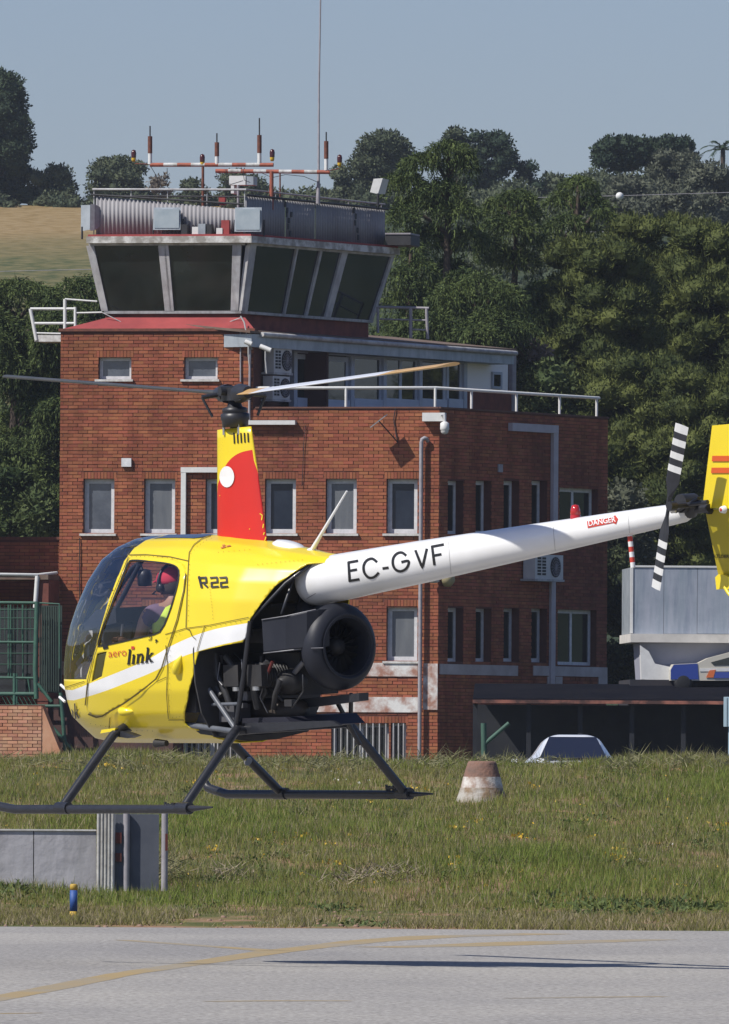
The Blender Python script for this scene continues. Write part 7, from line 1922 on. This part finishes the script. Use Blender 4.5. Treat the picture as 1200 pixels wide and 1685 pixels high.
# ---- trees on the hill
def far_tree(name, px, ytop, wpx, ybot, Y, label, seed, mat_=None, shape='round', n=22, dens=110, group='distant trees on the ridge', bark=BARK):
    r_ = np.random.default_rng(seed); s_ = F/Y; top = px_to(px, ytop, Y); W_ = wpx/s_; Hh = (ybot-ytop)/s_; gz = float(ground_z(top[0], Y)); lobes = []
    for k in range(n):
        h = ((k+r_.random())/n)**.85 if k else 1.0
        if shape == 'round': pw = math.sin(math.pi*(.24+.50*(1-h)))
        elif shape == 'cone': pw = (.22 + .78*(1-h)**.8)*(.62+.38*abs(math.sin(h*9+seed)))
        else: pw = math.sqrt(max(0, 1-(2*h-1)**2*.7))
        R_ = min(W_, Hh)*(.12+.09*r_.random()) * (1.35 if shape == 'flat' else .8 if shape == 'cone' else 1)
        x = r_.uniform(-1, 1)*pw*max(.05, W_/2-R_); z = R_ + (Hh-2*R_)*h
        lobes.append((np.array([top[0]+x, Y+r_.uniform(-.5, .5)*W_*.6, top[2]-Hh+z]), (R_*1.2, R_*1.2, R_*.85)))
    t = tree_thing(name, (top[0], Y, gz), label, group=group)
    V, T = lobes_mesh(lobes, dens, .17, .09, 'leaf', updir=.3, jit=1.1, k=.74); np_mesh('crown', V, T, mat_ or L_FAR, t)
    trunk((top[0], Y, gz-.3), (top[0], Y, top[2]-Hh*.4), .2*Hh/6, .08*Hh/6, t, limbs=[tuple(l[0]) for l in lobes[:5]], m_=bark)
    return t
far_tree('pine_tree', 0, 108, 158, 372, 600, 'tall dark pine on the hill at the left edge of the sky', 31, L_FARD, 'cone', n=70, dens=120)
far_tree('round_tree', 86, 268, 88, 372, 600, 'small round tree on the ridge just right of the tall dark pine', 32)
far_tree('round_tree', 196, 252, 118, 372, 600, 'broad tree on the ridge left of the roof antennas', 33, n=28)
far_tree('bare_tree', 264, 286, 42, 335, 585, 'thin brownish tree on the ridge below the left obstruction lights', 34, leaf_mat('brown_leaves', (.10, .085, .07), (.17, .15, .12)), n=10)
far_tree('round_tree', 322, 290, 60, 372, 600, 'low tree top seen above the cab railing, left of the rack post', 35, n=14)
far_tree('round_tree', 400, 276, 95, 372, 600, 'low tree top behind the white equipment boxes', 36, n=16)
far_tree('round_tree', 632, 212, 120, 372, 600, 'big round tree behind the floodlight at the right end of the cab roof', 37, n=34)
far_tree('round_tree', 572, 268, 76, 372, 600, 'lower tree just left of the big round one behind the cab', 38, n=16)
far_tree('round_tree', 750, 207, 76, 372, 600, 'grey green tree peeping over the tallest cedar', 39, n=20)
far_tree('pine_tree', 806, 210, 100, 372, 600, 'dark pine on the ridge right of the tallest cedar', 40, L_FARD, n=30)
far_tree('pine_tree', 866, 264, 58, 372, 600, 'small dark pine beside the ridge pine, in the middle of the ridge', 41, L_FARD, n=14)
far_tree('round_tree', 908, 284, 60, 372, 600, 'sparse low tree left of the rightmost cedar top', 42, n=12)
far_tree('umbrella_pine', 1038, 222, 150, 288, 560, 'umbrella pine with a wide flat crown standing out against the sky', 43, L_FARD, 'flat', n=64, dens=130)
far_tree('umbrella_pine', 1108, 222, 90, 286, 561, 'second flat crowned pine merging with the umbrella pine on its right', 44, L_FARD, 'flat', n=34, dens=130)
for k, (px, yt, w_, lab) in enumerate(((1110, 243, 110, 'rounded olive grey bush tree under the flat crowned pines'), (1040, 285, 110, 'rounded bush tree on the slope just above the white marker ball'), (1165, 262, 110, 'rounded bush tree below the palm at the right edge'), (1000, 318, 110, 'low bush tree behind the rightmost cedar'), (1120, 310, 160, 'broad low bush tree in the middle of the right slope'))):
    far_tree('bush_tree', px, yt, w_, 390, 545-k*8, lab, 50+k, leaf_mat('olive_grey_leaves_%d' % k, (.065, .075, .05), (.125, .135, .09), scale=.3) if k == 0 else bpy.data.materials['olive_grey_leaves_0'], n=24)
# palm
pp = px_to(1190, 246, 540); t = tree_thing('palm_tree', (pp[0], 540, float(ground_z(pp[0], 540))), 'palm tree crown at the right edge of the ridge')
b = MB(); b.tube([(pp[0], 540, float(ground_z(pp[0], 540))), tuple(pp)], [.12, .10], 8); b.build('trunk', BARK, t)
for k in range(14):
    a = k*2*math.pi/14+.2; el = .3+.7*(k % 3)/2; L_ = 1.25; b = MB(); pts = [Vector(pp)+Vector((math.cos(a)*L_*u*math.cos(el), math.sin(a)*L_*u*math.cos(el), L_*u*math.sin(el)-.7*u*u)) for u in (0, .3, .6, .85, 1)]
    for i in range(4):
        d_ = (pts[i+1]-pts[i]); s_ = d_.cross(Vector((0, 0, 1))).normalized()*.10
        for q in range(3): p = pts[i]+d_*q/3; b.add([p, p+d_*.35, p+s_*1.6+d_*.9+Vector((0, 0, -.08))], [(0, 1, 2)]); b.add([p, p+d_*.35, p-s_*1.6+d_*.9+Vector((0, 0, -.08))], [(0, 1, 2)])
    b.build('frond', L_FARD, t)
# scrub that reads as one mass
def scrub(name, label, regs, mat_, dens=70, L=.2, W=.11):
    lobes = []
    for (x0, x1, yb0, yb1, n, Y0, Y1, rpx) in regs:
        for k in range(n):
            Y = rng.uniform(Y0, Y1); px = rng.uniform(x0, x1); s_ = F/Y; q = P(px, 900, Y); gz = float(ground_z(q.x, Y)); R_ = rpx/s_*(.6+.8*rng.random())
            lobes.append((np.array([q.x, Y, gz+R_*.35]), (R_*1.3, R_*1.2, R_*.9)))
    V, T = lobes_mesh(lobes, dens, L, W, 'leaf', updir=.25, jit=1.1, k=.75); return np_mesh(name, V, T, mat_, kind='stuff', label=label)
scrub('ridge_hedge', 'hedge line along the ridge above the dry field', [(-60, 380, 0, 0, 60, 596, 606, 14), (380, 760, 0, 0, 34, 596, 606, 20), (700, 1260, 0, 0, 52, 560, 604, 24)], L_FAR)
scrub('hillside_scrub', 'dark scrub covering the slope behind the cedars', [(520, 1260, 0, 0, 120, 430, 560, 24)], L_FAR, dens=60)
scrub('field_scrub', 'green scrub at the foot of the dry field', [(-60, 260, 0, 0, 110, 395, 446, 15), (20, 75, 0, 0, 4, 452, 460, 14)], leaf_mat('field_scrub_leaves', (.035, .055, .025), (.085, .115, .045), scale=.4), dens=60)
# power lines and the marker ball
pl = thing('power_line', P(600, 430, 400), 'pair of thin power lines crossing the slope behind the trees', 'power line')
for y0, y1 in ((431, 320), (609, 607)):
    pass
for pts in ([(-20, 447), (60, 445), (160, 443)], [(880, 325), (1020, 322), (1220, 316)], [(880, 382), (1050, 381)]):
    b = MB(); b.tube([P(x, y, 400) for x, y in pts], .010, 4); b.build('wire', M['pipe_grey'], pl)
b = MB(); c_ = P(1020, 322.5, 399.9); vs = []
b.lathe(c_, (0, 0, 1), [(0, -.13)]+[(.13*math.cos(a), .13*math.sin(a)) for a in np.linspace(-1.4, 1.4, 9)]+[(0, .13)], 16)
tag(b.build('marker_ball', M['white']), 'small white marker ball on the power line over the right slope', 'marker')

# ---- grass bank
def grass():
    parts = {'green': [], 'olive': [], 'straw': [], 'low': []}
    N = 330000
    X = rng.uniform(-6.3, 6.3, N); Y = 101.0 + 37.5*rng.random(N)
    X = X*(Y/138)
    nz = noise_arr(X[::5], Y[::5], .55, .16, 1.7).repeat(5)[:N]
    X += 0; 
    fine = rng.random(N)
    # neighbours of the sampled points: keep clumps together
    X = X.reshape(-1, 5); Y = Y.reshape(-1, 5); X[:, 1:] = X[:, :1] + rng.normal(size=(len(X), 4))*.07; Y[:, 1:] = Y[:, :1] + rng.normal(size=(len(Y), 4))*.12
    X = X.ravel(); Y = Y.ravel(); ok = Y > 100.75; X, Y, nz, fine = X[ok], Y[ok], nz[ok], fine[ok]; N = len(X)
    Z = ground_z(X, Y)
    grow = np.clip((Y-101.2)/5, .22, 1)
    hgt = (.05 + .085*rng.random(N) + .06*nz)*grow
    tall = rng.random(N) < .03; hgt = np.where(tall, hgt*1.7, hgt)
    kind = np.where(fine < .48+1.1*nz, 0, np.where(fine < .88+.25*nz, 1, 2)); kind = np.where((Y < 103) & (rng.random(N) < .35), 2, kind)
    D = np.stack([rng.normal(size=N)*.34, rng.normal(size=N)*.34, np.ones(N)], 1); Pn = np.stack([X, Y, Z-.02], 1)
    bare = (noise_arr(X, Y, .8, .35, 9) > .17) & (Y < 104.2) & (Y > 101.5)
    out = []
    for k, (m_, lab) in enumerate(((G1, 'fresh green grass blades on the bank'), (G2, 'olive grass blades on the bank'), (G3, 'dry straw coloured grass blades on the bank'))):
        s_ = (kind == k) & ~bare
        V, T = blades(Pn[s_], D[s_], hgt[s_]*(1.15 if k == 2 else 1), np.full(s_.sum(), .011 if k < 2 else .009)*(.7+.6*rng.random(s_.sum())))
        np_mesh('grass', V, T, m_, kind='stuff', label=lab)
def noise_arr(X, Y, a, b_, s_):
    """cheap value noise, about -.5 .. .5"""
    r_ = np.random.default_rng(int(s_*10)); g = r_.random((64, 64)); out = 0; amp = .6
    for o in range(3):
        x = X*a*2**o+7; y = Y*b_*2**o+3; i = np.floor(x).astype(int); j = np.floor(y).astype(int); u = smooth01(x-i); v = smooth01(y-j)
        q = lambda di, dj: g[(i+di) % 64, (j+dj) % 64]
        out = out + amp*((q(0, 0)*(1-u)+q(1, 0)*u)*(1-v)+(q(0, 1)*(1-u)+q(1, 1)*u)*v-.5); amp *= .5
    return out
def verge():
    N = 60000; X = rng.uniform(-6, 6, N); e = 100.45-.045*X + .12*noise_arr(X, X*0, 2.5, 1, 4.2) + .05*rng.normal(size=N); Y = e + 3.2*rng.random(N)**1.4
    keep = noise_arr(X, Y, 1.6, .9, 6.3) + .25*rng.random(N) < .17; X, Y = X[keep], Y[keep]; n = len(X)
    Pn = np.stack([X, Y, ground_z(X, Y)-.005], 1); D = np.stack([rng.normal(size=n)*.5, rng.normal(size=n)*.5, np.ones(n)], 1)
    for m_, sel, lab in ((G2, rng.random(n) < .55, 'short olive grass along the edge of the apron'), (G3, None, 'short dry grass along the edge of the apron')):
        if sel is None: sel = ~last
        last = sel
        V, T = blades(Pn[sel], D[sel], .025+.07*rng.random(sel.sum()), .009*(.7+.6*rng.random(sel.sum()))); np_mesh('grass', V, T, m_, kind='stuff', label=lab)
G1 = leaf_mat('grass_green', (.135, .185, .034), (.245, .30, .065), scale=.8, transl=.35)
G2 = leaf_mat('grass_olive', (.165, .165, .045), (.29, .27, .085), scale=.7, transl=.35)
G3 = leaf_mat('grass_straw', (.27, .22, .12), (.44, .37, .24), scale=.9, transl=.3)
grass(); verge()
def weeds(name, label, spots, mat_, L, W, n, spread, flat=.5, kind='leaf'):
    parts = []
    for (px, py, sc_) in spots:
        g = gy_at(px, py); c = np.array(g); m_ = int(n*sc_)
        p = c + rng.normal(size=(m_, 3))*np.array([spread, spread*1.6, 0])*sc_; p[:, 2] = ground_z(p[:, 0], p[:, 1]) + rng.random(m_)*L*.8*sc_
        D = rng.normal(size=(m_, 3))*np.array([1, 1, flat]) + np.array([0, 0, .6])
        parts.append((leaves if kind == 'leaf' else blades)(p, D, L*(.5+rng.random(m_))*sc_, W*(.6+.8*rng.random(m_))))
    V, T = merge(parts); return np_mesh(name, V, T, mat_, kind='stuff', label=label)
rs = random.Random(5)
weeds('weeds', 'dark green broad leaved weeds along the verge', [(600, 1524, .9), (990, 1500, 1.4), (1000, 1490, 1.2), (960, 1506, .8), (1100, 1500, 1.5), (1130, 1495, 1.2), (1080, 1508, 1), (440, 1478, 1), (545, 1495, .8), (910, 1480, 1.3), (30, 1468, 1.2), (80, 1440, .8), (5, 1478, 1.2), (150, 1480, .8)] + [(rs.uniform(0, 1200), rs.uniform(1270, 1500), rs.uniform(.35, .8)) for _ in range(110)], leaf_mat('weed', (.06, .09, .03), (.13, .165, .055), scale=2), .05, .02, 100, .15)
weeds('yellow_flowers', 'yellow flower heads scattered through the grass', [(x+rs.uniform(-6, 6), y+rs.uniform(-4, 4), rs.uniform(.5, 1)) for x, y in ((172, 1248), (178, 1260), (710, 1268), (610, 1322), (468, 1366), (486, 1380), (510, 1378), (458, 1372), (552, 1425), (725, 1352), (745, 1364), (780, 1352), (752, 1420), (630, 1436), (892, 1268), (875, 1296), (1150, 1313), (1185, 1358), (1015, 1415), (1030, 1405), (1035, 1425), (970, 1383), (1045, 1238), (860, 1380), (700, 1300), (320, 1290), (350, 1400), (420, 1385), (900, 1264)) for _ in range(3)] + [(rs.uniform(0, 1200), rs.uniform(1245, 1470), rs.uniform(.3, .55)) for _ in range(230)], mat('yellow_petals', (.62, .42, .02), (.5, .3, .02), scale=9, rough=.6), .035, .035, 10, .05)
weeds('white_flowers', 'small white flower heads in the grass', [(548, 1272, .8), (562, 1285, .8), (600, 1290, .8), (1100, 1393, .6), (1055, 1418, .6), (243, 1262, .6), (740, 1440, .6), (340, 1440, .6), (660, 1285, .5)], mat('white_petals', (.7, .7, .62), rough=.6), .03, .03, 8, .05)
weeds('dead_stalks', 'pale dead stalks lying in the grass', [(575, 1456, 1), (600, 1452, 1.1), (630, 1450, 1.1), (655, 1448, 1), (220, 1440, 1), (240, 1436, 1), (380, 1444, .9), (365, 1448, .8), (225, 1432, .8), (200, 1235, .8)] + [(rs.uniform(0, 1200), rs.uniform(1250, 1490), rs.uniform(.25, .5)) for _ in range(30)], mat('dead_stalk', (.28, .235, .16), (.20, .16, .11), scale=9, rough=.9), .13, .010, 60, .15, flat=.3, kind='blade')
weeds('tall_grass', 'tall seeding grass against the low wall and along the crest of the bank', [(x, 1452, 1) for x in range(50, 160, 9)] + [(x, 1448, 1.1) for x in range(165, 285, 10)] + [(rs.uniform(0, 1200), rs.uniform(1256, 1275), rs.uniform(.3, .8)) for _ in range(110)], leaf_mat('seed_grass', (.14, .15, .06), (.30, .28, .16), scale=2, transl=.3), .22, .011, 50, .13, flat=.25, kind='blade')
# loose soil and stones at the verge
sm = MB()
for k in range(120):
    px = rs.uniform(0, 1200); q = gy_at(px, rs.uniform(1495, 1528)); r_ = rs.uniform(.008, .03)
    sm.lathe(q, (rs.uniform(-.3, .3), rs.uniform(-.3, .3), 1), [(0, -r_*.5), (r_, -.1*r_), (r_*.8, r_*.5), (0, r_*.7)], 6)
sm.build('gravel', mat('reddish_stone', (.32, .20, .14), (.22, .15, .11), scale=9, rough=.9), kind='stuff', label='loose reddish stones along the verge')

# ================================================================== AIR
hz_ = MB(); hz_.box(-5200, 5200, -3100, 4100, -1.2, 75)
HZ = bpy.data.materials.new('haze'); HZ.use_nodes = True; hn = HZ.node_tree; hn.nodes.clear()
pv = hn.nodes.new('ShaderNodeVolumePrincipled'); pv.inputs['Density'].default_value = 0.00012; pv.inputs['Color'].default_value = (.80, .88, 1.0, 1); pv.inputs['Anisotropy'].default_value = 0.2
ho = hn.nodes.new('ShaderNodeOutputMaterial'); hn.links.new(pv.outputs[0], ho.inputs['Volume'])
hz_.build('haze', HZ, kind='stuff', label='thin blue summer haze')
